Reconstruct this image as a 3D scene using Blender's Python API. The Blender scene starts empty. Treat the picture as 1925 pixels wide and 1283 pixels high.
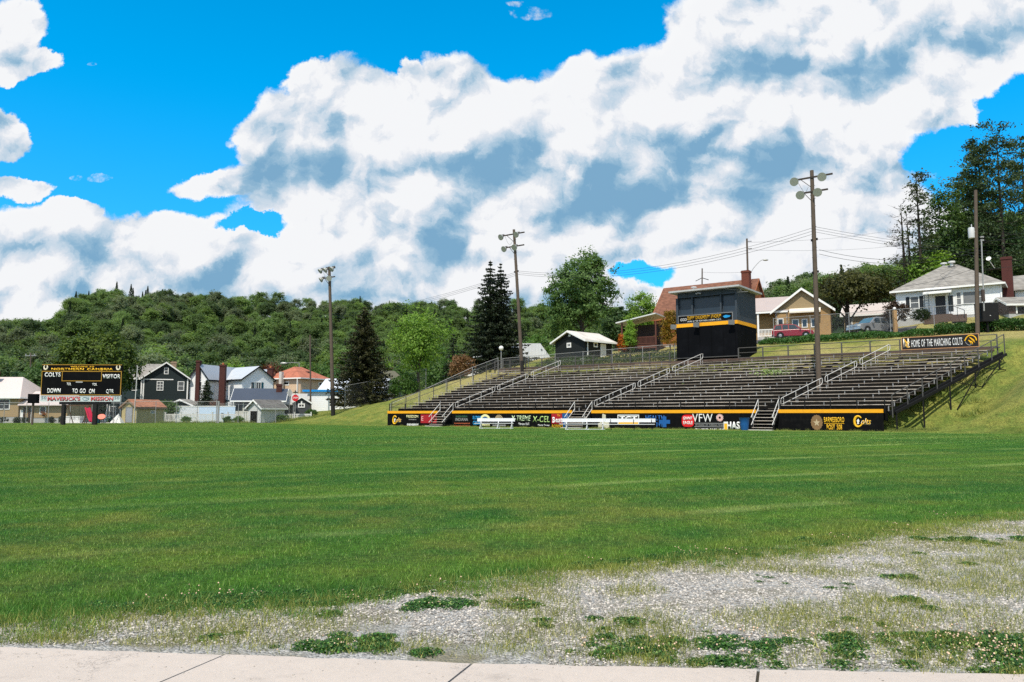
import bpy, bmesh, math, random
import numpy as np
from mathutils import Vector, Matrix
R = math.radians
SC = bpy.context.scene
COL = SC.collection

# ------------------------------------------------------------------ camera
FPX, CXP, CYP, HORIZON = 1443.75, 962.5, 641.5, 780.0
PITCH = math.atan((HORIZON - CYP) / FPX)
CAMZ = 1.6
cam_data = bpy.data.cameras.new("camera")
cam_data.sensor_width = 36.0
cam_data.lens = 27.0
cam_data.clip_start = 0.1
cam_data.clip_end = 5000.0
cam = bpy.data.objects.new("camera", cam_data)
COL.objects.link(cam)
cam.location = (0, 0, CAMZ)
cam.rotation_euler = (R(90) + PITCH, 0, 0)
SC.camera = cam
SC.view_settings.view_transform = 'Standard'
SC.view_settings.look = 'None'
SC.view_settings.exposure = 0.0
SC.view_settings.gamma = 1.0
SC.render.resolution_x, SC.render.resolution_y = 1024, 682
SC.cycles.max_bounces = 5
SC.cycles.diffuse_bounces = 3
SC.cycles.glossy_bounces = 2
SC.cycles.transmission_bounces = 3
SC.cycles.transparent_max_bounces = 16
SC.cycles.use_denoising = False
SC.cycles.sample_clamp_indirect = 4.0

# ------------------------------------------------------------------ sun
SUN_AZ, SUN_EL = R(-162), R(57)          # azimuth from +Y, clockwise
SUN_DIR = Vector((math.sin(SUN_AZ) * math.cos(SUN_EL), math.cos(SUN_AZ) * math.cos(SUN_EL), math.sin(SUN_EL)))
sun_data = bpy.data.lights.new("sun", 'SUN')
sun_data.energy = 5.0
sun_data.angle = R(0.5)
sun_data.color = (1.0, 0.925, 0.80)
sun = bpy.data.objects.new("sun", sun_data)
COL.objects.link(sun)
sun.rotation_euler = SUN_DIR.to_track_quat('Z', 'Y').to_euler()

# ------------------------------------------------------------------ node helper
class NT:
    def __init__(self, tree):
        self.t = tree
        self.nodes = tree.nodes
        self.links = tree.links
    def new(self, typ, **props):
        n = self.nodes.new(typ)
        for k, v in props.items():
            setattr(n, k, v)
        return n
    def put(self, sock, val):
        if isinstance(val, bpy.types.NodeSocket):
            self.links.new(val, sock)
        elif val is not None:
            sock.default_value = val
    def m(self, op, a, b=None, c=None, clamp=False):
        n = self.new('ShaderNodeMath', operation=op, use_clamp=clamp)
        for i, v in enumerate((a, b, c)):
            if v is not None:
                self.put(n.inputs[i], v)
        return n.outputs[0]
    def vm(self, op, a, b=None, c=None):
        n = self.new('ShaderNodeVectorMath', operation=op)
        for i, v in enumerate((a, b, c)):
            if v is not None:
                self.put(n.inputs[i], v)
        return n.outputs['Value'] if op in ('DOT_PRODUCT', 'LENGTH', 'DISTANCE') else n.outputs[0]
    def noise(self, vec, scale, detail=4, rough=0.55, dist=0.0, dim='3D', lac=2.0):
        n = self.new('ShaderNodeTexNoise', noise_dimensions=dim)
        if vec is not None:
            self.put(n.inputs['Vector'], vec)
        n.inputs['Scale'].default_value = scale
        n.inputs['Detail'].default_value = detail
        n.inputs['Roughness'].default_value = rough
        n.inputs['Lacunarity'].default_value = lac
        n.inputs['Distortion'].default_value = dist
        return n.outputs['Fac'], n.outputs['Color']
    def smooth(self, v, a, b, lo=0.0, hi=1.0):
        n = self.new('ShaderNodeMapRange', interpolation_type='SMOOTHSTEP')
        self.put(n.inputs[0], v)
        for i, x in enumerate((a, b, lo, hi)):
            n.inputs[i + 1].default_value = x
        return n.outputs[0]
    def mix(self, f, a, b, blend='MIX'):
        n = self.new('ShaderNodeMix', data_type='RGBA', blend_type=blend)
        n.clamp_factor = True
        self.put(n.inputs[0], f)
        self.put(n.inputs[6], a if isinstance(a, bpy.types.NodeSocket) else (*a, 1.0)[:4])
        self.put(n.inputs[7], b if isinstance(b, bpy.types.NodeSocket) else (*b, 1.0)[:4])
        return n.outputs[2]
    def sep(self, v):
        n = self.new('ShaderNodeSeparateXYZ')
        self.put(n.inputs[0], v)
        return n.outputs
    def comb(self, x, y, z):
        n = self.new('ShaderNodeCombineXYZ')
        for i, v in enumerate((x, y, z)):
            self.put(n.inputs[i], v)
        return n.outputs[0]

def px_dir(px, py):
    """direction (x, z) at y = 1 of the photograph's pixel"""
    a, b = (px - CXP) / FPX, (CYP - py) / FPX
    dy = math.cos(PITCH) - b * math.sin(PITCH)
    dz = math.sin(PITCH) + b * math.cos(PITCH)
    return a / dy, dz / dy

def srgb(r, g, b):
    f = lambda c: (c / 255 / 12.92) if c / 255 <= 0.04045 else ((c / 255 + 0.055) / 1.055) ** 2.4
    return (f(r), f(g), f(b))

# ------------------------------------------------------------------ world: sky with cumulus clouds
world = bpy.data.worlds.new("World")
SC.world = world
world.use_nodes = True
world.cycles.sampling_method = 'MANUAL'
world.cycles.sample_map_resolution = 256
W = NT(world.node_tree)
W.nodes.clear()
SKY_STRENGTH = 0.12
sky = W.new('ShaderNodeTexSky', sky_type='NISHITA')
sky.sun_disc = False
sky.sun_elevation = SUN_EL
sky.sun_rotation = SUN_AZ
sky.air_density = 1.0
sky.dust_density = 0.2
sky.ozone_density = 2.0
tc = W.new('ShaderNodeTexCoord')
dx, dy, dz = W.sep(tc.outputs['Generated'])[:3]
ay = W.m('MAXIMUM', W.m('ABSOLUTE', dy), 0.12)
U = W.m('DIVIDE', dx, ay)
V = W.m('DIVIDE', dz, ay)
P0 = W.comb(U, V, W.m('MULTIPLY', W.m('SIGN', dy), 3.0))
# domain warp gives the cauliflower outlines
_, wc = W.noise(P0, 6.5, 9, 0.66)
warp = W.vm('SUBTRACT', wc, (0.5, 0.5, 0.5))
Pw = W.vm('MULTIPLY_ADD', warp, (0.105, 0.090, 0.0), P0)
def blob_field(vec, blobs, k=0.25):
    acc = None
    for (cx, cy, rx, ry) in blobs:
        u0, v0 = px_dir(cx, cy)
        ru, rv = rx / FPX * 1.03, ry / FPX * 1.03
        q = W.vm('MULTIPLY_ADD', vec, (1 / ru, 1 / rv, 0.0), (-u0 / ru, -v0 / rv, 0.0))
        r2 = W.vm('DOT_PRODUCT', q, q)
        val = W.m('SUBTRACT', 1.0, r2)
        acc = val if acc is None else W.m('SMOOTH_MAX', acc, val, k)
    return acc
COVER = [(640,205,105,98),(740,265,110,60),(600,160,62,52),(545,265,88,82),(700,190,75,62),(845,205,100,92),(775,150,30,38),(960,245,130,95),(1110,215,110,100),(1000,165,18,18),
         (1230,215,120,110),(1330,190,120,110),(1420,110,130,120),(1560,60,270,130),(1790,60,150,120),(1690,125,180,75),(1845,95,48,62),(1900,20,60,60),
         (1560,230,230,85),(1740,215,100,45),(1480,320,230,120),(1250,330,260,130),(940,340,300,95),(700,345,260,62),(470,352,130,30),(600,400,140,70),
         (720,450,260,100),(1050,470,330,110),(1450,450,250,120),(1625,385,115,72),(1000,600,1400,85),(560,520,150,75),(300,470,170,62),(90,470,130,72),(120,400,55,22),
         (60,520,160,60),(300,545,300,50),(20,62,62,75),(70,120,48,22),(15,130,50,30),(5,255,48,48),(38,358,52,24),(1760,500,260,90)]
HOLES = [(1205,508,95,20),(470,426,85,15),(1765,270,95,50),(1905,215,70,80),(1160,505,30,12)]
cover = blob_field(Pw, COVER)
holes = blob_field(Pw, HOLES)
WISPS = [(1005,25,46,15),(183,335,26,9),(140,332,14,7),(172,122,8,5),(458,258,18,18),(980,8,22,8)]
wisps = blob_field(W.vm('MULTIPLY_ADD', warp, (0.05, 0.03, 0.0), P0), WISPS)
def puffs(vec, layers):
    acc = None
    for sc_, am in layers:
        vo = W.new('ShaderNodeTexVoronoi', voronoi_dimensions='2D', feature='SMOOTH_F1')
        W.links.new(vec, vo.inputs['Vector'])
        vo.inputs['Scale'].default_value = sc_
        vo.inputs['Smoothness'].default_value = 0.45
        val = W.m('MULTIPLY', W.m('SUBTRACT', 0.45, vo.outputs['Distance']), am)
        acc = val if acc is None else W.m('ADD', acc, val)
    return acc
# billows ride on a gently warped plane, small crinkles on the strongly warped one
Pm = W.vm('MULTIPLY_ADD', warp, (0.045, 0.035, 0.0), P0)
L_BIG = ((6.0, 0.62), (13.0, 0.42))
L_SML = ((30.0, 0.26),)
big0, big1 = puffs(Pm, L_BIG), puffs(W.vm('ADD', Pm, (-0.018, 0.034, 0.0)), L_BIG)
sm0, sm1 = puffs(Pw, L_SML), puffs(W.vm('ADD', Pw, (-0.005, 0.010, 0.0)), L_SML)
nz0, _ = W.noise(Pw, 13.0, 10, 0.64)
nz1, _ = W.noise(W.vm('ADD', Pw, (-0.006, 0.012, 0.0)), 13.0, 10, 0.64)
h0 = W.m('ADD', W.m('ADD', big0, sm0), W.m('MULTIPLY', W.m('SUBTRACT', nz0, 0.5), 1.05))
dens = W.m('ADD', W.m('MINIMUM', cover, 0.60), W.m('MULTIPLY', h0, 1.0))
dens = W.m('SUBTRACT', dens, W.m('MULTIPLY', W.m('MAXIMUM', holes, -0.3), 0.9))
nf_, _ = W.noise(P0, 40.0, 6, 0.65)
wd = W.m('ADD', W.m('MINIMUM', wisps, 0.35), W.m('MULTIPLY', W.m('SUBTRACT', nf_, 0.62), 2.6))
# behind the camera and overhead: unseen noise cumulus, coverage raised to whiten the fill light
bk, _ = W.noise(tc.outputs['Generated'], 2.2, 7, 0.55)
front = W.smooth(dy, 0.25, 0.5)
ahead = W.m('MULTIPLY', front, W.smooth(dz, 0.72, 0.55))
dens = W.m('ADD', W.m('MULTIPLY', dens, ahead), W.m('MULTIPLY', W.m('MULTIPLY', W.m('SUBTRACT', bk, 0.45), 4.0), W.m('SUBTRACT', 1.0, ahead)))
alpha = W.smooth(dens, -0.12, 0.26)
alpha = W.m('MAXIMUM', alpha, W.m('MULTIPLY', W.smooth(wd, -0.1, 0.7), W.m('MULTIPLY', ahead, 0.85)))
# light from the upper left on the billows, grey flat bases below
n3, _ = W.noise(Pw, 4.0, 5, 0.5)
rel = W.m('ADD', W.m('MULTIPLY', W.m('SUBTRACT', big0, big1), 2.3), W.m('ADD', W.m('MULTIPLY', W.m('SUBTRACT', sm0, sm1), 2.2), W.m('MULTIPLY', W.m('SUBTRACT', nz0, nz1), 1.9)))
BASES = [(640,312,130,24),(830,308,190,26),(1010,318,170,26),(1130,335,110,22),(1240,380,210,36),(1150,408,200,34),(1330,395,130,30),(1280,430,80,18),(1330,300,120,34),(1240,262,90,26),(1440,250,110,22),(630,402,110,30),(730,410,70,18),(880,395,160,22),(930,488,220,22),(1060,500,130,18),(560,492,90,18),(720,530,110,16),
         (1690,155,150,30),(1560,185,110,22),(1500,300,120,26),(1600,420,110,22),(450,505,120,16),(330,528,140,14),(200,500,110,14),(1290,470,110,16),(120,562,180,18),(20,112,38,36),(640,255,34,20),(880,208,26,14),(1130,530,200,16),(1450,470,160,20),(560,560,240,14),(40,470,60,16),(1420,120,90,20)]
wide = W.vm('MULTIPLY_ADD', warp, (0.13, 0.060, 0.0), P0)
def soft_sum(vec, blobs, kx, ky):
    """sum of soft bell shapes"""
    acc = None
    for (cx, cy, rx, ry) in blobs:
        u0, v0 = px_dir(cx, cy)
        ru, rv = rx / FPX * kx, ry / FPX * ky
        q = W.vm('MULTIPLY_ADD', vec, (1 / ru, 1 / rv, 0.0), (-u0 / ru, -v0 / rv, 0.0))
        val = W.m('MAXIMUM', W.m('SUBTRACT', 1.0, W.m('MULTIPLY', W.vm('DOT_PRODUCT', q, q), 0.30)), 0.0)
        val = W.m('MULTIPLY', val, val)
        acc = val if acc is None else W.m('ADD', acc, val)
    return acc
bases = W.m('MINIMUM', soft_sum(wide, BASES, 0.85, 1.05), 1.25)
n5, _ = W.noise(Pm, 3.2, 4, 0.5)
soft = W.m('ADD', W.m('ADD', W.m('MULTIPLY', big0, -2.0), W.m('MULTIPLY', W.m('SUBTRACT', nz0, 0.5), -0.9)), W.m('MULTIPLY', W.m('SUBTRACT', n5, 0.5), 1.4))
grey = W.smooth(W.m('ADD', W.m('MULTIPLY', bases, 0.95), soft), -0.35, 2.3)
thick = W.smooth(dens, 0.0, 0.65)
lit = W.m('SUBTRACT', W.m('ADD', 0.915, rel), W.m('MULTIPLY', grey, W.m('MULTIPLY', thick, 0.70)), clamp=True)
lit = W.m('SUBTRACT', lit, W.m('MULTIPLY', thick, 0.05), clamp=True)
ramp = W.new('ShaderNodeValToRGB')
W.links.new(lit, ramp.inputs[0])
el = ramp.color_ramp.elements
el[0].position, el[0].color = 0.0, (*srgb(126, 172, 205), 1)
el[1].position, el[1].color = 1.0, (*srgb(251, 252, 253), 1)
for p_, c_ in ((0.25, (152, 189, 215)), (0.50, (196, 215, 231)), (0.72, (224, 231, 240)), (0.88, (242, 244, 248))):
    e = el.new(p_)
    e.color = (*srgb(*c_), 1)
cloud_col = W.vm('MULTIPLY', ramp.outputs[0], (0.98 / SKY_STRENGTH,) * 3)
hsv = W.new('ShaderNodeHueSaturation')
hsv.inputs['Hue'].default_value = 0.472
hsv.inputs['Saturation'].default_value = 1.9
hsv.inputs['Value'].default_value = 1.25
W.links.new(sky.outputs[0], hsv.inputs['Color'])
low = W.smooth(dz, 0.12, 0.42, 0.74, 1.0)
skyc = W.vm('ADD', W.vm('MULTIPLY', hsv.outputs[0], W.comb(1.0, W.m('MULTIPLY', low, 1.36), W.m('MULTIPLY', W.smooth(dz, 0.12, 0.42, 0.85, 1.0), 1.62))), W.vm('MULTIPLY', W.comb(1.0, 0.6, 0.2), W.smooth(dz, 0.10, 0.40, 0.45, 0.0)))
final = W.mix(alpha, skyc, cloud_col)
bg = W.new('ShaderNodeBackground')
W.links.new(final, bg.inputs['Color'])
bg.inputs['Strength'].default_value = SKY_STRENGTH
wo = W.new('ShaderNodeOutputWorld')
W.links.new(bg.outputs[0], wo.inputs[0])

# ------------------------------------------------------------------ layout helpers
def at(px, D):
    """world X of a photo column at distance D (world Y)"""
    return px_dir(px, HORIZON)[0] * D
def zat(py, D, px=CXP):
    return CAMZ + px_dir(px, py)[1] * D
def ground_hit(px, py, z=0.0):
    a, b = px_dir(px, py)
    D = (z - CAMZ) / b
    return Vector((a * D, D, z))

WL, WR = np.array([-13.7, 85.0]), np.array([26.7, 55.0])     # ends of the grandstand's front wall
UD = (WR - WL) / np.linalg.norm(WR - WL)
ND = np.array([-UD[1], UD[0]])
STAND_RZ = math.atan2(UD[1], UD[0])

def sst(x, a, b):
    t = np.clip((np.asarray(x, float) - a) / (b - a), 0, 1)
    return t * t * (3 - 2 * t)

RIDGE_PX = [-900, -200, 0, 60, 105, 125, 170, 240, 400, 500, 700, 850, 1000, 1170, 1250, 1330, 1430, 1500, 1600, 1750, 1925, 2600]
RIDGE_PY = [686, 676, 668, 666, 656, 616, 604, 598, 600, 602, 603, 602, 606, 616, 616, 608, 598, 592, 588, 566, 535, 530]
def H(x, y):
    x = np.asarray(x, float)
    y = np.asarray(y, float)
    zf = 0.4 * sst(y, 6, 48) + 0.18 * sst(-x, 12, 35) * sst(y, 40, 70)
    s = (x - WL[0]) * UD[0] + (y - WL[1]) * UD[1]
    t = (x - WL[0]) * ND[0] + (y - WL[1]) * ND[1]
    t0 = np.interp(s, [51, 60, 80], [0, -6, -16])
    t1 = np.interp(s, [49, 56, 80], [0, 1.0, 0.0])
    tt = t - t0 * (1 - sst(t, 4, 22)) - t1 * 1.5 * (1 - sst(t, 6, 14))
    b = np.interp(tt, [0.2, 1.2, 11.5, 14, 18, 22, 24, 27, 31, 40, 60, 110], [0, .25, 5.9, 6.5, 7.6, 8.6, 8.95, 9.4, 10.2, 10.7, 12, 15])
    g = np.interp(s, [-50, -36, -30, -18, -12, 0, 10, 35, 51, 70], [0, .06, .2, .36, .5, .92, .95, 1.0, 1.0, 1.0])
    g = g + sst(t, 27, 32) * np.interp(s, [42, 51, 75], [0, .10, .14])
    swale = 2.0 * np.exp(-((s - (52.4 + .55 * np.clip(t, 0, 12))) / 3.4) ** 2) * sst(t, 0.3, 3.5) * (1 - sst(t, 11, 15))
    z = zf + np.maximum(b * g - swale, np.minimum(b * g, .15))
    # far wooded hills
    r = np.hypot(x, y)
    pxx = np.where(y > 1, x / np.maximum(y, 1) * FPX + CXP, np.where(x > 0, 2600, -900))
    ry = np.interp(pxx, RIDGE_PX, RIDGE_PY)
    rd = np.interp(pxx, [-900, 0, 100, 140, 1200, 1450, 1925, 2600], [330, 330, 360, 430, 430, 280, 210, 200])
    st = np.interp(pxx, [0, 600, 1200, 1450, 1925], [150, 150, 150, 120, 105])
    zr = CAMZ + (HORIZON - ry) * rd / FPX
    f = np.clip((r - st) / (rd - st), 0, 1)
    f = f * (0.35 + 0.65 * sst(f, 0, 1))
    hill = np.maximum(zr - z, 0) * f
    hill = np.where(y > 20, hill, hill * sst(y, -40, 20))
    return z + hill
def h(x, y):
    return float(H(x, y))
def on(px, D):
    x = at(px, D)
    return (x, D, h(x, D))

# ------------------------------------------------------------------ object helpers
def tag(o, label=None, cat=None, group=None, kind=None):
    if label: o['label'] = label
    if cat: o['category'] = cat
    if group: o['group'] = group
    if kind: o['kind'] = kind
    return o
def thing(name, label, cat, loc=(0, 0, 0), rz=0.0, group=None):
    o = bpy.data.objects.new(name, None)
    o.empty_display_size = 0.3
    COL.objects.link(o)
    o.location = loc
    o.rotation_euler = (0, 0, rz)
    return tag(o, label, cat, group)
def copy_tree(o, parent=None):
    c = o.copy()
    COL.objects.link(c)
    if parent is not None:
        c.parent = parent
    for ch in list(o.children):
        copy_tree(ch, c)
    return c

class MB:
    def __init__(self):
        self.v, self.f = [], []
    def add(self, vs, fs):
        b = len(self.v)
        self.v += [tuple(p) for p in vs]
        self.f += [tuple(i + b for i in q) for q in fs]
        return self
    def bx(self, x0, x1, y0, y1, z0, z1):
        return self.add([(x0,y0,z0),(x1,y0,z0),(x1,y1,z0),(x0,y1,z0),(x0,y0,z1),(x1,y0,z1),(x1,y1,z1),(x0,y1,z1)],
                        [(0,3,2,1),(4,5,6,7),(0,1,5,4),(1,2,6,5),(2,3,7,6),(3,0,4,7)])
    def box(self, c, s):
        return self.bx(c[0]-s[0]/2, c[0]+s[0]/2, c[1]-s[1]/2, c[1]+s[1]/2, c[2]-s[2]/2, c[2]+s[2]/2)
    def beam(self, p0, p1, w, hh, up=(0, 0, 1)):
        p0, p1 = Vector(p0), Vector(p1)
        d = (p1 - p0).normalized()
        sd = d.cross(Vector(up))
        if sd.length < 1e-4:
            sd = d.cross(Vector((0, 1, 0)))
        sd.normalize()
        uu = sd.cross(d)
        sd, uu = sd * w / 2, uu * hh / 2
        q = [p0-sd-uu, p0+sd-uu, p0+sd+uu, p0-sd+uu, p1-sd-uu, p1+sd-uu, p1+sd+uu, p1-sd+uu]
        return self.add(q, [(0,1,2,3),(7,6,5,4),(0,4,5,1),(1,5,6,2),(2,6,7,3),(3,7,4,0)])
    def tube(self, p0, p1, r0, r1=None, n=8):
        return self.path([p0, p1], [r0, r0 if r1 is None else r1], n)
    def path(self, pts, rad, n=8):
        pts = [Vector(p) for p in pts]
        rad = rad if isinstance(rad, (list, tuple)) else [rad] * len(pts)
        vs, fs = [], []
        ref = None
        for i, p in enumerate(pts):
            d = (pts[min(i+1, len(pts)-1)] - pts[max(i-1, 0)]).normalized()
            if ref is None:
                ref = d.orthogonal().normalized()
            a = (ref - d * ref.dot(d))
            a = a.normalized() if a.length > 1e-5 else d.orthogonal().normalized()
            ref = a
            b = d.cross(a)
            for k in range(n):
                an = 2 * math.pi * k / n
                vs.append(p + (a * math.cos(an) + b * math.sin(an)) * rad[i])
        for i in range(len(pts) - 1):
            for k in range(n):
                k2 = (k + 1) % n
                fs.append((i*n+k, i*n+k2, (i+1)*n+k2, (i+1)*n+k))
        fs.append(tuple(range(n-1, -1, -1)))
        fs.append(tuple((len(pts)-1)*n + k for k in range(n)))
        return self.add(vs, fs)
    def extr(self, poly, vec):
        n = len(poly)
        vec = Vector(vec)
        vs = [Vector(p) for p in poly] + [Vector(p) + vec for p in poly]
        fs = [tuple(range(n)), tuple(range(2*n-1, n-1, -1))] + [(i, n+i, n+(i+1) % n, (i+1) % n) for i in range(n)]
        return self.add(vs, fs)
    def lathe(self, prof, c=(0, 0, 0), axis=(0, 0, 1), n=16, cap=True):
        """prof: list of (radius, along axis)"""
        ax = Vector(axis).normalized()
        a = ax.orthogonal().normalized()
        b = ax.cross(a)
        c = Vector(c)
        vs, fs = [], []
        for r, z in prof:
            for k in range(n):
                an = 2*math.pi*k/n
                vs.append(c + ax*z + (a*math.cos(an) + b*math.sin(an))*r)
        for i in range(len(prof)-1):
            for k in range(n):
                k2 = (k+1) % n
                fs.append((i*n+k, i*n+k2, (i+1)*n+k2, (i+1)*n+k))
        if cap:
            fs.append(tuple(range(n-1, -1, -1)))
            fs.append(tuple((len(prof)-1)*n+k for k in range(n)))
        return self.add(vs, fs)
    def ball(self, c, r, sq=(1, 1, 1), nu=12, nv=8):
        prof = [(max(math.sin(math.pi*i/nv), 0.02)*r, -math.cos(math.pi*i/nv)*r*sq[2]) for i in range(nv+1)]
        b = len(self.v)
        self.lathe(prof, (0, 0, 0), (0, 0, 1), nu)
        for i in range(b, len(self.v)):
            p = self.v[i]
            self.v[i] = (p[0]*sq[0]+c[0], p[1]*sq[1]+c[1], p[2]+c[2])
        return self
    def build(self, name, mat, parent=None, smooth=False, recalc=True):
        me = bpy.data.meshes.new(name)
        me.from_pydata(self.v, [], self.f)
        if recalc:
            bm = bmesh.new()
            bm.from_mesh(me)
            bmesh.ops.recalc_face_normals(bm, faces=bm.faces)
            bm.to_mesh(me)
            bm.free()
        if smooth:
            me.polygons.foreach_set('use_smooth', [True] * len(me.polygons))
            try:
                me.set_sharp_from_angle(angle=R(40))
            except Exception:
                pass
        me.materials.append(mat)
        o = bpy.data.objects.new(name, me)
        COL.objects.link(o)
        if parent is not None:
            o.parent = parent
        return o

def raw_mesh(name, verts, faces, mat, smooth=False):
    """verts (N,3), faces (M,k) arrays -> mesh data"""
    verts = np.ascontiguousarray(verts, dtype=np.float32)
    faces = np.ascontiguousarray(faces, dtype=np.int32)
    m_, k_ = faces.shape
    me = bpy.data.meshes.new(name)
    me.vertices.add(len(verts))
    me.vertices.foreach_set('co', verts.ravel())
    me.loops.add(m_ * k_)
    me.loops.foreach_set('vertex_index', faces.ravel())
    me.polygons.add(m_)
    me.polygons.foreach_set('loop_start', np.arange(m_, dtype=np.int32) * k_)
    me.update(calc_edges=True)
    if smooth:
        me.polygons.foreach_set('use_smooth', np.ones(m_, dtype=bool))
    me.materials.append(mat)
    return me
def mesh_obj(name, me, parent=None, link=True):
    o = bpy.data.objects.new(name, me)
    if link:
        COL.objects.link(o)
    if parent is not None:
        o.parent = parent
    return o

_tc = 0
def letters(s, mat, parent, loc, height, width=None, face='front', bold=0.0, shear=0.0, name='lettering', depth=0.012, squash=None):
    """raised lettering standing in the local XZ plane looking to -y; loc = centre"""
    cu = bpy.data.curves.new('lettering', 'FONT')
    cu.body = s
    cu.size = 1.0
    cu.align_x = 'CENTER'
    cu.offset = bold
    cu.shear = shear
    cu.resolution_u = 3
    cu.space_word = 1.5
    cu.space_character = 1.06
    ob = bpy.data.objects.new('lettering', cu)
    COL.objects.link(ob)
    dg = bpy.context.evaluated_depsgraph_get()
    me = bpy.data.meshes.new_from_object(ob.evaluated_get(dg))
    bpy.data.objects.remove(ob)
    n = len(me.vertices)
    co = np.empty(n * 3, dtype=np.float32)
    me.vertices.foreach_get('co', co)
    co = co.reshape(-1, 3)
    x0, x1 = co[:, 0].min(), co[:, 0].max()
    y0, y1 = co[:, 1].min(), co[:, 1].max()
    k = height / max(y1 - y0, 1e-3)
    kx = k if width is None else width / max(x1 - x0, 1e-3)
    out = np.zeros_like(co)
    out[:, 0] = (co[:, 0] - (x0 + x1) / 2) * kx
    out[:, 2] = (co[:, 1] - (y0 + y1) / 2) * k
    out[:, 1] = -depth * 0.5
    me.vertices.foreach_set('co', out.ravel())
    bm = bmesh.new()
    bm.from_mesh(me)
    bmesh.ops.remove_doubles(bm, verts=bm.verts, dist=1e-5)
    ret = bmesh.ops.extrude_face_region(bm, geom=bm.faces[:])
    vv = [g for g in ret['geom'] if isinstance(g, bmesh.types.BMVert)]
    bmesh.ops.translate(bm, vec=(0, depth, 0), verts=vv)
    bmesh.ops.recalc_face_normals(bm, faces=bm.faces)
    bm.to_mesh(me)
    bm.free()
    me.name = name
    me.materials.clear()
    me.materials.append(mat)
    o = mesh_obj(name, me, parent)
    o.location = loc
    return o

def smooth_pts(pts, n=8):
    """Catmull-Rom through 3d points"""
    P = [Vector(p) for p in pts]
    P = [P[0]*2-P[1]] + P + [P[-1]*2-P[-2]]
    out = []
    for i in range(1, len(P)-2):
        for k in range(n):
            t = k / n
            a, b, c, d = P[i-1], P[i], P[i+1], P[i+2]
            out.append(0.5*((2*b)+(c-a)*t+(2*a-5*b+4*c-d)*t*t+(3*b-a-3*c+d)*t**3))
    out.append(P[-2])
    return out

# ------------------------------------------------------------------ materials
_MATS = {}
def M(name, col, rough=0.7, var=0.12, scale=3.0, bump=0.0, bscale=30.0, dirt=0.0, dcol=(0.05, 0.045, 0.04), dscale=1.2, metal=0.0, spec=0.3, pattern=None, pk=0.2, pd=0.25, island=0.0, coat=0.0):
    """weathered solid material. pattern: 'siding' (boards along z), 'brick', 'shingle', 'seam' (standing seams along x), 'board' (vertical boards)"""
    if name in _MATS:
        return _MATS[name]
    mt = bpy.data.materials.new(name)
    mt.use_nodes = True
    T = NT(mt.node_tree)
    bs = T.nodes['Principled BSDF']
    bs.inputs['Roughness'].default_value = rough
    bs.inputs['Metallic'].default_value = metal
    bs.inputs['Specular IOR Level'].default_value = spec
    bs.inputs['Coat Weight'].default_value = coat
    tc_ = T.new('ShaderNodeTexCoord').outputs['Object']
    nf, _ = T.noise(tc_, scale, 6, 0.6)
    k = T.m('MULTIPLY_ADD', T.m('SUBTRACT', nf, 0.5), 2 * var, 1.0)
    c = T.vm('MULTIPLY', (*col[:3],), T.comb(k, k, k))
    hsum = None
    if pattern in ('siding', 'shingle', 'board', 'seam'):
        x, y, z = T.sep(tc_)[:3]
        src = {'siding': z, 'shingle': z, 'board': T.m('ADD', x, T.m('MULTIPLY', y, 1.0)), 'seam': T.m('ADD', x, y)}[pattern]
        fr = T.m('FRACT', T.m('DIVIDE', src, pk))
        edge = T.smooth(fr, 0.0, 0.16, 1.0, 0.0)
        c = T.mix(T.m('MULTIPLY', edge, pd), c, T.vm('MULTIPLY', c, (0.35, 0.35, 0.35)))  # dark joints and seams; on siding, lap shadow lines put into the colour
        hsum = fr if pattern in ('siding', 'shingle') else T.smooth(fr, 0.0, 0.2, 0.0, 1.0)
        if pattern == 'shingle':
            cell = T.comb(T.m('FLOOR', T.m('MULTIPLY', T.m('ADD', x, y), 3.0)), T.m('FLOOR', T.m('DIVIDE', z, pk)), 0.0)
            wn = T.new('ShaderNodeTexWhiteNoise')
            T.links.new(cell, wn.inputs[0])
            kk = T.m('MULTIPLY_ADD', wn.outputs[0], 0.45, 0.78)
            c = T.vm('MULTIPLY', c, T.comb(kk, kk, kk))
    if pattern == 'brick':
        x, y, z = T.sep(tc_)[:3]
        br = T.new('ShaderNodeTexBrick')
        T.links.new(T.comb(T.m('ADD', x, y), z, 0.0), br.inputs['Vector'])
        br.inputs['Scale'].default_value = 1.0
        br.inputs['Brick Width'].default_value = 0.24
        br.inputs['Row Height'].default_value = 0.08
        br.inputs['Mortar Size'].default_value = 0.012
        T.links.new(c, br.inputs['Color1'])
        T.links.new(T.vm('MULTIPLY', c, (0.72, 0.68, 0.66)), br.inputs['Color2'])
        br.inputs['Mortar'].default_value = (*[min(q * 1.25 + .015, .4) for q in col[:3]], 1)
        c = br.outputs['Color']
    if island > 0:
        gi = T.new('ShaderNodeNewGeometry').outputs['Random Per Island']
        kk = T.m('MULTIPLY_ADD', T.m('SUBTRACT', gi, 0.5), 2 * island, 1.0)
        c = T.vm('MULTIPLY', c, T.comb(kk, kk, kk))
    if dirt > 0:
        df, _ = T.noise(tc_, dscale, 8, 0.68)
        c = T.mix(T.m('MULTIPLY', T.smooth(df, 0.46, 0.72), dirt), c, dcol)
    T.links.new(c, bs.inputs['Base Color'])
    if bump > 0:
        bf, _ = T.noise(tc_, bscale, 5, 0.6)
        hh = T.m('MULTIPLY', bf, bump)
        if hsum is not None:
            hh = T.m('ADD', hh, T.m('MULTIPLY', hsum, 0.5))
        bn = T.new('ShaderNodeBump')
        bn.inputs['Strength'].default_value = 0.6
        bn.inputs['Distance'].default_value = 0.03
        T.links.new(hh, bn.inputs['Height'])
        T.links.new(bn.outputs[0], bs.inputs['Normal'])
    _MATS[name] = mt
    return mt

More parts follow.
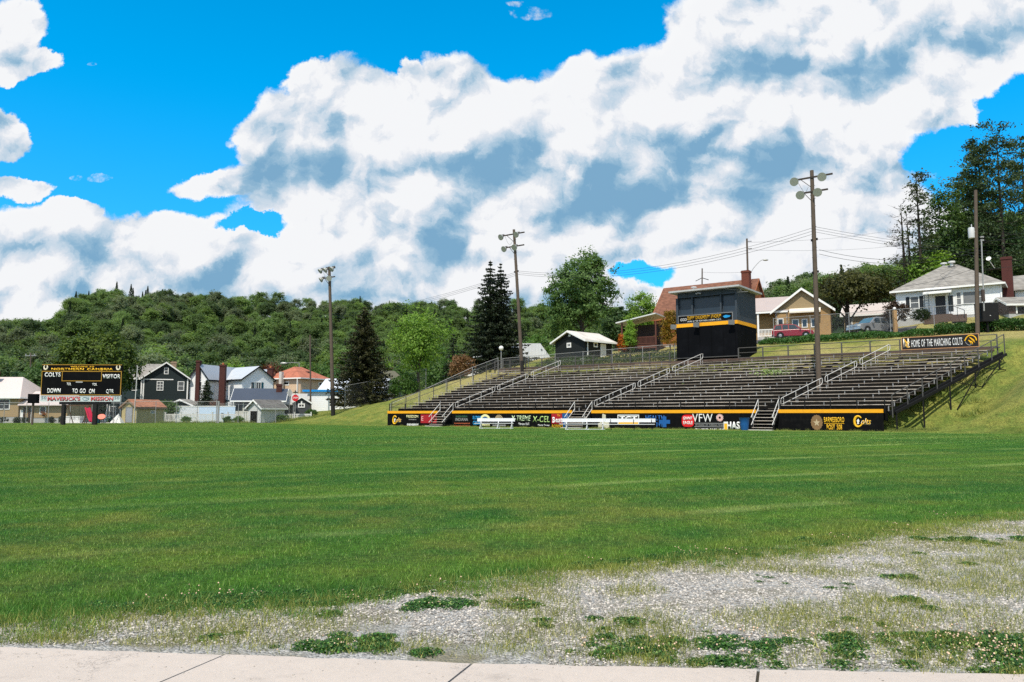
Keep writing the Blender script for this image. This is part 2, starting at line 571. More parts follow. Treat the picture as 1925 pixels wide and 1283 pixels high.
def leaf_mat(name, col, col2, trans=0.35, clump=0.5, rough=0.55):
    if name in _MATS:
        return _MATS[name]
    mt = bpy.data.materials.new(name)
    mt.use_nodes = True
    T = NT(mt.node_tree)
    T.nodes.clear()
    geo = T.new('ShaderNodeNewGeometry')
    oi = T.new('ShaderNodeObjectInfo')
    ri = geo.outputs['Random Per Island']
    nf, _ = T.noise(geo.outputs['Position'], clump, 3, 0.5)
    f = T.m('ADD', T.m('MULTIPLY', ri, 0.55), T.m('MULTIPLY', T.smooth(nf, 0.3, 0.7), 0.45))
    c = T.mix(f, col, col2)
    k = T.m('MULTIPLY_ADD', oi.outputs['Random'], 0.5, 0.75)
    c = T.vm('MULTIPLY', c, T.comb(k, k, k))
    d = T.new('ShaderNodeBsdfPrincipled')
    d.inputs['Roughness'].default_value = rough
    d.inputs['Specular IOR Level'].default_value = 0.25
    T.links.new(c, d.inputs['Base Color'])
    tr = T.new('ShaderNodeBsdfTranslucent')
    T.links.new(T.vm('MULTIPLY', c, (1.5, 1.5, 0.9)), tr.inputs['Color'])
    mx = T.new('ShaderNodeMixShader')
    mx.inputs[0].default_value = trans
    T.links.new(d.outputs[0], mx.inputs[1])
    T.links.new(tr.outputs[0], mx.inputs[2])
    out = T.new('ShaderNodeOutputMaterial')
    T.links.new(mx.outputs[0], out.inputs[0])
    _MATS[name] = mt
    return mt

def wire_mesh_mat(name, col=(0.20, 0.205, 0.21), cell=0.055, wire=0.0026):
    mt = bpy.data.materials.new(name)
    mt.use_nodes = True
    T = NT(mt.node_tree)
    bs = T.nodes['Principled BSDF']
    bs.inputs['Base Color'].default_value = (*col, 1)
    bs.inputs['Metallic'].default_value = 0.4
    bs.inputs['Roughness'].default_value = 0.5
    x, y, z = T.sep(T.new('ShaderNodeTexCoord').outputs['Object'])[:3]
    a = T.m('FRACT', T.m('DIVIDE', T.m('ADD', x, z), cell * 1.414))
    b = T.m('FRACT', T.m('DIVIDE', T.m('SUBTRACT', x, z), cell * 1.414))
    w = wire / cell * 1.2
    on_ = T.m('MAXIMUM', T.m('LESS_THAN', a, w), T.m('LESS_THAN', b, w))
    tr = T.new('ShaderNodeBsdfTransparent')
    mx = T.new('ShaderNodeMixShader')
    T.links.new(on_, mx.inputs[0])
    T.links.new(tr.outputs[0], mx.inputs[1])
    T.links.new(bs.outputs[0], mx.inputs[2])
    T.links.new(mx.outputs[0], T.nodes['Material Output'].inputs[0])
    return mt

def glass_mat():
    mt = M('window_glass', (0.02, 0.025, 0.03), rough=0.08, var=0.3, scale=0.8, spec=0.6)
    return mt

# ------------------------------------------------------------------ lawn colour shared by the soil sheet and the blades
def lawn_color(T, gain=1.0):
    pos = T.new('ShaderNodeNewGeometry').outputs['Position']
    x, y, z = T.sep(pos)[:3]
    s = T.m('ADD', T.m('MULTIPLY', T.m('SUBTRACT', x, float(WL[0])), float(UD[0])), T.m('MULTIPLY', T.m('SUBTRACT', y, float(WL[1])), float(UD[1])))
    t = T.m('ADD', T.m('MULTIPLY', T.m('SUBTRACT', x, float(WL[0])), float(ND[0])), T.m('MULTIPLY', T.m('SUBTRACT', y, float(WL[1])), float(ND[1])))
    n1, _ = T.noise(pos, 0.11, 4, 0.6)
    n2, _ = T.noise(pos, 0.7, 4, 0.6)
    n3, _ = T.noise(T.vm('MULTIPLY', pos, (0.35, 1.0, 1.0)), 0.45, 5, 0.65)
    # mowing passes: soft bands roughly along the stand
    ph = T.m('ADD', T.m('ADD', T.m('MULTIPLY', x, -0.407), T.m('MULTIPLY', y, 0.914)), T.m('MULTIPLY', T.m('SUBTRACT', n1, 0.5), 2.2))
    band = T.m('SINE', T.m('MULTIPLY', ph, 4.2))
    band2 = T.m('SINE', T.m('MULTIPLY', ph, 0.9))
    g = (0.098, 0.208, 0.026)
    lo = (0.046, 0.142, 0.024)
    yl = (0.235, 0.245, 0.050)
    f = T.m('ADD', T.m('ADD', T.m('MULTIPLY', T.smooth(n3, 0.3, 0.7), 0.65), T.m('MULTIPLY', band, 0.26)), T.m('MULTIPLY', band2, 0.22), clamp=True)
    c = T.mix(f, lo, g)
    line = T.m('MULTIPLY', T.smooth(T.m('SINE', T.m('MULTIPLY', ph, 1.37)), 0.90, 1.0), T.smooth(n3, 0.42, 0.6))
    c = T.mix(T.m('MULTIPLY', line, T.smooth(x, -12.0, 10.0, 0.25, 0.75)), c, (0.27, 0.35, 0.11))
    near = T.smooth(y, 9.0, 22.0, 1.0, 0.0)
    dryn = T.smooth(T.m('ADD', T.m('MULTIPLY', n2, 0.5), T.m('MULTIPLY', n1, 0.6)), 0.46, 0.72)
    dryness = T.m('MULTIPLY', dryn, T.m('ADD', 0.36, T.m('MULTIPLY', near, 0.42)))
    c = T.mix(dryness, c, yl)
    # unmown rougher, yellower bank
    bank = T.smooth(T.m('ADD', z, T.m('MULTIPLY', n2, 0.3)), 0.55, 1.1)
    edge = T.smooth(t, -6.5, -1.5)
    bank = T.m('MAXIMUM', bank, T.m('MULTIPLY', edge, 0.75))
    bm_ = T.mix(T.smooth(n2, 0.35, 0.65), (0.290, 0.300, 0.068), (0.165, 0.225, 0.046))
    bm_ = T.mix(T.m('MULTIPLY', T.smooth(n1, 0.38, 0.58), T.smooth(z, 1.5, 6.0)), bm_, (0.430, 0.375, 0.140))
    c = T.mix(bank, c, bm_)
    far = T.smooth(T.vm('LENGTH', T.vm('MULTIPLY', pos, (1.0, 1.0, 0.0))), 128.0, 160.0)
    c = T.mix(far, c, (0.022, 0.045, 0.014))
    if gain != 1.0:
        c = T.vm('MULTIPLY', c, (gain,) * 3)
    return c, pos

def ground_mat():
    mt = bpy.data.materials.new('lawn_soil')
    mt.use_nodes = True
    T = NT(mt.node_tree)
    bs = T.nodes['Principled BSDF']
    c, pos = lawn_color(T)
    x, y, z = T.sep(pos)[:3]
    fine, _ = T.noise(pos, 9.0, 6, 0.75)
    fine2, _ = T.noise(T.vm('MULTIPLY', pos, (1.0, 0.45, 1.0)), 3.0, 5, 0.7)
    k = T.m('ADD', T.m('MULTIPLY', T.smooth(fine, 0.3, 0.7), 0.7), T.m('MULTIPLY', fine2, 0.7))
    c = T.vm('MULTIPLY', c, T.comb(k, k, k))
    # thin worn soil under the gravel edge near the pavement
    T.links.new(c, bs.inputs['Base Color'])
    bs.inputs['Roughness'].default_value = 0.9
    bs.inputs['Specular IOR Level'].default_value = 0.1
    bn = T.new('ShaderNodeBump')
    bn.inputs['Strength'].default_value = 0.9
    bn.inputs['Distance'].default_value = 0.12
    T.links.new(T.m('ADD', fine, T.m('MULTIPLY', fine2, 1.2)), bn.inputs['Height'])
    T.links.new(bn.outputs[0], bs.inputs['Normal'])
    return mt

def axis(lim, fine, step, grow):
    a = list(np.arange(0, fine, step))
    d = step
    while a[-1] < lim:
        d *= grow
        a.append(a[-1] + d)
    return np.array(a)
ax = axis(1200, 62, 0.5, 1.10)
GX = np.concatenate([-ax[:0:-1], ax])
ay_ = axis(1300, 132, 0.5, 1.08)
GY = np.concatenate([-axis(60, 4, 1.0, 1.4)[:0:-1], ay_])
gx, gy = np.meshgrid(GX, GY)
gz = H(gx, gy)
gz = gz + 0.05 * np.sin(gx * 1.7 + np.sin(gy * 1.1)) * np.sin(gy * 1.3 + np.cos(gx * 0.9)) * sst(gz, 0.9, 2.0)
nx, ny = len(GX), len(GY)
idx = np.arange(nx * ny).reshape(ny, nx)
gf = np.stack([idx[:-1, :-1], idx[:-1, 1:], idx[1:, 1:], idx[1:, :-1]], -1).reshape(-1, 4)
gme = raw_mesh('ground', np.stack([gx.ravel(), gy.ravel(), gz.ravel()], -1), gf, ground_mat(), smooth=True)
tag(mesh_obj('ground', gme), 'mown green sports field rising to grassy banks and wooded hills', None, None, 'structure')

# ------------------------------------------------------------------ instanced ground cover (stuff)
def scatter(name, pts, idx_, rz, sc, protos, label, tilt=None):
    me = bpy.data.meshes.new(name)
    n = len(pts)
    me.vertices.add(n)
    me.vertices.foreach_set('co', np.ascontiguousarray(pts, dtype=np.float32).ravel())
    for an, typ, arr in (('pick', 'INT', np.asarray(idx_, np.int32)), ('turn', 'FLOAT', np.asarray(rz, np.float32)), ('size', 'FLOAT', np.asarray(sc, np.float32))):
        at_ = me.attributes.new(an, typ, 'POINT')
        at_.data.foreach_set('value', arr)
    o = mesh_obj(name, me)
    ng = bpy.data.node_groups.new(name, 'GeometryNodeTree')
    ng.interface.new_socket('Geometry', in_out='INPUT', socket_type='NodeSocketGeometry')
    ng.interface.new_socket('Geometry', in_out='OUTPUT', socket_type='NodeSocketGeometry')
    N, Lk = ng.nodes, ng.links
    gi, go = N.new('NodeGroupInput'), N.new('NodeGroupOutput')
    iop = N.new('GeometryNodeInstanceOnPoints')
    jn = N.new('GeometryNodeJoinGeometry')
    for p in protos:
        oi = N.new('GeometryNodeObjectInfo')
        oi.inputs['Object'].default_value = p
        g2 = N.new('GeometryNodeGeometryToInstance')
        Lk.new(oi.outputs['Geometry'], g2.inputs[0])
        Lk.new(g2.outputs[0], jn.inputs[0])
    def attr(an, typ):
        a = N.new('GeometryNodeInputNamedAttribute')
        a.data_type = typ
        a.inputs['Name'].default_value = an
        return [s_ for s_ in a.outputs if s_.enabled and s_.name == 'Attribute'][0]
    Lk.new(gi.outputs[0], iop.inputs['Points'])
    Lk.new(jn.outputs[0], iop.inputs['Instance'])
    iop.inputs['Pick Instance'].default_value = True
    Lk.new(attr('pick', 'INT'), iop.inputs['Instance Index'])
    cx = N.new('ShaderNodeCombineXYZ')
    Lk.new(attr('turn', 'FLOAT'), cx.inputs[2])
    Lk.new(cx.outputs[0], iop.inputs['Rotation'])
    Lk.new(attr('size', 'FLOAT'), iop.inputs['Scale'])
    Lk.new(iop.outputs[0], go.inputs[0])
    md = o.modifiers.new('scatter', 'NODES')
    md.node_group = ng
    return tag(o, label, None, None, 'stuff')

def blade_mat(name, gain, colr=None):
    mt = bpy.data.materials.new(name)
    mt.use_nodes = True
    T = NT(mt.node_tree)
    T.nodes.clear()
    if colr is None:
        c, pos = lawn_color(T, gain)
    else:
        c = T.mix(T.new('ShaderNodeNewGeometry').outputs['Random Per Island'], colr[0], colr[1])
    ri = T.new('ShaderNodeNewGeometry').outputs['Random Per Island']
    k = T.m('ADD', T.m('MULTIPLY_ADD', ri, 0.75, 0.45), T.smooth(ri, 0.84, 0.9, 0.0, 0.9))
    c = T.vm('MULTIPLY', c, T.comb(k, k, k))
    c = T.mix(T.smooth(ri, 0.90, 0.94, 0.0, 0.55), c, (0.50, 0.47, 0.20))
    d = T.new('ShaderNodeBsdfPrincipled')
    d.inputs['Roughness'].default_value = 0.5
    d.inputs['Specular IOR Level'].default_value = 0.3
    T.links.new(c, d.inputs['Base Color'])
    tr = T.new('ShaderNodeBsdfTranslucent')
    T.links.new(T.vm('MULTIPLY', c, (1.3, 1.3, 0.9)), tr.inputs['Color'])
    mx = T.new('ShaderNodeMixShader')
    mx.inputs[0].default_value = 0.35
    T.links.new(d.outputs[0], mx.inputs[1])
    T.links.new(tr.outputs[0], mx.inputs[2])
    T.links.new(mx.outputs[0], T.new('ShaderNodeOutputMaterial').inputs[0])
    return mt

def blades(rng, n, size, hmin, hmax, wid, lean=0.45, disc=False):
    if disc:
        rr, aa = size / 2 * np.sqrt(rng.random(n)), rng.random(n) * 6.283
        bx, by = rr * np.cos(aa), rr * np.sin(aa)
    else:
        bx, by = (rng.random(n) - .5) * size, (rng.random(n) - .5) * size
    an = rng.random(n) * 6.283
    hh = hmin + (hmax - hmin) * rng.random(n)
    ln = rng.normal(0, lean, (n, 2)) * hh[:, None]
    w = wid * (0.7 + 0.6 * rng.random(n))
    cx, sx = np.cos(an) * w / 2, np.sin(an) * w / 2
    v = np.zeros((n, 3, 3))
    v[:, 0] = np.stack([bx - cx, by - sx, np.full(n, -0.01)], -1)
    v[:, 1] = np.stack([bx + cx, by + sx, np.full(n, -0.01)], -1)
    v[:, 2] = np.stack([bx + ln[:, 0], by + ln[:, 1], hh], -1)
    return v.reshape(-1, 3), np.arange(n * 3).reshape(n, 3)

rng = np.random.default_rng(11)
GM = blade_mat('grass_blade', 1.55)
grass_near, grass_far = [], []
for k in range(4):
    v, f = blades(rng, 3000, 1.06, 0.012, 0.040, 0.006)
    grass_near.append(mesh_obj('grass_patch', raw_mesh('grass_patch', v, f, GM), link=False))
for k in range(3):
    v, f = blades(rng, 1700, 2.1, 0.02, 0.05, 0.020, 0.6)
    grass_far.append(mesh_obj('grass_patch', raw_mesh('grass_patch', v, f, GM), link=False))

# gravel / turf border as world points (read off the ground plane)
BORDER = [ground_hit(px, py) for px, py in ((-500, 1215), (0, 1185), (120, 1165), (260, 1150), (420, 1143), (560, 1140), (700, 1130), (820, 1112), (1000, 1092), (1250, 1062), (1450, 1045), (1620, 1015), (1760, 992), (1925, 972), (2500, 915))]
BXs, BYs = np.array([p.x for p in BORDER]), np.array([p.y for p in BORDER])
_o = np.argsort(BXs)
BXs, BYs = BXs[_o], BYs[_o]
WALK_EDGE = (ground_hit(0, 1207), ground_hit(1925, 1277))
def walk_y(x):
    a, b = WALK_EDGE
    return a.y + (np.asarray(x) - a.x) * (b.y - a.y) / (b.x - a.x)
def border_y(x):
    return np.interp(x, BXs, BYs)
def vnoise(x, y, seed, sc):
    """cheap value noise 0..1"""
    x, y = np.asarray(x) * sc, np.asarray(y) * sc
    xi, yi = np.floor(x).astype(int), np.floor(y).astype(int)
    fx, fy = x - xi, y - yi
    fx, fy = fx*fx*(3-2*fx), fy*fy*(3-2*fy)
    def hsh(i, j):
        q = np.sin(i * 127.1 + j * 311.7 + seed * 74.7) * 43758.5453
        return q - np.floor(q)
    return (hsh(xi, yi)*(1-fx)+hsh(xi+1, yi)*fx)*(1-fy) + (hsh(xi, yi+1)*(1-fx)+hsh(xi+1, yi+1)*fx)*fy

# mown turf
gxs, gys = np.meshgrid(np.arange(-30, 30, 1.0), np.arange(4.5, 34, 1.0))
X, Y = gxs.ravel(), gys.ravel()
keep = (np.abs(X) < 0.76 * Y + 2.5) & (Y > border_y(X) + 0.25)
X, Y = X[keep], Y[keep]
pts = np.stack([X, Y, H(X, Y)], -1)
n_ = len(pts)
scatter('grass', pts, rng.integers(0, 4, n_), rng.integers(0, 4, n_) * 1.5708, 1 + 0.12 * rng.standard_normal(n_).clip(-1, 1), grass_near, 'short mown grass blades covering the near half of the field')
gxs, gys = np.meshgrid(np.arange(-80, 80, 2.0), np.arange(34.5, 112, 2.0))
X, Y = gxs.ravel() + 0.0, gys.ravel()
S_ = (X - WL[0]) * UD[0] + (Y - WL[1]) * UD[1]
T_ = (X - WL[0]) * ND[0] + (Y - WL[1]) * ND[1]
keep = (np.abs(X) < 0.74 * Y + 3) & ((T_ < -0.2) | (S_ < -2)) & (Y < 96 - 0.0 * X) & (H(X, Y) < 2.6)
X, Y = X[keep], Y[keep]
n_ = len(X)
scatter('grass', np.stack([X, Y, H(X, Y)], -1), rng.integers(0, 3, n_), rng.integers(0, 4, n_) * 1.5708, 1 + 0.1 * rng.standard_normal(n_).clip(-1, 1), grass_far, 'mown grass of the far half of the field up to the black grandstand wall')
# finer turf right along the gravel border, half size patches with ragged edge
gxs, gys = np.meshgrid(np.arange(-9, 14, 0.34), np.arange(4.4, 14, 0.34))
X, Y = (gxs + rng.uniform(-.12, .12, gxs.shape)).ravel(), (gys + rng.uniform(-.12, .12, gys.shape)).ravel()
dB = Y - border_y(X)
ns = vnoise(X, Y, 3, 1.3) * 0.6 + vnoise(X, Y, 5, 3.1) * 0.4
keep = (dB < 0.75) & (dB > -0.25 + (ns - 0.5) * 1.1) & (Y > walk_y(X) + 0.15)
X, Y = X[keep], Y[keep]
n_ = len(X)
small = []
for k in range(3):
    v, f = blades(rng, 420, 0.5, 0.025, 0.075, 0.0055, disc=True)
    small.append(mesh_obj('grass_tuft', raw_mesh('grass_tuft', v, f, GM), link=False))
scatter('grass', np.stack([X, Y, H(X, Y)], -1), rng.integers(0, 3, n_), rng.random(n_) * 6.28, 0.8 + 0.4 * rng.random(n_), small, 'ragged edge of the turf where it meets the gravel')

# gravel bed
def gravel_mat():
    mt = bpy.data.materials.new('gravel_bed')
    mt.use_nodes = True
    T = NT(mt.node_tree)
    bs = T.nodes['Principled BSDF']
    pos = T.new('ShaderNodeNewGeometry').outputs['Position']
    vo = T.new('ShaderNodeTexVoronoi')
    T.links.new(pos, vo.inputs['Vector'])
    vo.inputs['Scale'].default_value = 55.0
    n, _ = T.noise(pos, 1.3, 5, 0.65)
    g = T.m('MULTIPLY_ADD', T.sep(vo.outputs['Color'])[0], 0.34, 0.16)
    c = T.comb(g, T.m('MULTIPLY', g, .97), T.m('MULTIPLY', g, .92))
    c = T.mix(T.smooth(n, 0.45, 0.68), c, (0.20, 0.18, 0.12))
    T.links.new(c, bs.inputs['Base Color'])
    bs.inputs['Roughness'].default_value = 0.9
    bn = T.new('ShaderNodeBump')
    bn.inputs['Strength'].default_value = 1.0
    bn.inputs['Distance'].default_value = 0.02
    bn.invert = True
    T.links.new(vo.outputs['Distance'], bn.inputs['Height'])
    T.links.new(bn.outputs[0], bs.inputs['Normal'])
    return mt
gb = MB()
xs = np.arange(-8, 14.01, 0.12)
wob = (vnoise(xs, xs * 0, 8, 2.3) - .5) * 0.35 + (vnoise(xs, xs * 0, 9, 7.0) - .5) * 0.14
for i, x in enumerate(xs):
    ya, yb = float(walk_y(x)) - 0.25, float(border_y(x)) + 0.18 + wob[i]
    gb.v += [(x, ya, 0.004 + h(x, ya)), (x, max(yb, ya + .1), 0.006 + h(x, yb))]
for i in range(len(xs) - 1):
    gb.f.append((2*i, 2*i+2, 2*i+3, 2*i+1))
tag(gb.build('gravel_bed', gravel_mat()), 'strip of pale crushed stone between the pavement and the turf', None, None, 'structure')

ico_v = []
ico = bmesh.new()
bmesh.ops.create_icosphere(ico, subdivisions=1, radius=1.0)
ico_v = np.array([v.co[:] for v in ico.verts])
ico_f = np.array([[v.index for v in f.verts] for f in ico.faces])
ico.free()
SM = M('crushed_stone', (0.375, 0.345, 0.31), rough=0.85, var=0.1, scale=40, island=0.62, spec=0.15)
def stones(rng, n, size, r0, r1):
    vs, fs = [], []
    for i in range(n):
        r = r0 + (r1 - r0) * rng.random() ** 2.2
        s = np.array([1.0, 0.5 + 0.5 * rng.random(), 0.22 + 0.30 * rng.random()]) * r
        q = ico_v * s * (0.78 + 0.44 * rng.random((len(ico_v), 1)))
        a, b = rng.random() * 6.283, rng.normal(0, .35)
        Rz = np.array([[np.cos(a), -np.sin(a), 0], [np.sin(a), np.cos(a), 0], [0, 0, 1]])
        Rx = np.array([[1, 0, 0], [0, np.cos(b), -np.sin(b)], [0, np.sin(b), np.cos(b)]])
        q = q @ Rx.T @ Rz.T + np.array([(rng.random()-.5)*size, (rng.random()-.5)*size, s[2]*0.5])
        vs.append(q)
        fs.append(ico_f + i * len(ico_v))
    return np.concatenate(vs), np.concatenate(fs)
stone_patches = []
for k in range(5):
    v, f = stones(rng, 640, 0.54, 0.005, 0.018)
    stone_patches.append(mesh_obj('stone_patch', raw_mesh('stone_patch', v, f, SM), link=False))
gxs, gys = np.meshgrid(np.arange(-7, 13, 0.5), np.arange(4.3, 14, 0.5))
X, Y = gxs.ravel(), gys.ravel()
keep = (Y < border_y(X) + 0.05) & (Y > walk_y(X) + 0.12) & (vnoise(X, Y, 21, .9) > np.where(X < 1.0, 0.30, 0.10))
X, Y = X[keep], Y[keep]
n_ = len(X)
scatter('gravel', np.stack([X, Y, H(X, Y) + 0.006], -1), rng.integers(0, 5, n_), rng.integers(0, 4, n_) * 1.5708, np.ones(n_), stone_patches, 'loose grey and white crushed stones beside the pavement')

# weeds in the gravel: yellowish tufts, clover mats with flower heads
WEED = blade_mat('weed_blade', 1.0, ((0.17, 0.25, 0.045), (0.42, 0.38, 0.10)))
tufts = []
for k in range(3):
    v, f = blades(rng, 46, 0.34, 0.015, 0.075, 0.005, 0.45, disc=True)
    tufts.append(mesh_obj('weed_tuft', raw_mesh('weed_tuft', v, f, WEED), link=False))
N0 = 16000
X, Y = rng.uniform(-6.5, 13, N0), rng.uniform(4.4, 12.5, N0)
pat = vnoise(X, Y, 31, 1.1) * .6 + vnoise(X, Y, 33, 2.9) * .4
dB = border_y(X) - Y
keep = (dB > -0.3) & (Y > walk_y(X) + 0.08) & (pat + np.where(X < 1.3, 0.19, 0.03) + 0.25 * np.exp(-np.maximum(dB, 0) / 0.25) > 0.55)
X, Y = X[keep], Y[keep]
n_ = len(X)
scatter('grass', np.stack([X, Y, H(X, Y)], -1), rng.integers(0, 3, n_), rng.random(n_) * 6.28, 0.6 + 0.7 * rng.random(n_), tufts, 'dry yellow weeds sprouting among the gravel')

CLV = blade_mat('clover_leaf', 1.0, ((0.024, 0.100, 0.018), (0.080, 0.190, 0.036)))
def clover(rng, n, rad):
    rr, aa = rad * rng.random(n) ** 0.8, rng.random(n) * 6.283
    c = np.stack([rr*np.cos(aa), rr*np.sin(aa), 0.012 + 0.045 * rng.random(n) * (1 - (rr/rad)**2)], -1)
    s = 0.010 + 0.010 * rng.random(n)
    a = rng.random(n) * 6.283
    t = rng.normal(0, .4, (n, 2))
    e1 = np.stack([np.cos(a), np.sin(a), t[:, 0]], -1) * s[:, None]
    e2 = np.stack([-np.sin(a), np.cos(a), t[:, 1]], -1) * s[:, None]
    v = np.stack([c-e1, c-e2*.8, c+e1, c+e2*.8], 1).reshape(-1, 3)
    return v, np.arange(n*4).reshape(n, 4)
clovers = []
for k in range(3):
    v, f = clover(rng, 330, 0.20)
    clovers.append(mesh_obj('clover_mat', raw_mesh('clover_mat', v, f, CLV), link=False))
N0 = 26000
X, Y = rng.uniform(-6.5, 13, N0), rng.uniform(4.4, 13.0, N0)
dB = border_y(X) - Y
dW = Y - walk_y(X)
pat = vnoise(X * .8, Y, 41, 1.5) * .55 + vnoise(X, Y, 43, 4.1) * .30 + vnoise(X, Y, 47, 11.0) * .15 + rng.normal(0, .045, N0)
rightw = sst(X, -0.5, 2.0)
# belts: along the turf border, along the pavement edge, few islands between
keep = ((np.abs(dB + 0.22) < 0.30) & (pat > 0.50)) | ((dW < 0.42 + 0.25 * rightw + .3 * sst(X, 1.6, 3.2)) & (dW > 0.04) & (pat > 0.55 - 0.09 * rightw)) | ((dB > 0.2) & (dW > .3) & (pat > 0.73))
X, Y = X[keep], Y[keep]
n_ = len(X)
scatter('clover', np.stack([X, Y, H(X, Y)], -1), rng.integers(0, 3, n_), rng.random(n_) * 6.28, 0.26 + 0.40 * rng.random(n_) ** 1.3, clovers, 'dark green clover mats along the pavement and the turf edge')
FLW = M('clover_flower', (0.50, 0.35, 0.24), rough=0.8, var=0.1, island=0.55)
v, f = ico_v * np.array([0.007, 0.007, 0.0065]) + np.array([0, 0, 0.080]), ico_f
stem_v = np.array([[-.001, 0, 0], [.001, 0, 0], [0, 0, .08]])
heads = []
for k in range(3):
    vs, fs = [], []
    for j in range(7):
        o_ = np.array([*rng.normal(0, .12, 2), rng.uniform(-.03, .02)])
        vs.append(v * np.array([1, 1, 1]) + o_)
        fs.append(f + j * len(v))
    heads.append(mesh_obj('flower_heads', raw_mesh('flower_heads', np.concatenate(vs), np.concatenate(fs), FLW), link=False))
keep = rng.random(n_) < 0.05 + 0.14 * sst(X, 1.5, 3.0) * (Y < walk_y(X) + .9)
n2_ = int(keep.sum())
scatter('clover', np.stack([X[keep], Y[keep], H(X[keep], Y[keep])], -1), rng.integers(0, 3, n2_), rng.random(n2_) * 6.28, 0.7 + 0.5 * rng.random(n2_), heads, 'pinkish white clover flower heads standing above the leaves')

# ------------------------------------------------------------------ pavement
def concrete_mat():
    mt = bpy.data.materials.new('pavement_concrete')
    mt.use_nodes = True
    T = NT(mt.node_tree)
    bs = T.nodes['Principled BSDF']
    pos = T.new('ShaderNodeNewGeometry').outputs['Position']
    n1, _ = T.noise(pos, 1.2, 6, 0.65)
    n2, _ = T.noise(pos, 160.0, 3, 0.7)
    n3, _ = T.noise(pos, 14.0, 5, 0.7)
    k = T.m('ADD', T.m('MULTIPLY_ADD', n1, 0.22, 0.82), T.m('MULTIPLY', T.m('SUBTRACT', n2, 0.5), 0.55))
    k = T.m('ADD', k, T.m('MULTIPLY', T.m('SUBTRACT', n3, 0.5), 0.22))
    n4, _ = T.noise(pos, 3.3, 7, 0.7)
    k = T.m('MULTIPLY', k, T.smooth(n4, 0.56, 0.74, 1.0, 0.80))
    n6, _ = T.noise(pos, 55.0, 2, 0.5)
    k = T.m('MULTIPLY', k, T.smooth(n6, 0.70, 0.76, 1.0, 0.62))
    vc = T.new('ShaderNodeTexVoronoi', feature='DISTANCE_TO_EDGE')
    _, wv = T.noise(pos, 2.5, 6, 0.7)
    T.links.new(T.vm('MULTIPLY_ADD', wv, (0.9, 0.9, 0.9), pos), vc.inputs['Vector'])
    vc.inputs['Scale'].default_value = 0.42
    k = T.m('MULTIPLY', k, T.smooth(vc.outputs['Distance'], 0.0, 0.004, 0.60, 1.0))
    c = T.vm('MULTIPLY', (0.50, 0.428, 0.372), T.comb(k, k, k))
    T.links.new(c, bs.inputs['Base Color'])
    bs.inputs['Roughness'].default_value = 0.88
    bn = T.new('ShaderNodeBump')
    bn.inputs['Strength'].default_value = 0.5
    bn.inputs['Distance'].default_value = 0.004
    T.links.new(n2, bn.inputs['Height'])
    T.links.new(bn.outputs[0], bs.inputs['Normal'])
    return mt
ZW = 0.035
A0, A1 = ground_hit(0, 1207, ZW), ground_hit(1925, 1277, ZW)
ud = (A1 - A0).normalized()
jd = (ground_hit(300, 1283, ZW) - ground_hit(422, 1231, ZW)).normalized()
j1, j2, j3 = ground_hit(422, 1231, ZW), ground_hit(888, 1247, ZW), ground_hit(1425, 1258, ZW)
joints = [j1 + (j1 - j2) * k for k in range(5, 0, -1)] + [j1, j2, j3] + [j3 + (j3 - j2) * k for k in range(1, 6)]
sw = MB()
prng = random.Random(4)
for a, b in zip(joints[:-1], joints[1:]):
    g = 0.009
    d = (b - a).normalized()
    a2, b2 = a + d * g, b - d * g
    nseg = 14
    edge = []
    for k in range(nseg + 1):
        p = a2.lerp(b2, k / nseg)
        edge.append(p + Vector((0, prng.uniform(-.012, .012), 0)))
    poly = edge + [b2 + jd * 3.2, a2 + jd * 3.2]
    sw.extr([Vector((p.x, p.y, ZW - 0.12)) for p in poly], (0, 0, 0.12))
tag(sw.build('sidewalk', concrete_mat()), 'pale concrete pavement slabs with dark joints along the near edge', None, None, 'structure')
jb = MB()
for jn_ in joints[1:-1]:
    a, b = jn_ + jd * -0.02, jn_ + jd * 3.2
    side = Vector((-jd.y, jd.x, 0)) * 0.012
    jb.extr([Vector((p.x, p.y, -0.06)) for p in (a - side, a + side, b + side, b - side)], (0, 0, 0.075))
tag(jb.build('sidewalk_joint_soil', M('joint_soil', (0.045, 0.04, 0.03), 0.95, bump=.4, bscale=80)), 'dark soil packed in the joints between pavement slabs', None, None, 'stuff')

# ------------------------------------------------------------------ shared materials
BLACKP = M('black_paint', (0.005, 0.0052, 0.006), 0.75, 0.25, 1.5, spec=.05, dirt=0.15, dcol=(0.05, 0.048, 0.045), dscale=2.2)
YELLOW = M('yellow_paint', (0.83, 0.38, 0.012), 0.5, 0.10, 1.2, dirt=0.35, dcol=(0.55, 0.23, 0.02), dscale=3)
WHITEL = M('white_lettering', (0.78, 0.78, 0.77), 0.5, 0.06)
GREYL = M('grey_lettering', (0.33, 0.33, 0.33), 0.5, 0.06)
YELLOWL = M('yellow_lettering', (0.83, 0.46, 0.02), 0.5, 0.06)
PALEYL = M('cream_lettering', (0.80, 0.76, 0.42), 0.5, 0.06)
GREENL = M('lime_lettering', (0.42, 0.60, 0.20), 0.5, 0.06)
LGREENL = M('pale_green_lettering', (0.55, 0.68, 0.42), 0.5, 0.06)
BLUEL = M('blue_lettering', (0.012, 0.10, 0.33), 0.5, 0.06)
CYANL = M('sky_blue_lettering', (0.015, 0.28, 0.60), 0.5, 0.06)
REDP = M('red_sign_paint', (0.36, 0.014, 0.022), 0.5, 0.08)
ORANGEL = M('rust_lettering', (0.42, 0.10, 0.04), 0.6, 0.1)
PINKL = M('pink_lettering', (0.72, 0.42, 0.40), 0.6, 0.1)
TANL = M('tan_paint', (0.48, 0.38, 0.24), 0.6, 0.15)
BEIGEL = M('beige_paint', (0.55, 0.52, 0.40), 0.6, 0.15)
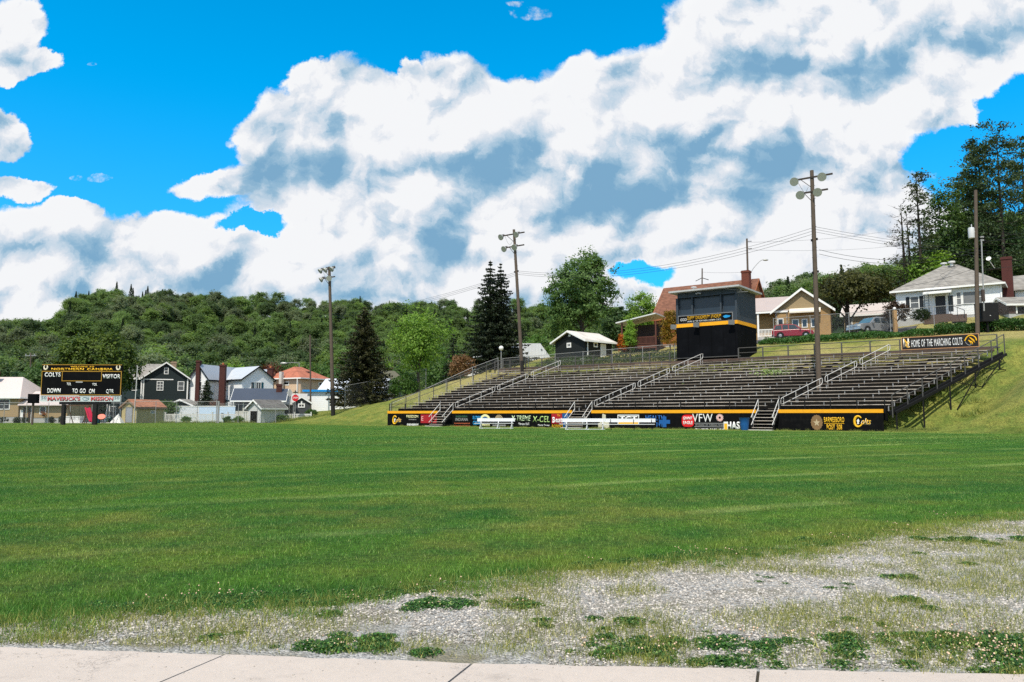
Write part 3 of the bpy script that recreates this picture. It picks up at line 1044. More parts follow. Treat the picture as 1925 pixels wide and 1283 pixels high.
BROWNM = M('bronze_paint', (0.22, 0.13, 0.06), 0.6, 0.2)
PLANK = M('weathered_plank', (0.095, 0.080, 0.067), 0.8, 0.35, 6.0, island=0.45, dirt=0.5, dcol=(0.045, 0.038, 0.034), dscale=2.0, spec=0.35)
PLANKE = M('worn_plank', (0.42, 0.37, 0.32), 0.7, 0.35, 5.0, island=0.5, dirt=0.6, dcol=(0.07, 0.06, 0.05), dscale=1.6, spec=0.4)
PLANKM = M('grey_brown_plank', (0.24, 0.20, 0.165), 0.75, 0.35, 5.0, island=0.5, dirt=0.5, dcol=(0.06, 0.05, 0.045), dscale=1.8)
GAPSHADE = M('row_gap_shade', (0.010, 0.009, 0.008), 0.8, 0.3, 3.0, spec=.1)  # near-black colour standing in for the shade between the rows
TOPPLANK = M('brown_plank', (0.115, 0.080, 0.066), 0.75, 0.3, 4.0, island=0.3, dirt=0.4, dcol=(0.05, 0.04, 0.035))
DARKSTEEL = M('dark_steel', (0.010, 0.010, 0.011), 0.6, 0.2, 4.0, spec=0.15)
GALV = M('galvanised_rail', (0.56, 0.55, 0.53), 0.45, 0.12, 6.0, spec=0.4)
GALVD = M('dull_galvanised', (0.34, 0.34, 0.34), 0.5, 0.18, 6.0, metal=0.3)
RAILG = M('grey_guard_rail', (0.075, 0.072, 0.07), 0.5, 0.2, 6.0, spec=0.4)
ALU = M('aluminium_bench', (0.74, 0.745, 0.76), 0.38, 0.08, 3.0, metal=0.15, spec=0.5)
POLEW = M('pole_wood', (0.105, 0.080, 0.062), 0.85, 0.30, 5.0, bump=0.5, bscale=40, dirt=0.4, dcol=(0.035, 0.028, 0.022), dscale=2.5)
POLET = M('tarred_wood', (0.014, 0.012, 0.011), 0.7, 0.3, 5.0)
BLUEBIN = M('blue_plastic', (0.015, 0.10, 0.30), 0.45, 0.12)

# ------------------------------------------------------------------ grandstand (local x along the wall, y up the bank)
stand = thing('grandstand', 'long dark wooden bleachers with weathered plank rows climbing the grassy bank', 'bleachers', (WL[0], WL[1], 0), STAND_RZ)
NROW, PITCHT, RISE, SH = 17, 0.66, 0.2875, 0.55
T0ROW, Z0ROW = 0.55, 2.30
AISLES = [(7.45, 9.35), (24.0, 25.95), (41.0, 42.7)]
def row_t(i): return T0ROW + PITCHT * i
def row_z(i): return Z0ROW + RISE * i
def row_l(i): return 1.2 + SH * row_t(i)
def row_r(i): return 50.1 + SH * row_t(i)
srng = random.Random(8)
def plank(mb, x0, x1, t, z, w, th, seg=3.7):
    x = x0
    off = srng.uniform(0.2, 1.0) * seg
    while x < x1 - 0.05:
        e = min(x + off, x1)
        off = seg
        if e - x > 0.06:
            za, zb = srng.uniform(-.012, .012), srng.uniform(-.012, .012)
            tj = srng.uniform(-.015, .015)
            a, b, tt = x + .006, e - .006, t + tj
            mb.add([(a, tt, z+za), (b, tt, z+zb), (b, tt+w, z+zb), (a, tt+w, z+za), (a, tt, z+za+th), (b, tt, z+zb+th), (b, tt+w, z+zb+th), (a, tt+w, z+za+th)],
                   [(0,3,2,1),(4,5,6,7),(0,1,5,4),(1,2,6,5),(2,3,7,6),(3,0,4,7)])
        x = e
frame = MB()
posts = []
for i in range(NROW):
    t, z = row_t(i), row_z(i)
    xs_ = [row_l(i)]
    for a, b in AISLES:
        xs_ += [a + SH * t + 0.25, b + SH * t - 0.35]
    xs_ += [row_r(i)]
    top = i >= NROW - 1
    for k in range(0, len(xs_), 2):
        a, b = xs_[k] + srng.uniform(-.1, .1), xs_[k+1] + srng.uniform(-.1, .1)
        mb = MB()
        plank(mb, a, b, t, z, 0.26, 0.045)
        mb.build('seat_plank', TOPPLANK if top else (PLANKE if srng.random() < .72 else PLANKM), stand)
        x = a + 0.3
        while x < b:
            posts.append((x, t, z))
            x += 2.44
    # the foot boards run on through the aisles
    fb = MB()
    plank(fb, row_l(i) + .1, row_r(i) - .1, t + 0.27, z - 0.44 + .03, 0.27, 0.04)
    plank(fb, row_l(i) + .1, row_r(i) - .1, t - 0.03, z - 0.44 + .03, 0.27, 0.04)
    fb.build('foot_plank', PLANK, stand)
    if i < 13:  # added boards: darken the row gaps like shade and block sun below
        rb_ = MB()
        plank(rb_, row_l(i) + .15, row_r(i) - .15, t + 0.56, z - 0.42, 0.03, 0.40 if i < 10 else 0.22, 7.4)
        rb_.build('gap_shade_board', GAPSHADE, stand)
    # extra half steps in the aisles
    for a, b in AISLES:
        st = MB()
        st.bx(a + SH*t + .4, b + SH*t - .5, t - .02, t + .26, z - .25, z - .205)
        st.build('aisle_step', PLANK, stand)
# the hundred brackets nearest the camera are parts of their own, the rest one mass
posts.sort(key=lambda q: -(q[0] * 0.62 - q[1] * 0.8))
for (x, t, z) in posts[:100]:
    b = MB(); b.bx(x-.03, x+.03, t+.05, t+.11, z-.44, z-.002); b.build('seat_bracket', GALVD, stand)
b = MB()
for (x, t, z) in posts[100:]: b.bx(x-.03, x+.03, t+.05, t+.11, z-.44, z-.002)
tag(b.build('seat_bracket', GALVD, stand), None, None, None, 'stuff')
# slanting stringers and posts below
x = 1.4
while x < 51.2:
    ta, tb = 0.4, row_t(NROW-1) + .5
    za, zb = row_z(0) - .56, row_z(NROW-1) - .56
    frame.beam((x + SH*ta, ta, za), (x + SH*tb, tb, zb), 0.10, 0.20)
    for tt in (0.5, 3.0, 5.6, 8.2, 10.8):
        zz = za + (zb - za) * (tt - ta) / (tb - ta)
        w_ = WL + UD * (x + SH*tt) + ND * tt
        gz_ = h(*w_)
        if zz - gz_ > 0.05:
            frame.bx(x+SH*tt-.05, x+SH*tt+.05, tt-.05, tt+.05, gz_-.15, zz)
    x += 2.46
# open X bracing under the exposed right end
xr = 51.0
for ta, tb in ((5.6, 8.2), (8.2, 10.8)):
    for (a, b) in ((ta, tb), (tb, ta)):
        p, q = WL + UD*(xr+SH*a) + ND*a, WL + UD*(xr+SH*b) + ND*b
        zt = row_z(0) - .56 + RISE/PITCHT*(b-.4)
        frame.beam((xr+SH*a, a, h(*p)+.1), (xr+SH*b, b, zt), .06, .06)
frame.build('support_frame', DARKSTEEL, stand)
# heavy edge beam along the right side
eb = MB()
eb.beam((50.2+SH*.4, .4, row_z(0)-.62), (50.35+SH*11.6, 11.6, row_z(NROW-1)-.50), .14, .30)
eb.build('edge_beam', DARKSTEEL, stand)
# dark boarding that closes the back of the lowest rows
kb = MB()
for (a, b) in ((1.2, 7.4), (9.4, 24), (26, 41), (42.7, 50.3)):
    kb.bx(a, b, .42, .46, 1.2, 2.28)
kb.build('kick_board', BLACKP, stand)

# aisle handrails: three bent pipe rails up every aisle
def deck(t): return row_z(0) - .44 + RISE * (t - T0ROW) / PITCHT
for ai, (a, b) in enumerate(AISLES):
    for (r0, r1) in ((0.1, 5.7), (6.4, 10.9), (11.7, 16.2)):
        ta, tb = row_t(r0), row_t(r1)
        hr = MB()
        xx = b - 0.25
        f = lambda t, up: (xx + SH*t, t, deck(t) + up)
        up1, up0 = 1.02, 0.52
        hr.path([f(ta, up0), f(ta-.10, up0+.08), f(ta-.10, up1-.10), f(ta, up1), f(tb, up1), f(tb+.10, up1-.10+.06), f(tb+.10, up0+.14), f(tb, up0), f(ta, up0)], .025, 7)
        k = 3 if r1 - r0 < 5 else 4
        for j in range(k):
            t = ta + .15 + (tb - ta - .3) * j / (k - 1)
            hr.tube(f(t, -0.05), f(t, up1), .022, n=6)
        hr.build('handrail', GALV, stand, smooth=True)
# side guard rails
def guard(x_of, name='guard_rail', t0=.3, t1=11.6, n=9, ht=1.25, mat=RAILG):
    g = MB()
    f = lambda t, up: (x_of(t), t, deck(t) + up)
    g.path([f(t0, ht), f(t1, ht)], .035, 6)
    g.path([f(t0, ht*.55), f(t1, ht*.55)], .026, 6)
    for j in range(n):
        t = t0 + (t1 - t0) * j / (n - 1)
        g.tube(f(t, -.35), f(t, ht), .045, n=6)
    return g.build(name, mat, stand, smooth=True)
guard(lambda t: 0.35 + SH*t - .2)
guard(lambda t: 50.5 + SH*t)
# galvanised taller posts along the left guard
# front rail above the painted wall
for (a, b) in ((.15, 7.3), (9.5, 23.85), (26.1, 40.9), (42.8, 50.2)):
    g = MB()
    g.tube((a, .12, 2.76), (b, .12, 2.76), .028, n=6)
    g.tube((a, .12, 2.40), (b, .12, 2.40), .018, n=6)
    n_ = max(3, round((b - a) / 2.05))
    for j in range(n_ + 1):
        x = a + (b - a) * j / n_
        g.bx(x-.035, x+.035, .09, .15, 1.7, 2.80)
    g.build('front_rail', DARKSTEEL, stand)
# back rail: pipes, posts and the little brackets under them, with the gap where the press box stands
tB = row_t(NROW-1) + .55
zB = row_z(NROW-1)
br_ = MB()
bxs = (5.9, 28.3, 35.4, 56.4)
for (a, b) in ((bxs[0], bxs[1]), (bxs[2], bxs[3])):
    br_.tube((a, tB, zB + 1.05), (b, tB, zB + 1.05), .036, n=6)
    br_.tube((a, tB, zB + .58), (b, tB, zB + .58), .028, n=6)
    br_.tube((a, tB, zB + .10), (b, tB, zB + .10), .035, n=6)
    n_ = round((b - a) / 2.35)
    for j in range(n_ + 1):
        x = a + (b - a) * j / n_
        br_.bx(x-.05, x+.05, tB-.05, tB+.05, zB-.5, zB+1.05)
        br_.bx(x-.17, x+.17, tB-.14, tB-.01, zB-.06, zB+.06)
br_.build('back_rail', RAILG, stand)
tp = MB()
for k in range(2):
    plank(tp, 6.6, 56.2, tB - .12 - .02*k, zB - .30 + .19*k, .05, .17)
tp.build('back_plank', TOPPLANK, stand)

# weeds growing up between the rows
WEEDL = leaf_mat('weed_leaf', (0.16, 0.28, 0.07), (0.42, 0.50, 0.22), clump=3.0)
def leaf_quads(c, size, rng, flat=0.9, aspect=0.62, center=None):
    n = len(c)
    d = rng.normal(0, 1, (n, 3))
    if center is not None:
        q = c - np.array(center)
        q /= np.linalg.norm(q, axis=1)[:, None] + 1e-6
        d = d * 0.55 + q * 0.9
        d[:, 2] += 0.15
    if center is None:
        d[:, 2] = np.abs(d[:, 2]) * flat + 0.15
    d /= np.linalg.norm(d, axis=1)[:, None]
    r = rng.normal(0, 1, (n, 3))
    e1 = np.cross(d, r)
    e1 /= np.linalg.norm(e1, axis=1)[:, None] + 1e-9
    e2 = np.cross(d, e1)
    s = (np.asarray(size) * (0.65 + 0.7 * rng.random(n)))[:, None] * 0.5
    v = np.stack([c - e1*s, c - e2*s*aspect, c + e1*s, c + e2*s*aspect], 1).reshape(-1, 3)
    return v, np.arange(n*4).reshape(n, 4)
for (px_, py_, D_, lab, wd, n_) in ((1306, 723, 71.5, 'pale leafy weed sprouting through the middle rows left of centre', .75, 260), (1462, 700, 67.0, 'broad leafy weed growing through the upper rows beside the tall light pole', .95, 300),
                        (1255, 708, 76.5, 'green weed filling the aisle between two handrail runs', .5, 200)):
    loc = (at(px_, D_), D_, zat(py_, D_, px_))
    t_ = thing('weed_plant', lab, 'weed', loc)
    c = rng.normal(0, 1, (n_, 3)) * np.array([wd, .3, .16])
    v, f = leaf_quads(c, .17, rng)
    mesh_obj('foliage', raw_mesh('foliage', v, f, WEEDL), t_)
    stx = MB()
    for j in range(7):
        q = c[j*9]
        stx.tube((q[0]*.4, q[1], -.45), q, .012, .006, 5)
    stx.build('stem', WEEDL, t_)

# ------------------------------------------------------------------ the painted advertising walls along the front
def wall_world(s, t=0.0):
    w = WL + UD*s + ND*t
    return w
WALLTOP = 2.0
def ad_wall(s0, s1, label):
    w = wall_world(s0)
    o = thing('advertising_wall', label, 'wall', (w[0], w[1], 0), STAND_RZ, 'painted advertising walls along the front of the bleachers')
    L = s1 - s0
    m_ = MB()
    m_.bx(0, L, 0.0, .06, -.1, WALLTOP - .27)
    m_.bx(0, L, .065, .12, -.1, WALLTOP - .02)
    m_.build('panel', BLACKP, o)
    y = MB()
    y.bx(-.02, L + .02, -.03, .062, WALLTOP - .268, WALLTOP)
    y.build('cap_strip', YELLOW, o)
    return o, L
def spx(px):
    k = px_dir(px, HORIZON)[0]
    return (k * WL[1] - WL[0]) / (UD[0] - k * UD[1])
def colts_script(o, x, z, k=1.0, horse=True):
    """the team's script: a big C with a white horse head inside, then slanted letters"""
    c = MB()
    pts = [(.28, .30), (.10, .44), (-.18, .40), (-.34, .10), (-.30, -.25), (-.08, -.42), (.20, -.34), (.34, -.14)]
    c.path(smooth_pts([(x + p[0]*.85*k, -.012, z + p[1]*k) for p in pts], 5), [.05*k + .055*k*math.sin(math.pi*i/35) for i in range(36)], 6)
    c.build('emblem', YELLOWL, o)
    if horse:
        hd = MB()
        hd.extr([(x + p[0]*k, -.016, z + p[1]*k) for p in ((-.10,-.22),(.06,-.18),(.03,-.02),(.10,.02),(.08,.10),(.02,.24),(-.03,.20),(-.13,.08),(-.08,-.04))], (0, .01, 0))
        hd.build('emblem', WHITEL, o)
    letters('olts', YELLOWL, o, (x + .62*k, -.012, z + .02*k), .52*k, .72*k, shear=.3, bold=.01)
    letters('olts', WHITEL, o, (x + .60*k, -.002, z + .0*k), .54*k, .78*k, shear=.3, bold=.02)
def fake_lines(o, x, z, w, n, dz, hgt, mat, seed=1, name='small_print'):
    """rows of print too small to be read in the photograph"""
    r = random.Random(seed)
    mb = MB()
    for j in range(n):
        q = x - w/2 * r.uniform(.8, 1)
        while q < x + w/2 * .95:
            ww = r.uniform(.03, .09)
            mb.bx(q, min(q + ww, x + w/2), -.012, .0, z - j*dz - hgt*r.uniform(.3, .5), z - j*dz + hgt*r.uniform(.3, .5))
            q += ww + r.uniform(.02, .05)
    mb.build(name, mat, o)

# section one
o1, L1 = ad_wall(0.0, 7.44, 'short black advertising wall with yellow cap at the far end beside the slope')
S = lambda px: spx(px)
colts_script(o1, 1.15, 1.02, .95)
letters('FREEDOM', PALEYL, o1, (3.75, -.008, 1.40), .30, 1.75, bold=.015)
fake_lines(o1, 3.75, 1.08, 1.2, 1, .2, .10, GREYL, 3)
fake_lines(o1, 3.75, .55, 1.8, 1, .25, .26, WHITEL, 4)
sg = MB(); sg.bx(5.0, 7.30, -.02, -.001, .72, 1.62); sg.build('red_board', REDP, o1)
letters('E', PINKL, o1, (5.25, -.028, 1.2), .46, .28)
fake_lines(o1, 6.3, 1.42, .9, 1, .2, .14, PINKL, 5)
fake_lines(o1, 6.3, 1.18, 1.7, 1, .2, .22, PINKL, 6)
fake_lines(o1, 6.7, .88, .9, 1, .2, .18, PINKL, 7)
# section two
s2 = 9.40
o2, L2 = ad_wall(s2, 23.9, 'long black advertising wall with sun emblems and green lettering behind the single bench')
X2 = lambda px: spx(px) - s2
fake_lines(o2, X2(867), 1.42, 1.7, 1, .2, .22, M('dark_green_lettering', (.03, .09, .05), .6), 8)
letters('INDIANA', GREYL, o2, (X2(868), -.008, 1.12), .30, 1.65)
fake_lines(o2, X2(868), .72, 2.2, 2, .26, .14, ORANGEL, 9)
letters('SLOVAK', CYANL, o2, (X2(897), -.008, 1.30), .36, 1.15, bold=.025)
letters('CLUB', CYANL, o2, (X2(896), -.008, .78), .40, .95, bold=.025)
def arch(o, x, z, r0, r1, mat, a0=0, a1=180, n=12, name='emblem', teeth=0):
    mb = MB()
    for k in range(n):
        p, q = R(a0 + (a1-a0)*k/n), R(a0 + (a1-a0)*(k + (.6 if teeth else 1.0))/n)
        mb.extr([(x+math.cos(p)*r0, -.014, z+math.sin(p)*r0), (x+math.cos(p)*r1, -.014, z+math.sin(p)*r1), (x+math.cos(q)*r1, -.014, z+math.sin(q)*r1), (x+math.cos(q)*r0, -.014, z+math.sin(q)*r0)], (0, .013, 0))
    return mb.build(name, mat, o)
xa = X2(912)
arch(o2, xa, .95, .48, .70, PALEYL)
arch(o2, xa, .95, .02, .46, M('navy_lettering', (.02, .10, .28), .6))
fake_lines(o2, xa, .60, 1.3, 1, .2, .20, PALEYL, 12)
xb = X2(938)
arch(o2, xb, 1.08, .22, .52, TANL, n=9, teeth=1)
arch(o2, xb, 1.08, .02, .20, GREYL)
sb = MB(); sb.bx(xb-1.0, xb+1.0, -.014, -.001, .98, 1.05); sb.build('emblem_line', GREYL, o2)
fake_lines(o2, xb, .55, 1.8, 1, .2, .2, GREYL, 13)
letters('X-TREME', LGREENL, o2, (X2(979), -.008, 1.26), .50, 2.35, shear=.25, bold=.012)
letters('Fitness LLC', WHITEL, o2, (X2(985), -.008, .72), .22, 1.25, bold=.012)
letters('X-CEL', GREENL, o2, (X2(1017), -.008, 1.18), .58, 1.95, shear=.15, bold=.006)
letters('Physical Therapy', WHITEL, o2, (X2(1022), -.008, .60), .20, 1.3, bold=.01)
xg = X2(1047)
sg = MB(); sg.bx(xg-.60, xg+.70, -.02, -.001, .78, 1.70); sg.build('red_board', REDP, o2)
letters('The', YELLOWL, o2, (xg + .2, -.028, 1.55), .2, .34)
letters('Best', WHITEL, o2, (xg + .06, -.028, 1.12), .52, 1.1, bold=.03)
letters("ROBIN'S", YELLOWL, o2, (xg + .05, -.008, .55), .30, 1.2)
letters('PARK ST', WHITEL, o2, (xg + .05, -.008, .26), .14, 1.0)
# section three
s3 = 26.0
o3, L3 = ad_wall(s3, 40.95, 'long black advertising wall with red oval and white veterans lettering in the middle')
X3 = lambda px: spx(px) - s3
el = MB()
xe = X3(1134)
for dx_, hh_ in ((-.42, .55), (-.24, .9), (.0, 1.35), (.16, 1.3), (.34, .8), (.5, .6)):
    el.lathe([(.10, .25), (.10, .25+hh_), (.03, .25+hh_+.08)], (xe+dx_, -.02, 0), n=8)
for i in range(len(el.v)):
    p = el.v[i]; el.v[i] = (p[0], -.001 + (p[1]+.02)*.12 - .012, p[2])
el.build('emblem', BEIGEL, o3)
xt = X3(1181)
tb_ = MB()
tb_.bx(xt-1.05, xt+1.05, -.016, -.001, 1.52, 1.60); tb_.bx(xt-1.05, xt-.97, -.016, -.001, .78, 1.52); tb_.bx(xt+.97, xt+1.05, -.016, -.001, .78, 1.52)
tb_.build('board_border', WHITEL, o3)
letters('TCT', WHITEL, o3, (xt, -.008, 1.26), .42, 1.75, bold=.05)
tg = MB(); tg.bx(xt-.96, xt+.96, -.022, -.001, .74, 1.02); tg.build('gold_band', YELLOWL, o3)
fake_lines(o3, xt, .88, 1.8, 1, .2, .16, BROWNM, 15)
letters('HEALTH', BLUEL, o3, (X3(1231), -.008, 1.32), .44, 1.75, bold=.02)
letters('ME', BLUEL, o3, (X3(1240), -.008, .78), .36, .62, bold=.02)
xc = X3(1249)
cr = MB(); cr.bx(xc-.17, xc+.17, -.018, -.001, .55, 1.45); cr.bx(xc-.50, xc-.17, -.018, -.001, .84, 1.16); cr.bx(xc+.17, xc+.50, -.018, -.001, .84, 1.16); cr.build('emblem', BLUEL, o3)
fake_lines(o3, xc, 1.0, .8, 1, .2, .12, CYANL, 19)
xo = X3(1293)
ov = MB()
ov.extr([(xo + .54*math.copysign(abs(math.cos(a))**.55, math.cos(a)), -.022, 1.10 + .50*math.copysign(abs(math.sin(a))**.62, math.sin(a))) for a in [2*math.pi*k/32 for k in range(32)]], (0, .02, 0))
ov.build('red_oval', M('bright_red_paint', (.66, .012, .016), .5, .05), o3)
letters('GIANT', WHITEL, o3, (xo, -.03, 1.30), .27, .82, bold=.03)
letters('EAGLE', WHITEL, o3, (xo, -.03, .94), .27, .82, bold=.03)
xv = X3(1323)
letters('VFW', WHITEL, o3, (xv - .12, -.008, 1.34), .66, 1.75, bold=0.0)
arch(o3, X3(1353), 1.36, .10, .30, PINKL, 0, 360, 16)
arch(o3, X3(1353), 1.36, .22, .30, WHITEL, 0, 360, 12, teeth=1)
vl = MB()
xw = X3(1333)
vl.bx(xw-1.28, xw+1.28, -.014, -.001, .885, .925); vl.bx(xw-1.28, xw+1.28, -.014, -.001, .60, .64)
vl.build('rule', GREYL, o3)
letters('VETERANS OF FOREIGN WARS', GREYL, o3, (xw, -.008, .76), .15, 2.45)
letters('SPANGLER POST 7503', WHITEL, o3, (xw, -.008, .30), .36, 2.5, bold=.02)
xm = X3(1364)
mg = MB(); mg.bx(xm-.13, xm+.13, -.022, -.001, .22, .92); mg.build('mug', YELLOWL, o3)
mg = MB(); mg.bx(xm-.17, xm+.17, -.026, -.001, .90, 1.04); mg.bx(xm-.17, xm-.13, -.024, -.001, .18, .90); mg.bx(xm+.13, xm+.17, -.024, -.001, .18, .90); mg.bx(xm-.13, xm+.13, -.024, -.001, .16, .22); mg.build('mug_foam', WHITEL, o3)
letters('HASTI', GREYL, o3, (X3(1384), -.002, .72), .66, 1.62, bold=.055)
letters('HASTI', WHITEL, o3, (X3(1383.5), -.010, .74), .62, 1.55, bold=.035)
fake_lines(o3, X3(1383), .26, 1.6, 1, .2, .14, WHITEL, 16)
# section four
s4 = 42.70
o4, L4 = ad_wall(s4, 50.1, 'short black advertising wall with bronze medallion and yellow post lettering at near end')
X4 = lambda px: spx(px) - s4
xd = X4(1535)
md = MB()
md.extr([(xd + (.42+.02*math.cos(16*a))*math.cos(a), -.03, 1.02 + (.56+.025*math.cos(16*a))*math.sin(a)) for a in [2*math.pi*k/48 for k in range(48)]], (0, .029, 0))
md.build('medallion', BROWNM, o4)
arch(o4, xd, 1.02, .30, .36, TANL, 0, 360, 20, 'medallion_ring')
sr = MB()
sr.extr([(xd + (.26 if k % 2 == 0 else .11)*math.cos(R(90+36*k)), -.044, 1.0 + (.30 if k % 2 == 0 else .12)*math.sin(R(90+36*k))) for k in range(10)], (0, .012, 0))
sr.build('medallion_star', TANL, o4)
arch(o4, xd, 1.0, .01, .11, M('maroon_paint', (.25, .04, .03), .6), 0, 360, 12, 'medallion_centre')
letters('BARNESBORO', YELLOWL, o4, (X4(1567.5), -.008, 1.22), .40, 1.42, bold=.02)
rl = MB(); rl.bx(X4(1567.5)-.7, X4(1567.5)+.7, -.014, -.001, .94, .97); rl.build('rule', YELLOWL, o4)
letters('POST 508', YELLOWL, o4, (X4(1567.5), -.008, .68), .40, 1.08, bold=.02)
colts_script(o4, X4(1613), 1.10, .86)

# ------------------------------------------------------------------ stairs up to the aisles
for (a, b), lab in zip(AISLES, ('steel stair with pale handrails nearest the scoreboard end of the bleachers', 'steel stair with pale handrails behind the middle white bench', 'steel stair with pale handrails right of the blue trash barrel')):
    w = wall_world(a)
    o = thing('metal_stair', lab, 'stairs', (w[0], w[1], 0), STAND_RZ, 'stairs leading up into the bleachers')
    wd = b - a
    w0 = h(*wall_world((a+b)/2, -1.2))
    n_ = 6
    run = 0.27
    lean = -0.0
    tr = MB()
    for k in range(n_):
        z = w0 + .22 + (1.9 - w0 - .22) * k / (n_ - 1)
        tt = -run * (n_ - 1 - k) + .1
        tr.bx(.06 + .0*k, wd - .06, tt - .13, tt + .13, z - .02, z + .015)
    tr.build('tread', PLANKE, o)
    sg = MB()
    for x in (.04, wd - .04):
        sg.beam((x, -run*(n_-1) - .05, w0 + .08), (x, .25, 1.88), .05, .16)
    sg.build('stringer', DARKSTEEL, o)
    for x in (.05, wd - .05):
        hr = MB()
        hr.tube((x, -run*(n_-1) - .12, w0 + .42), (x, .25, 2.12), .03, n=6)
        hr.tube((x, -run*(n_-1) - .12, w0 + .98), (x, .25, 2.78), .03, n=6)
        hr.tube((x, .25, 1.6), (x, .25, 2.8), .03, n=6)
        hr.tube((x, -run*(n_-1) + .3, w0 + .2), (x, -run*(n_-1) + .3, w0 + 1.28), .022, n=6)
        hr.build('handrail', GALV, o)
    ft = MB()
    ft.bx(-.1, wd + .05, -run*(n_-1) - .55, -run*(n_-1) - .15, w0 - .06, w0 + .07)
    ft.build('footing', M('pale_step_slab', (.50, .49, .46), .85, .12), o)
    bk_ = MB()
    bk_.bx(.0, wd, .30, .34, 0, 1.86)
    bk_.build('back_board', BLACKP, o)

# ------------------------------------------------------------------ team benches
def bench(px0, px1, D, label, splay, skew=0.0):
    x0, x1 = at(px0, D), at(px1, D)
    xm = (x0 + x1) / 2
    L = x1 - x0
    z = h(xm, D)
    o = thing('team_bench', label, 'bench', (xm, D, z), skew, 'white team benches in front of the bleachers')
    b = MB(); b.bx(-L/2, L/2, .24, .28, .62, .90); b.build('backrest', ALU, o)
    s = MB(); s.bx(-L/2 - .25, L/2 - .12, -.18, .16, .44, .485); s.build('seat', ALU, o)
    for fx in (-.40, .06, .42):
        lg = MB()
        x = fx * L
        if splay:
            lg.beam((x, -.12, .44), (x - .10, -.20, 0), .06, .05)
            lg.beam((x, .16, .44), (x + .10, .30, 0), .06, .05)
            lg.beam((x, .14, .40), (x, .27, .88), .05, .05)
            lg.bx(x-.14, x+.14, -.22, .32, 0, .04)
        else:
            lg.bx(x-.03, x+.03, -.03, .03, 0, .44)
            lg.bx(x-.03, x+.03, -.18, .26, .40, .44)
            lg.beam((x, .22, .40), (x, .27, .88), .05, .05)
        lg.build('leg', ALU if splay else DARKSTEEL, o)
    if splay:
        r = MB(); r.bx(-L*.40, L*.42, .0, .04, .03, .07); r.build('brace', ALU, o)
    return o
bench(897, 968, 66.5, 'white slatted bench standing alone before the sun emblem adverts', True)
bench(1057, 1140, 61.5, 'white bench in front of the middle stair with pale splayed legs', True)
bench(1139, 1233, 59.5, 'cream bench with thin dark legs before the blue cross advert', False, 0.0)

# blue barrels
def barrel(px, D, label, hgt, r0, r1, tilt=0.0, mat=BLUEBIN):
    p = on(px, D)
    o = thing('trash_barrel', label, 'barrel', p)
    b = MB(); b.lathe([(r0*.96, 0), (r0, .03), (r0*.5+r1*.5, hgt*.5), (r1, hgt-.03), (r1+.03, hgt), (r1-.02, hgt), (r1-.03, hgt-.25)], (0, 0, 0), n=18, cap=True); b.build('body', mat, o, True)
    t = MB(); t.lathe([(r1-.03, hgt-.16), (.01, hgt-.16)], (0, 0, 0), n=18, cap=False); t.build('liner', BLACKP, o)
    return o
barrel(1399, 59.2, 'tall blue trash barrel standing left of the right hand stair', .98, .27, .38)
barrel(1064, 70.4, 'blue lidded barrel half hidden behind the middle white bench', 1.35, .28, .38)

# ------------------------------------------------------------------ press box
PB_S, PB_T = 28.75, 12.35
w = wall_world(PB_S, PB_T)
pbz = row_z(NROW-1) + .32
pb = thing('press_box', 'two storey black and slate blue press box on top of the bleachers', 'press box', (w[0], w[1], pbz), STAND_RZ)
PW, PD, PH1, PH = 6.35, 5.4, 3.2, 6.7
SLATE = M('slate_blue_paint', (0.040, 0.054, 0.072), 0.65, 0.18, 1.0, pattern='board', pk=1.22, pd=.5, dirt=.35, dcol=(.03, .04, .055), dscale=1.0)
BLK2 = M('black_cladding', (0.004, 0.0045, 0.006), 0.8, 0.22, 0.8, spec=.05, pattern='board', pk=1.22, pd=.6, dirt=.2, dcol=(.02, .022, .028), dscale=.7)
b = MB(); b.bx(0, PW, 0, PD, -1.6, PH1); b.build('lower_wall', BLK2, pb)
b = MB()
b.bx(0, PW, .42, PD, PH1 + .002, PH)                # set-back upper storey
b.bx(0, PW, .0, .418, PH1 + .002, 4.45)             # sill below the windows
b.bx(0, .22, .0, .418, 4.452, PH - .52); b.bx(PW - .16, PW, .0, .418, 4.452, PH - .002)
b.bx(.222, PW - .162, .0, .418, PH - .52, PH - .002)
b.build('upper_wall', SLATE, pb)
for (x0, x1) in ((.26, 1.62), (1.86, 4.62), (4.86, PW - .2)):
    f = MB(); f.bx(x0, x1, .30, .418, 4.452, PH - .60)
    fo = f.build('window', M('shutter_blue', (0.018, 0.032, 0.050), .35, .25, .9, spec=.5), pb)
    g = MB()
    for (a, b_, c, d) in ((x0-.0, x1, 4.46, 4.54), (x0, x1, PH-.70, PH-.62), (x0, x0+.07, 4.54, PH-.70), (x1-.07, x1, 4.54, PH-.70)):
        g.bx(a, b_, .26, .299, c, d)
    g.build('window_frame', SLATE, fo)
for x in (1.70, 4.70):
    m2 = MB(); m2.bx(x - .05, x + .09, .06, .30, 4.452, PH - .522); m2.build('mullion', SLATE, pb)
b = MB(); b.bx(-.45, PW + .55, -.75, PD + .5, PH + .001, PH + .17); b.build('roof', M('pale_fascia', (0.43, 0.44, 0.44), .6, .12, 1.0, dirt=.4, dcol=(.2, .19, .18), dscale=2), pb)
b = MB(); b.bx(-.03, PW + .03, -.04, -.002, PH1 - .02, PH1 + .33); b.bx(PW + .002, PW + .04, -.002, PD, PH1 - .02, PH1 + .33); b.build('yellow_band', YELLOW, pb)
b = MB(); b.bx(.24, PW - .42, -.05, -.003, PH1 + .36, PH1 + 1.15); b.build('sign_border', GREYL, pb)
b = MB(); b.bx(.28, PW - .46, -.07, -.051, PH1 + .40, PH1 + 1.11)
sgn = b.build('sign_board', BLACKP, pb)
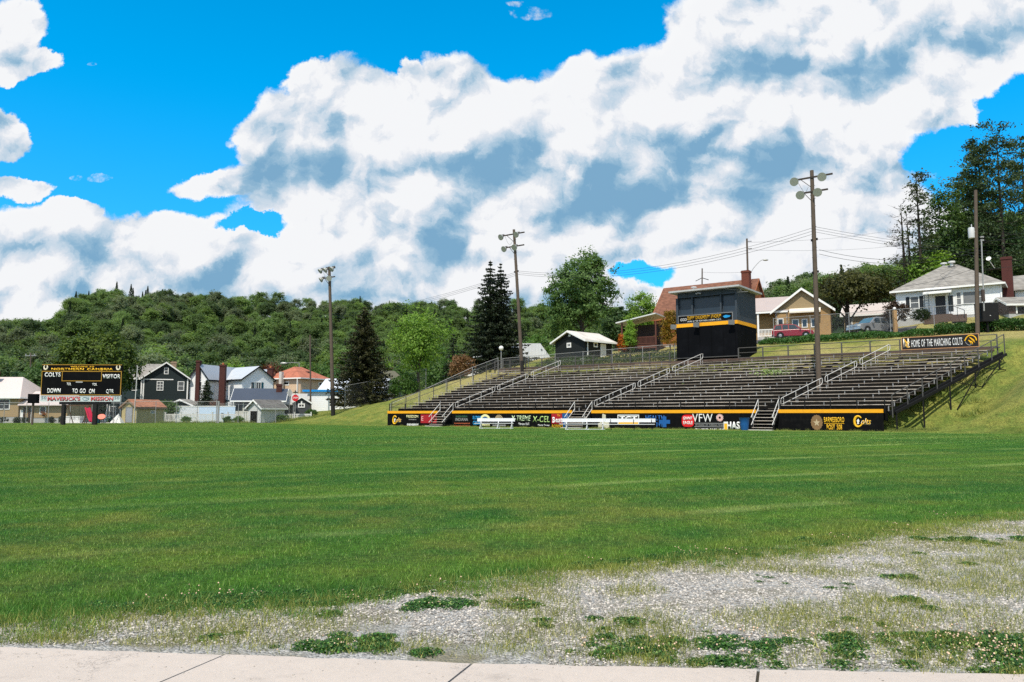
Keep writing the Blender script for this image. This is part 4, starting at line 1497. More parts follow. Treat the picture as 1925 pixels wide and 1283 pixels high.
letters('DUFFY DAUGHERTY STADIUM', YELLOWL, sgn, (3.02, -.078, PH1 + .86), .36, 3.5, bold=-.005)
letters('HOME OF THE NORTHERN CAMBRIA COLTS', WHITEL, sgn, (3.02, -.078, PH1 + .52), .13, 3.5)
for x in (.62, .84, 1.06):
    arch(sgn, x, PH1 + .75, .06, .15, GREYL, 0, 360, 12)
for o_ in list(sgn.children):
    if o_.name.startswith('emblem'):
        o_.location.y = -.064
mk = MB()
mk.extr([(5.35 + .36*math.cos(a)*(1+.12*math.sin(5*a)), -.078, PH1 + .76 + .13*math.sin(a)*(1+.2*math.cos(3*a))) for a in [2*math.pi*k/40 for k in range(40)]], (0, .01, 0))
mk.build('blue_mark', CYANL, sgn)
for (x, y, tw) in ((-.30, .1, .2), (2.35, -.32, .0), (5.95, -.32, .1)):
    s_ = MB()
    s_.box((0, 0, 0), (.44, .30, .40))
    s_.extr([(-.30, -.15, -.22), (.30, -.15, -.22), (.30, -.15, .24), (-.30, -.15, .24)], (0, -.06, 0))
    s_.beam((0, .15, 0), (0, .34, .05), .06, .06)
    so = s_.build('loudspeaker', M('grey_loudspeaker', (.20, .205, .205), .6, .12), pb)
    so.location = (x, y, PH1 + .12)
    so.rotation_euler = (R(14), R(6), tw)
a_ = MB()
a_.tube((PW + .05, .4, PH - .6), (PW + .5, -.2, PH - .25), .025, n=6)
a_.tube((PW - .9, -.5, PH + .02 - .12), (PW + .55, -.05, PH - .32), .018, n=6)
a_.tube((PW + .2, -.4, PH - .5), (PW + 1.0, .3, PH - .45), .018, n=6)
a_.build('antenna', GALVD, pb)
f_ = MB()
f_.box((2.55, -.15, PH - .2), (.2, .25, .14)); f_.box((2.35, -.25, PH - .25), (.16, .16, .13)); f_.box((2.75, -.25, PH - .25), (.16, .16, .13))
f_.build('flood_lamp', GALVD, pb)
d_ = MB(); d_.bx(-.3, PW + .3, -.42, -.05, -.02, .06); d_.build('front_ledge', RAILG, pb)
v_ = MB(); v_.lathe([(.10, 0), (.10, .3), (.30, .34), (.30, .42), (.02, .48)], (1.6, .9, PH + .24), n=12); v_.build('roof_vent', GALV, pb, True)

# ------------------------------------------------------------------ big sign on the back rail
w = wall_world(49.55, row_t(NROW-1) + .40)
sg = thing('banner_sign', 'long black sign with white lettering and copper edge on the back rail', 'sign', (w[0], w[1], zB + .12), STAND_RZ)
SLn, SHt = 5.65, 1.08
b = MB(); b.bx(0, SLn, 0, .04, 0, SHt); b.build('board', M('dark_sign_board', (.012, .010, .010), .5, .15), sg)
b = MB()
for q in ((0, SLn, -.01, -.002, SHt - .05, SHt), (0, SLn, -.01, -.002, 0, .05), (0, .05, -.01, -.002, .05, SHt-.05), (SLn-.05, SLn, -.01, -.002, .05, SHt-.05)):
    b.bx(*q)
b.build('border', M('copper_paint', (.50, .26, .12), .6, .1), sg)
letters('HOME OF THE MARCHING COLTS', WHITEL, sg, (2.62, -.012, .53), .60, 3.72, bold=0.0)
letters('N', M('cream_paint', (.72, .66, .55), .5), sg, (.36, -.010, .60), .74, .44, bold=.03)
letters('C', M('tan_yellow_paint', (.70, .50, .22), .5), sg, (.46, -.020, .44), .56, .36, bold=.02)
hb = MB()
hb.path([(.24, -.03, .92), (.34, -.03, .70), (.46, -.03, .52), (.38, -.03, .34), (.50, -.03, .20)], [.03, .055, .05, .045, .02], 6)
hb.build('emblem', YELLOWL, sg)
hx = 5.05
hm = MB()
hm.path(smooth_pts([(hx-.40, -.02, .52), (hx-.22, -.02, .84), (hx+.08, -.02, .95), (hx+.34, -.02, .78), (hx+.42, -.02, .52)], 4), .045, 5)
for k, (x1, z1, x2, z2) in enumerate(((-.05, .80, .22, .40), (.05, .72, .30, .34), (-.14, .58, .02, .24), (.0, .50, .14, .20))):
    hm.path([(hx+x1, -.024, z1), (hx+(x1+x2)/2+.05, -.024, (z1+z2)/2), (hx+x2, -.024, z2)], [.035, .05, .01], 5)
hm.build('emblem', YELLOWL, sg)
hm = MB(); hm.path(smooth_pts([(hx-.36, -.02, .46), (hx-.26, -.02, .26), (hx-.05, -.02, .16), (hx+.1, -.02, .30)], 4), .022, 5); hm.build('emblem', GREYL, sg)

# ------------------------------------------------------------------ floodlight poles
LAMPG = M('lamp_glass', (.07, .07, .055), .45, .25, 3.0, spec=.25)
LAMPR = M('lamp_rim', (.42, .42, .38), .45, .1, metal=.3)
LAMPH = M('lamp_housing', (.10, .10, .10), .55, .15)
def flood(o, p, aim, k=1.0):
    aim = Vector(aim).normalized()
    b = MB()
    b.lathe([(.08*k, -.36*k), (.13*k, -.34*k), (.16*k, -.20*k), (.30*k, -.10*k), (.355*k, .05*k), (.36*k, .11*k), (.335*k, .11*k)], p, aim, 16, cap=True)
    lo = b.build('floodlight', LAMPR, o, True)
    g = MB(); g.lathe([(.34*k, .10*k), (.30*k, -.02*k), (.12*k, -.14*k), (.02*k, -.16*k)], p, aim, 16, cap=False); g.build('reflector', LAMPG, lo, True)
    q = Vector(p) - aim * .30*k + Vector((0, 0, .10*k))
    hs = MB(); hs.box(q, (.26*k, .26*k, .22*k)); hs.box(q + Vector((.14*k, .1*k, .1*k)), (.12*k, .18*k, .14*k)); hs.build('ballast', LAMPH, lo)
def light_pole(base, top, arms, lamps, label, r0=.19, r1=.13, tar=0.0, insul=()):
    o = thing('light_pole', label, 'light pole', base, 0, 'wooden floodlight poles along the field')
    tp = Vector(top) - Vector(base)
    p = MB(); p.path([(0, 0, -.6), tp * .5, tp], [r0, (r0+r1)/2, r1], 12); p.build('pole', POLEW, o, True)
    if tar > 0:
        t = MB(); t.tube((0, 0, -.3), tp.normalized() * tar, r0 + .012, r0 + .008, 12); t.build('tarred_base', POLET, o, True)
    am = MB()
    for (zf, a, b, dy) in arms:
        c = tp * zf
        d = Vector((UD[0], UD[1], 0))
        am.beam(c + d*a + Vector((0, -r1 - .03, 0)), c + d*b + Vector((0, -r1 - .03, 0)), .11, .13)
        am.beam(c + d*a*.55 + Vector((0, -r1-.02, -.05)), c + Vector((0, -r1+.02, -.95)), .03, .05)
    am.build('crossarm', M('crossarm_wood', (.045, .036, .030), .8, .3), o)
    for (zf, a, aim) in lamps:
        c = tp * zf + Vector((UD[0], UD[1], 0)) * a + Vector((0, -r1 - .32, -.18))
        flood(o, c, aim)
    cd = MB()
    for (zf, a, dz_) in ((arms[0][0], arms[0][1]*.7, -1.1), (arms[1][0], arms[1][1]*.5, -.7)):
        c = tp * zf + Vector((UD[0], UD[1], 0)) * a
        cd.path(smooth_pts([c, c + Vector((.18, -.2, dz_*.5)), c + Vector((.55, -.2, dz_)), c + Vector((.9, -.1, dz_*.55))], 4), .012, 5)
    cd.build('lamp_cable', DARKSTEEL, o)
    if insul:
        st = MB()
        for zf in insul:
            c = tp * zf
            st.box(c + Vector((r1 + .06, -.05, 0)), (.12, .12, .18)); st.box(c + Vector((-r1 - .06, -.05, -.1)), (.12, .12, .18))
        st.build('wire_bracket', DARKSTEEL, o)
    sp = MB()
    for k in range(14):
        c = tp * (.35 + .045*k)
        sp.box(c + Vector((r1*1.15 * (1 if k % 2 else -1), -.02, 0)), (.10, .03, .03))
    sp.build('step_peg', DARKSTEEL, o)
    return o
DN = (-.62, -.62, -.48)
def W3(px, py, D):
    a, b = px_dir(px, py)
    return (a * D, D, CAMZ + b * D)
b3 = (at(1541.5, 62), 62, h(at(1541.5, 62), 62))
P3 = light_pole(b3, W3(1526, 321, 62), [(.968, -1.75, 1.55, 0), (.905, -1.30, 1.15, 0)], [(.968, -1.6, (-.55, -.75, -.35)), (.968, .62, (-.55, -.75, -.35)), (.905, -1.15, (-.5, -.75, -.38)), (.905, .22, (-.4, -.8, -.38))],
    'tallest wooden floodlight pole standing in the right half of the bleachers', .22, .15, insul=(.70, .56))
b2 = (at(983, 87), 87, h(at(983, 87), 87))
P2 = light_pole(b2, W3(966, 432, 87), [(.968, -1.9, 1.45, 0), (.885, -1.4, 1.3, 0)], [(.968, -1.9, (-.62, -.62, -.42)), (.968, .3, (-.6, -.65, -.42)), (.885, -1.55, (-.6, -.62, -.42)), (.885, -.05, (-.5, -.7, -.45))],
    'wooden floodlight pole rising in the first aisle before the twin spruces', .22, .15, tar=2.2, insul=(.72,))
b1 = on(626.5, 98)
P1 = light_pole(b1, W3(619, 502, 98), [(.985, -1.75, 1.2, 0), (.925, -1.6, 1.1, 0)], [(.985, -1.6, (-.55, -.35, -.55)), (.985, -.62, (-.55, -.35, -.55)), (.985, .62, (-.5, -.45, -.55)), (.925, -1.5, (-.65, -.3, -.5)), (.925, .1, (-.05, -.95, -.3))],
    'wooden floodlight pole with black base standing on the grass slope near the stop sign', .26, .17, tar=3.4)

# ------------------------------------------------------------------ utility poles
def wood_pole(px0, py0, px1, py1, D, label, r=.13, name='utility_pole', z0=None, mat=POLEW):
    bx_ = at(px0, D)
    zb = zat(py0, D, px0) if z0 is None else z0
    zg = min(h(bx_, D), zb)
    base = (bx_, D, zg)
    o = thing(name, label, 'utility pole', base)
    tp = Vector(W3(px1, py1, D)) - Vector(base)
    p = MB(); p.path([(0, 0, -.5), tp*.5, tp], [r, r*.88, r*.75], 10); p.build('pole', mat, o, True)
    return o, tp
oA, tA = wood_pole(1413, 560, 1404, 449, 97, 'leaning dark utility pole with curved street lamp arm beside red chimney', .15)
arm = MB()
arm.path(smooth_pts([tA*.60, tA*.66 + Vector((.6, -.1, .5)), tA*.70 + Vector((1.5, -.2, 1.0)), tA*.71 + Vector((2.0, -.25, 1.1))], 5), .04, 6)
arm.build('lamp_arm', GALVD, oA, True)
lm = MB(); lm.ball(Vector((2.25, -.25, 1.05)) + tA*.71, .36, (1, .5, .34)); lm.build('lamp_head', LAMPR, oA, True)
pin = MB()
for q in (.97, .90): pin.box(tA*q + Vector((.35, 0, .05)), (.5, .06, .06))
pin.build('wire_bracket', DARKSTEEL, oA)
oB, tB_ = wood_pole(1322, 560, 1320, 505, 128, 'short distant utility pole with drooping crossarm above the orange roof', .14)
ca = MB(); ca.beam(tB_*.88 + Vector((-1.1, 0, -.45)), tB_*.88 + Vector((0, 0, .1)), .08, .1); ca.beam(tB_*.88 + Vector((1.1, 0, -.25)), tB_*.88 + Vector((0, 0, .1)), .08, .1)
ca.box(tB_*.55 + Vector((.3, 0, 0)), (.4, .3, .7))
ca.build('crossarm', DARKSTEEL, oB)
D_ = 70
oC, tC = wood_pole(1846, 625, 1834, 358, D_, 'brown utility pole with grey transformer can beside the black cabinet', .19)
tr_ = MB(); c = Vector(W3(1826, 438, D_)) - oC.location; tr_.lathe([(.05, -.52), (.26, -.5), (.27, .40), (.22, .48), (.04, .52)], c, n=14); tr_.lathe([(.04, .5), (.05, .78), (.02, .8)], c + Vector((.05, 0, 0)), n=8); tr_.box(c + Vector((.33, 0, .1)), (.2, .1, .12)); tr_.build('transformer', M('pale_grey_can', (.50, .51, .52), .5, .1), oC, True)
cn = MB(); q1, q2 = Vector(W3(1845, 452, D_ - .3)) - oC.location, Vector(W3(1850, 585, D_ - .3)) - oC.location; cn.tube(q1, q2, .06, n=8); cn.build('conduit', GALVD, oC, True)
mtb = MB(); mtb.box(Vector(W3(1848, 556, D_ - .35)) - oC.location, (.24, .2, 1.1)); mtb.build('meter_box', M('brown_box', (.06, .045, .04), .6), oC)
ins = MB()
for py in (446, 452): ins.box(Vector(W3(1846, py, D_-.1)) - oC.location, (.3, .12, .14))
ins.build('wire_bracket', GALVD, oC)
oD, tD = wood_pole(584, 775, 583, 630, 108, 'slim bare wooden pole between the peach house and the floodlight pole', .13)
oE, tE = wood_pole(56, 760, 58, 664, 125, 'far left utility pole with crossarm in front of the dark trees', .13)
ca = MB(); ca.beam(tE*.96 + Vector((-.9, 0, 0)), tE*.96 + Vector((.9, 0, 0)), .08, .1)
for x in (-.8, -.1, .6): ca.box(tE*.96 + Vector((x, 0, .18)), (.12, .12, .22))
ca.build('crossarm', GALVD, oE)
oF = thing('flag_pole', 'thin pale metal pole in front of the dark green house', 'pole', on(252, 92))
p = MB(); p.tube((0, 0, -.3), (.15, 0, 6.9), .06, .045, 8); p.build('pole', GALV, oF, True)
# street lamps far off behind the houses
oG = thing('street_lamp', 'grey street lamp head on thin arm before the red leaved tree', 'street lamp', on(560, 135))
p = MB(); zt = zat(683, 135) - h(at(560, 135), 135); p.tube((0, 0, -.3), (0, 0, zt), .08, .06, 8); p.path([(0, 0, zt), (-1.0, 0, zt+.1), (-2.2, -.1, zt+.02)], .04, 6); p.build('pole', GALVD, oG, True)
p = MB(); p.ball((-2.7, -.1, zt - .05), .62, (1, .45, .35)); p.build('lamp_head', LAMPR, oG, True)
oH = thing('globe_lamp', 'white globe lamp on thin post below the twin spruces', 'lamp', (at(942, 95), 95, h(at(942, 95), 95)))
zt = zat(655, 95) - oH.location.z
p = MB(); p.tube((0, 0, -.3), (0, 0, zt - .25), .05, n=8); p.build('post', GALVD, oH, True)
p = MB(); p.ball((0, 0, zt), .30); p.build('globe', M('white_globe', (.75, .75, .74), .4), oH, True)

# ------------------------------------------------------------------ overhead wires
def wire(a, b, sag, label, r=.011, n=14):
    a, b = Vector(a), Vector(b)
    pts = []
    for k in range(n + 1):
        f = k / n
        pts.append(a.lerp(b, f) - Vector((0, 0, 4*sag*f*(1-f))))
    m_ = MB()
    m_.path(pts, r, 5)
    o = m_.build('overhead_wire', M('black_cable', (.02, .02, .02), .5), None)
    return tag(o, label, 'wire', 'overhead wires between the poles')
for k, dy in enumerate((0, 6, 12)):
    wire(W3(1530, 428 + dy, 62), W3(976, 510 + dy*.55, 87), 1.55, ('upper', 'middle', 'lower')[k] + ' of three parallel wires sagging between the two taller floodlight poles', .014)
    wire(W3(1533, 427 + dy*.8, 62), (at(2080, 120), 120, zat(470 + dy, 120, 2080)), 1.2, ('upper', 'middle', 'lower')[k] + ' of three wires running right from the tall floodlight pole into the pines', .013)
    wire(W3(976, 510 + dy*.5, 87), W3(600, 592 + dy*.5, 150), 1.2, ('upper', 'middle', 'lower')[k] + ' of three wires passing behind the twin spruce tops', .016)
for k, (ya, yb) in enumerate(((470, 446), (478, 452))):
    wire(W3(1540, ya, 62), (W3(1840, yb + 20, 70)), 1.0, ('higher', 'lower')[k] + ' service cable from the tall floodlight pole to the transformer pole', .016)
wire(W3(1842, 447, 70), (at(2100, 60), 60, zat(405, 60, 2100)), .3, 'upper wire leaving the transformer pole past the dark pines', .014)
wire(W3(1842, 454, 70), (at(2100, 60), 60, zat(415, 60, 2100)), .3, 'lower wire leaving the transformer pole past the dark pines', .014)
wire(W3(1404, 456, 97), (at(1760, 140), 140, zat(420, 140, 1760)), .8, 'thin wire rising right from the leaning lamp pole', .014)
wire(W3(1404, 470, 97), (at(1780, 150), 150, zat(452, 150, 1780)), .8, 'thin wire running level right from the leaning lamp pole', .014)
wire(W3(1404, 512, 97), W3(1320, 512, 128), .1, 'short thin wire between leaning lamp pole and distant crossarm pole', .014)
wire(W3(1844, 500, 70), W3(1690, 540, 79), .3, 'drop cable from transformer pole to the white bungalow eave', .015)
wire(W3(1844, 472, 70), W3(1660, 560, 110), .6, 'dark cable slanting down left over the white bungalow roof', .013)
wire(W3(1846, 507, 70), (at(2050, 72), 72, zat(478, 72, 2050)), .2, 'pale cable from transformer pole passing the brick chimney', .018)
wire(W3(0, 697, 110), W3(58, 700, 125), .2, 'wire crossing the pink metal roof toward the far left pole', .014)
wire(W3(58, 720, 125), W3(230, 722, 125), .2, 'pale wire reaching from the far left pole behind the scoreboard', .02)

# ------------------------------------------------------------------ house builders (local: x along the front, y back, z up)
WHITET = M('white_trim', (.80, .80, .78), .55, .06)
GLASS = glass_mat()
CURTAIN = M('window_curtain', (.10, .105, .11), .25, .5, 1.5, spec=.5)
REDBRICK = M('red_brick', (.165, .048, .034), .85, .25, 3.0, pattern='brick')
DKBRICK = M('dark_red_brick', (.060, .017, .013), .85, .25, 3.0, pattern='brick')
FACES = {'front': ((0, -1), (1, 0)), 'right': ((1, 0), (0, 1)), 'left': ((-1, 0), (0, -1)), 'back': ((0, 1), (-1, 0))}
def fbox(mb, face, dims, a0, a1, z0, z1, o0, o1):
    (ox, oy), (rx, ry) = FACES[face]
    w, d = dims
    off = w/2 if face in ('right', 'left') else d/2
    xs = [ox*(off+o) + rx*a for o in (o0, o1) for a in (a0, a1)]
    ys = [oy*(off+o) + ry*a for o in (o0, o1) for a in (a0, a1)]
    return mb.bx(min(xs), max(xs), min(ys), max(ys), z0, z1)
def window(root, face, dims, a, z, w, hh, frame=None, mx=0, mz=1, shut=None, glass=None, bar=.09):
    """a, z = centre"""
    frame = frame or WHITET
    m_ = MB()
    fbox(m_, face, dims, a-w/2-bar, a-w/2, z-hh/2-bar, z+hh/2+bar, .0, .05)
    fbox(m_, face, dims, a+w/2, a+w/2+bar, z-hh/2-bar, z+hh/2+bar, .0, .05)
    fbox(m_, face, dims, a-w/2, a+w/2, z+hh/2, z+hh/2+bar, .0, .05)
    fbox(m_, face, dims, a-w/2, a+w/2, z-hh/2-bar, z-hh/2, .0, .07)
    for k in range(mx):
        c = a - w/2 + w*(k+1)/(mx+1)
        fbox(m_, face, dims, c-.03, c+.03, z-hh/2, z+hh/2, .0, .04)
    for k in range(mz):
        c = z - hh/2 + hh*(k+1)/(mz+1)
        fbox(m_, face, dims, a-w/2, a+w/2, c-.03, c+.03, .001, .042)
    o = m_.build('window', frame, root)
    g = MB(); fbox(g, face, dims, a-w/2, a+w/2, z-hh/2, z+hh/2, -.02, .012); g.build('pane', glass or GLASS, o)
    if shut:
        s = MB()
        for q in (-1, 1):
            c = a + q*(w/2 + bar + .19)
            fbox(s, face, dims, c-.18, c+.18, z-hh/2-.05, z+hh/2+.05, .002, .04)
        s.build('shutter', shut, root)
    return o
def door(root, face, dims, a, z0, w, hh, mat, frame=None, knob=True):
    f = MB()
    fbox(f, face, dims, a-w/2-.09, a-w/2, z0, z0+hh+.09, 0, .05); fbox(f, face, dims, a+w/2, a+w/2+.09, z0, z0+hh+.09, 0, .05); fbox(f, face, dims, a-w/2, a+w/2, z0+hh, z0+hh+.09, 0, .05)
    d = MB(); fbox(d, face, dims, a-w/2, a+w/2, z0, z0+hh, -.02, .025)
    o = d.build('door', mat, root)
    f.build('door_frame', frame or WHITET, o)
    if knob:
        k = MB(); fbox(k, face, dims, a+w/2-.16, a+w/2-.08, z0+hh*.45, z0+hh*.45+.08, .025, .07); k.build('handle', GALV, o)
    return o
def gable(root, w, d, hh, rise, wallm, roofm, ridge='x', over=.35, th=.12, trim=None, base=.0, basem=None, sink=.5):
    trim = trim or WHITET
    b = MB()
    if ridge == 'x':
        b.extr([(-w/2, -d/2, base), (-w/2, -d/2, hh), (-w/2, 0, hh+rise), (-w/2, d/2, hh), (-w/2, d/2, base)], (w, 0, 0))
    else:
        b.extr([(-w/2, -d/2, base), (-w/2, -d/2, hh), (0, -d/2, hh+rise), (w/2, -d/2, hh), (w/2, -d/2, base)], (0, d, 0))
    b.build('wall', wallm, root)
    fm = MB(); fm.bx(-w/2+.03, w/2-.03, -d/2+.03, d/2-.03, -sink, base - .002) if base > 0 else fm.bx(-w/2+.02, w/2-.02, -d/2+.02, d/2-.02, -sink, -.002)
    fm.build('foundation', basem or M('block_foundation', (.40, .40, .39), .85, .15), root)
    half = (d if ridge == 'x' else w) / 2
    length = (w if ridge == 'x' else d) / 2 + over
    k = rise / half
    e = half + over
    def P(a, q, z):
        return (a, q, z) if ridge == 'x' else (q, a, z)
    rf = MB()
    z_e = hh + rise - k*e
    for sgn_ in (-1, 1):
        rf.extr([P(-length, 0, hh+rise+.01), P(-length, sgn_*e, z_e+.01), P(-length, sgn_*e, z_e+.01+th), P(-length, 0, hh+rise+.01+th)], Vector(P(2*length, 0, 0)))
    ro = rf.build('roof', roofm, root)
    tr = MB()
    for s2 in (-1, 1):
        a0 = s2*(length + .002)
        for sgn_ in (-1, 1):
            tr.extr([P(a0, 0, hh+rise-.10), P(a0, sgn_*(e+.02), z_e-.10), P(a0, sgn_*(e+.02), z_e+th*.9), P(a0, 0, hh+rise+th*.9)], Vector(P(s2*.05, 0, 0)))
    for sgn_ in (-1, 1):
        y0, y1 = sorted((sgn_*(e+.002), sgn_*(e+.06)))
        if ridge == 'x': tr.bx(-length, length, y0, y1, z_e-.10, z_e+th*.8)
        else: tr.bx(y0, y1, -length, length, z_e-.10, z_e+th*.8)
    tr.build('fascia', trim, root)
    return ro
def hip(root, w, d, hh, rise, rl, wallm, roofm, over=.45, th=.10, base=0.0, trim=None, ry=0.0, sink=.5):
    """hip roof, ridge length rl along x (ry along y if rl==0)"""
    b = MB(); b.bx(-w/2, w/2, -d/2, d/2, base, hh); b.build('wall', wallm, root)
    f = MB(); f.bx(-w/2+.03, w/2-.03, -d/2+.03, d/2-.03, -sink, base-.002); f.build('foundation', M('block_foundation', (.40, .40, .39), .85, .15), root)
    W_, D2 = w/2+over, d/2+over
    r = MB()
    r.add([(-W_, -D2, hh), (W_, -D2, hh), (W_, D2, hh), (-W_, D2, hh), (-W_, -D2, hh+th), (W_, -D2, hh+th), (W_, D2, hh+th), (-W_, D2, hh+th),
           (-rl/2, -ry/2, hh+rise), (rl/2, -ry/2, hh+rise), (rl/2, ry/2, hh+rise), (-rl/2, ry/2, hh+rise)],
          [(3,2,1,0), (0,1,5,4), (1,2,6,5), (2,3,7,6), (3,0,4,7), (4,5,9,8), (5,6,10,9), (6,7,11,10), (7,4,8,11), (8,9,10,11)])
    bm_ = r.build('roof', roofm, root)
    t = MB()
    for q in ((-W_-.03, W_+.03, -D2-.04, -D2-.002), (-W_-.03, W_+.03, D2+.002, D2+.04), (-W_-.04, -W_-.002, -D2, D2), (W_+.002, W_+.04, -D2, D2)):
        t.bx(*q, hh-.06, hh+th+.02)
    t.build('fascia', trim or WHITET, root)
    return bm_
def chimney(root, x, y, z0, z1, w, d, mat, name='chimney', cap=True):
    c = MB(); c.bx(x-w/2, x+w/2, y-d/2, y+d/2, z0, z1); c.bx(x-w/2-.06, x+w/2+.06, y-d/2-.06, y+d/2+.06, z1-.28, z1-.08)
    o = c.build(name, mat, root)
    if cap:
        f = MB(); f.lathe([(.16, 0), (.14, .28), (.11, .28)], (x, y, z1), n=10); f.build('flue', M('clay_flue', (.42, .14, .05), .8, .15), o)
    return o
def house(name, label, px, D, rz=0.0, cat='house', dz=0.0, group=None):
    x, y, z = on(px, D)
    return thing(name, label, cat, (x, y, z + dz), R(rz), group)

SIDW = M('white_siding', (.80, .81, .82), .55, .05, 1.0, pattern='siding', pk=.21, pd=.35)
SIDT = M('tan_siding', (.36, .255, .135), .6, .08, 1.0, pattern='siding', pk=.21, pd=.3)
SIDG = M('dark_green_siding', (.012, .021, .023), .6, .15, 1.0, pattern='siding', pk=.21, pd=.4)
SIDTEAL = M('teal_grey_siding', (.028, .050, .056), .6, .15, 1.0, pattern='siding', pk=.21, pd=.4)
PEACH = M('peach_stucco', (.60, .435, .30), .75, .08, .8)
GREYSH = M('grey_shingle', (.24, .225, .205), .9, .15, 2.0, pattern='shingle', pk=.14, pd=.35)
DGREYSH = M('dark_grey_shingle', (.135, .13, .125), .9, .15, 2.0, pattern='shingle', pk=.14, pd=.35)
BROWNSH = M('brown_shingle', (.33, .145, .085), .9, .15, 2.0, pattern='shingle', pk=.14, pd=.35)
REDSH = M('rust_shingle', (.36, .125, .075), .9, .14, 2.0, pattern='shingle', pk=.16, pd=.3)
PINKMET = M('pinkish_metal_roof', (.56, .48, .455), .5, .05, .8, pattern='seam', pk=.5, pd=.06)
GREYMET = M('grey_metal_roof', (.36, .385, .42), .42, .08, .8, pattern='seam', pk=.55, pd=.35, metal=.2)
WHITEMET = M('white_metal_roof', (.62, .66, .72), .42, .08, .8, pattern='seam', pk=.45, pd=.35)
SILVMET = M('silver_metal_roof', (.46, .48, .51), .45, .08, .8, pattern='seam', pk=.6, pd=.45)
NAVYMET = M('navy_roof', (.050, .062, .088), .55, .15, .8, pattern='seam', pk=.6, pd=.2)
DOORW = M('grey_white_door', (.42, .46, .50), .5, .1)
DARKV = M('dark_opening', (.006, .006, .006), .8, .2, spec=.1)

# ---- tan house at the far left with its lower wing
t = house('tan_house', 'tan sided house with pale pink metal hip roof at the left edge', 16, 98, 0, dz=0)
dm = (6.9, 7.0)
sc = 98 / FPX
hip(t, *dm, 3.05, 2.75, 3.2, SIDT, PINKMET, base=.75)
chimney(t, -1.1, -1.2, 4.4, 6.45, .62, .6, DKBRICK, cap=False)
window(t, 'front', dm, 1.28, 2.28, .62, 1.08); window(t, 'front', dm, 2.0, 2.28, .62, 1.08)
m_ = MB(); m_.bx(-dm[0]/2+.3, -dm[0]/2+.42, -dm[1]/2-.05, -dm[1]/2-.003, .2, 3.0); m_.build('downspout', WHITET, t)
w_ = MB(); w_.extr([(3.46, -3.2, 2.15), (9.3, -3.2, 2.15), (9.3, 2.5, 2.15), (3.46, 2.5, 2.15)], (0, 0, -1.5)); w_.build('wing_wall', SIDT, t)
w_ = MB(); w_.bx(3.5, 9.25, -3.15, 2.5, -.5, .64); w_.build('foundation', M('block_foundation', (.40, .40, .39), .85, .15), t)
w_ = MB(); w_.extr([(3.48, -3.75, 2.12), (3.48, -.3, 3.85), (3.48, -.3, 3.97), (3.48, -3.75, 2.24)], (6.1, 0, 0)); w_.extr([(3.48, -.298, 3.85), (3.48, 3.0, 2.12), (3.48, 3.0, 2.24), (3.48, -.298, 3.97)], (6.1, 0, 0)); w_.build('wing_roof', PINKMET, t)
dm2 = (18.6, 6.4)
window(t, 'front', dm2, 6.3, 1.55, .62, .8, mz=0)
for a_, b_ in ((3.9, 4.15), (4.5, 4.85)):
    dd = MB(); dd.bx(a_, b_, -3.26, -3.2, .1, 1.95); dd.build('door', M('brown_door', (.05, .03, .022), .6, .1), t)
dd = MB(); dd.bx(4.86, 4.96, -3.25, -3.2, .0, 2.0); dd.bx(3.5, 3.89, -3.23, -3.2, .7, 1.6); dd.build('door_frame', WHITET, t)
hb_ = thing('flower_basket', 'hanging basket of orange flowers on the tan house wing', 'flower basket', (at(82, 94.4), 94.4, zat(782, 94.4)))
bk = MB(); bk.lathe([(.05, -.1), (.22, .1)], n=10); bk.build('basket', DARKV, hb_)
v, f = leaf_quads(rng.normal(0, .17, (120, 3)) + [0, 0, .15], .13, rng)
mesh_obj('flowers', raw_mesh('flowers', v, f, leaf_mat('orange_leaf', (.20, .13, .02), (.30, .05, .01), clump=5)), hb_)

# ---- dark green house
t = house('green_house', 'dark green two storey house with white trim and grey roof', 313, 116, 20)
dm = (6.0, 7.5)
hE = zat(712, 116) - t.location.z
gable(t, *dm, hE, 2.15, SIDG, GREYSH, ridge='y')
hl = hE
for a, z_, w_, hh in ((-.75, hE-1.25, .72, 1.2), (2.05, hE-1.25, .72, 1.2)):
    window(t, 'front', dm, a, z_, w_, hh, mx=1 if a < 0 else 0, mz=1 if a > 0 else 2, glass=CURTAIN)
window(t, 'front', dm, .0, hE+.95, .42, .78)
q = MB(); fbox(q, 'front', dm, -3.02, 1.0, hE-.38, hE-.24, .003, .05); fbox(q, 'front', dm, -3.03, -2.85, 1.2, hE-.38, .003, .06); fbox(q, 'front', dm, -3.3, -3.13, 1.2, hE-.45, .0, .08); fbox(q, 'front', dm, 2.86, 3.03, 1.0, hE-.1, .003, .06); q.build('trim', WHITET, t)
q = MB(); q.bx(-7.4, -3.02, -2.9, 3.6, .0, hE-.1); q.build('wing_wall', SIDTEAL, t)
q = MB(); q.extr([(-5.6, -3.5, hE-.25), (-5.6, 0.4, hE+2.05), (-5.6, 0.4, hE+2.17), (-5.6, -3.5, hE-.13)], (5.5, 0, 0)); q.extr([(-5.6, .402, hE+2.05), (-5.6, 4.0, hE-.1), (-5.6, 4.0, hE+.02), (-5.6, .402, hE+2.17)], (5.5, 0, 0)); q.build('wing_roof', GREYSH, t)
q = MB(); q.bx(-5.7, -3.1, -3.6, -3.502, hE-.36, hE-.1); q.bx(-6.0, -5.85, -2.98, -2.903, .5, hE-.5); q.bx(-7.42, -7.25, -2.98, -2.903, .5, hE-.3); q.build('wing_trim', WHITET, t)
window(t, 'front', (0, 5.8), -4.2, hE-1.25, .52, 1.25, glass=CURTAIN)
window(t, 'front', (0, 5.8), -6.95, 1.5, .8, 1.3, glass=CURTAIN)
chimney(t, .5, 3.0, hE+1.0, hE+2.75, .8, .6, M('buff_brick', (.28, .20, .13), .9, .2, pattern='brick'), cap=False)
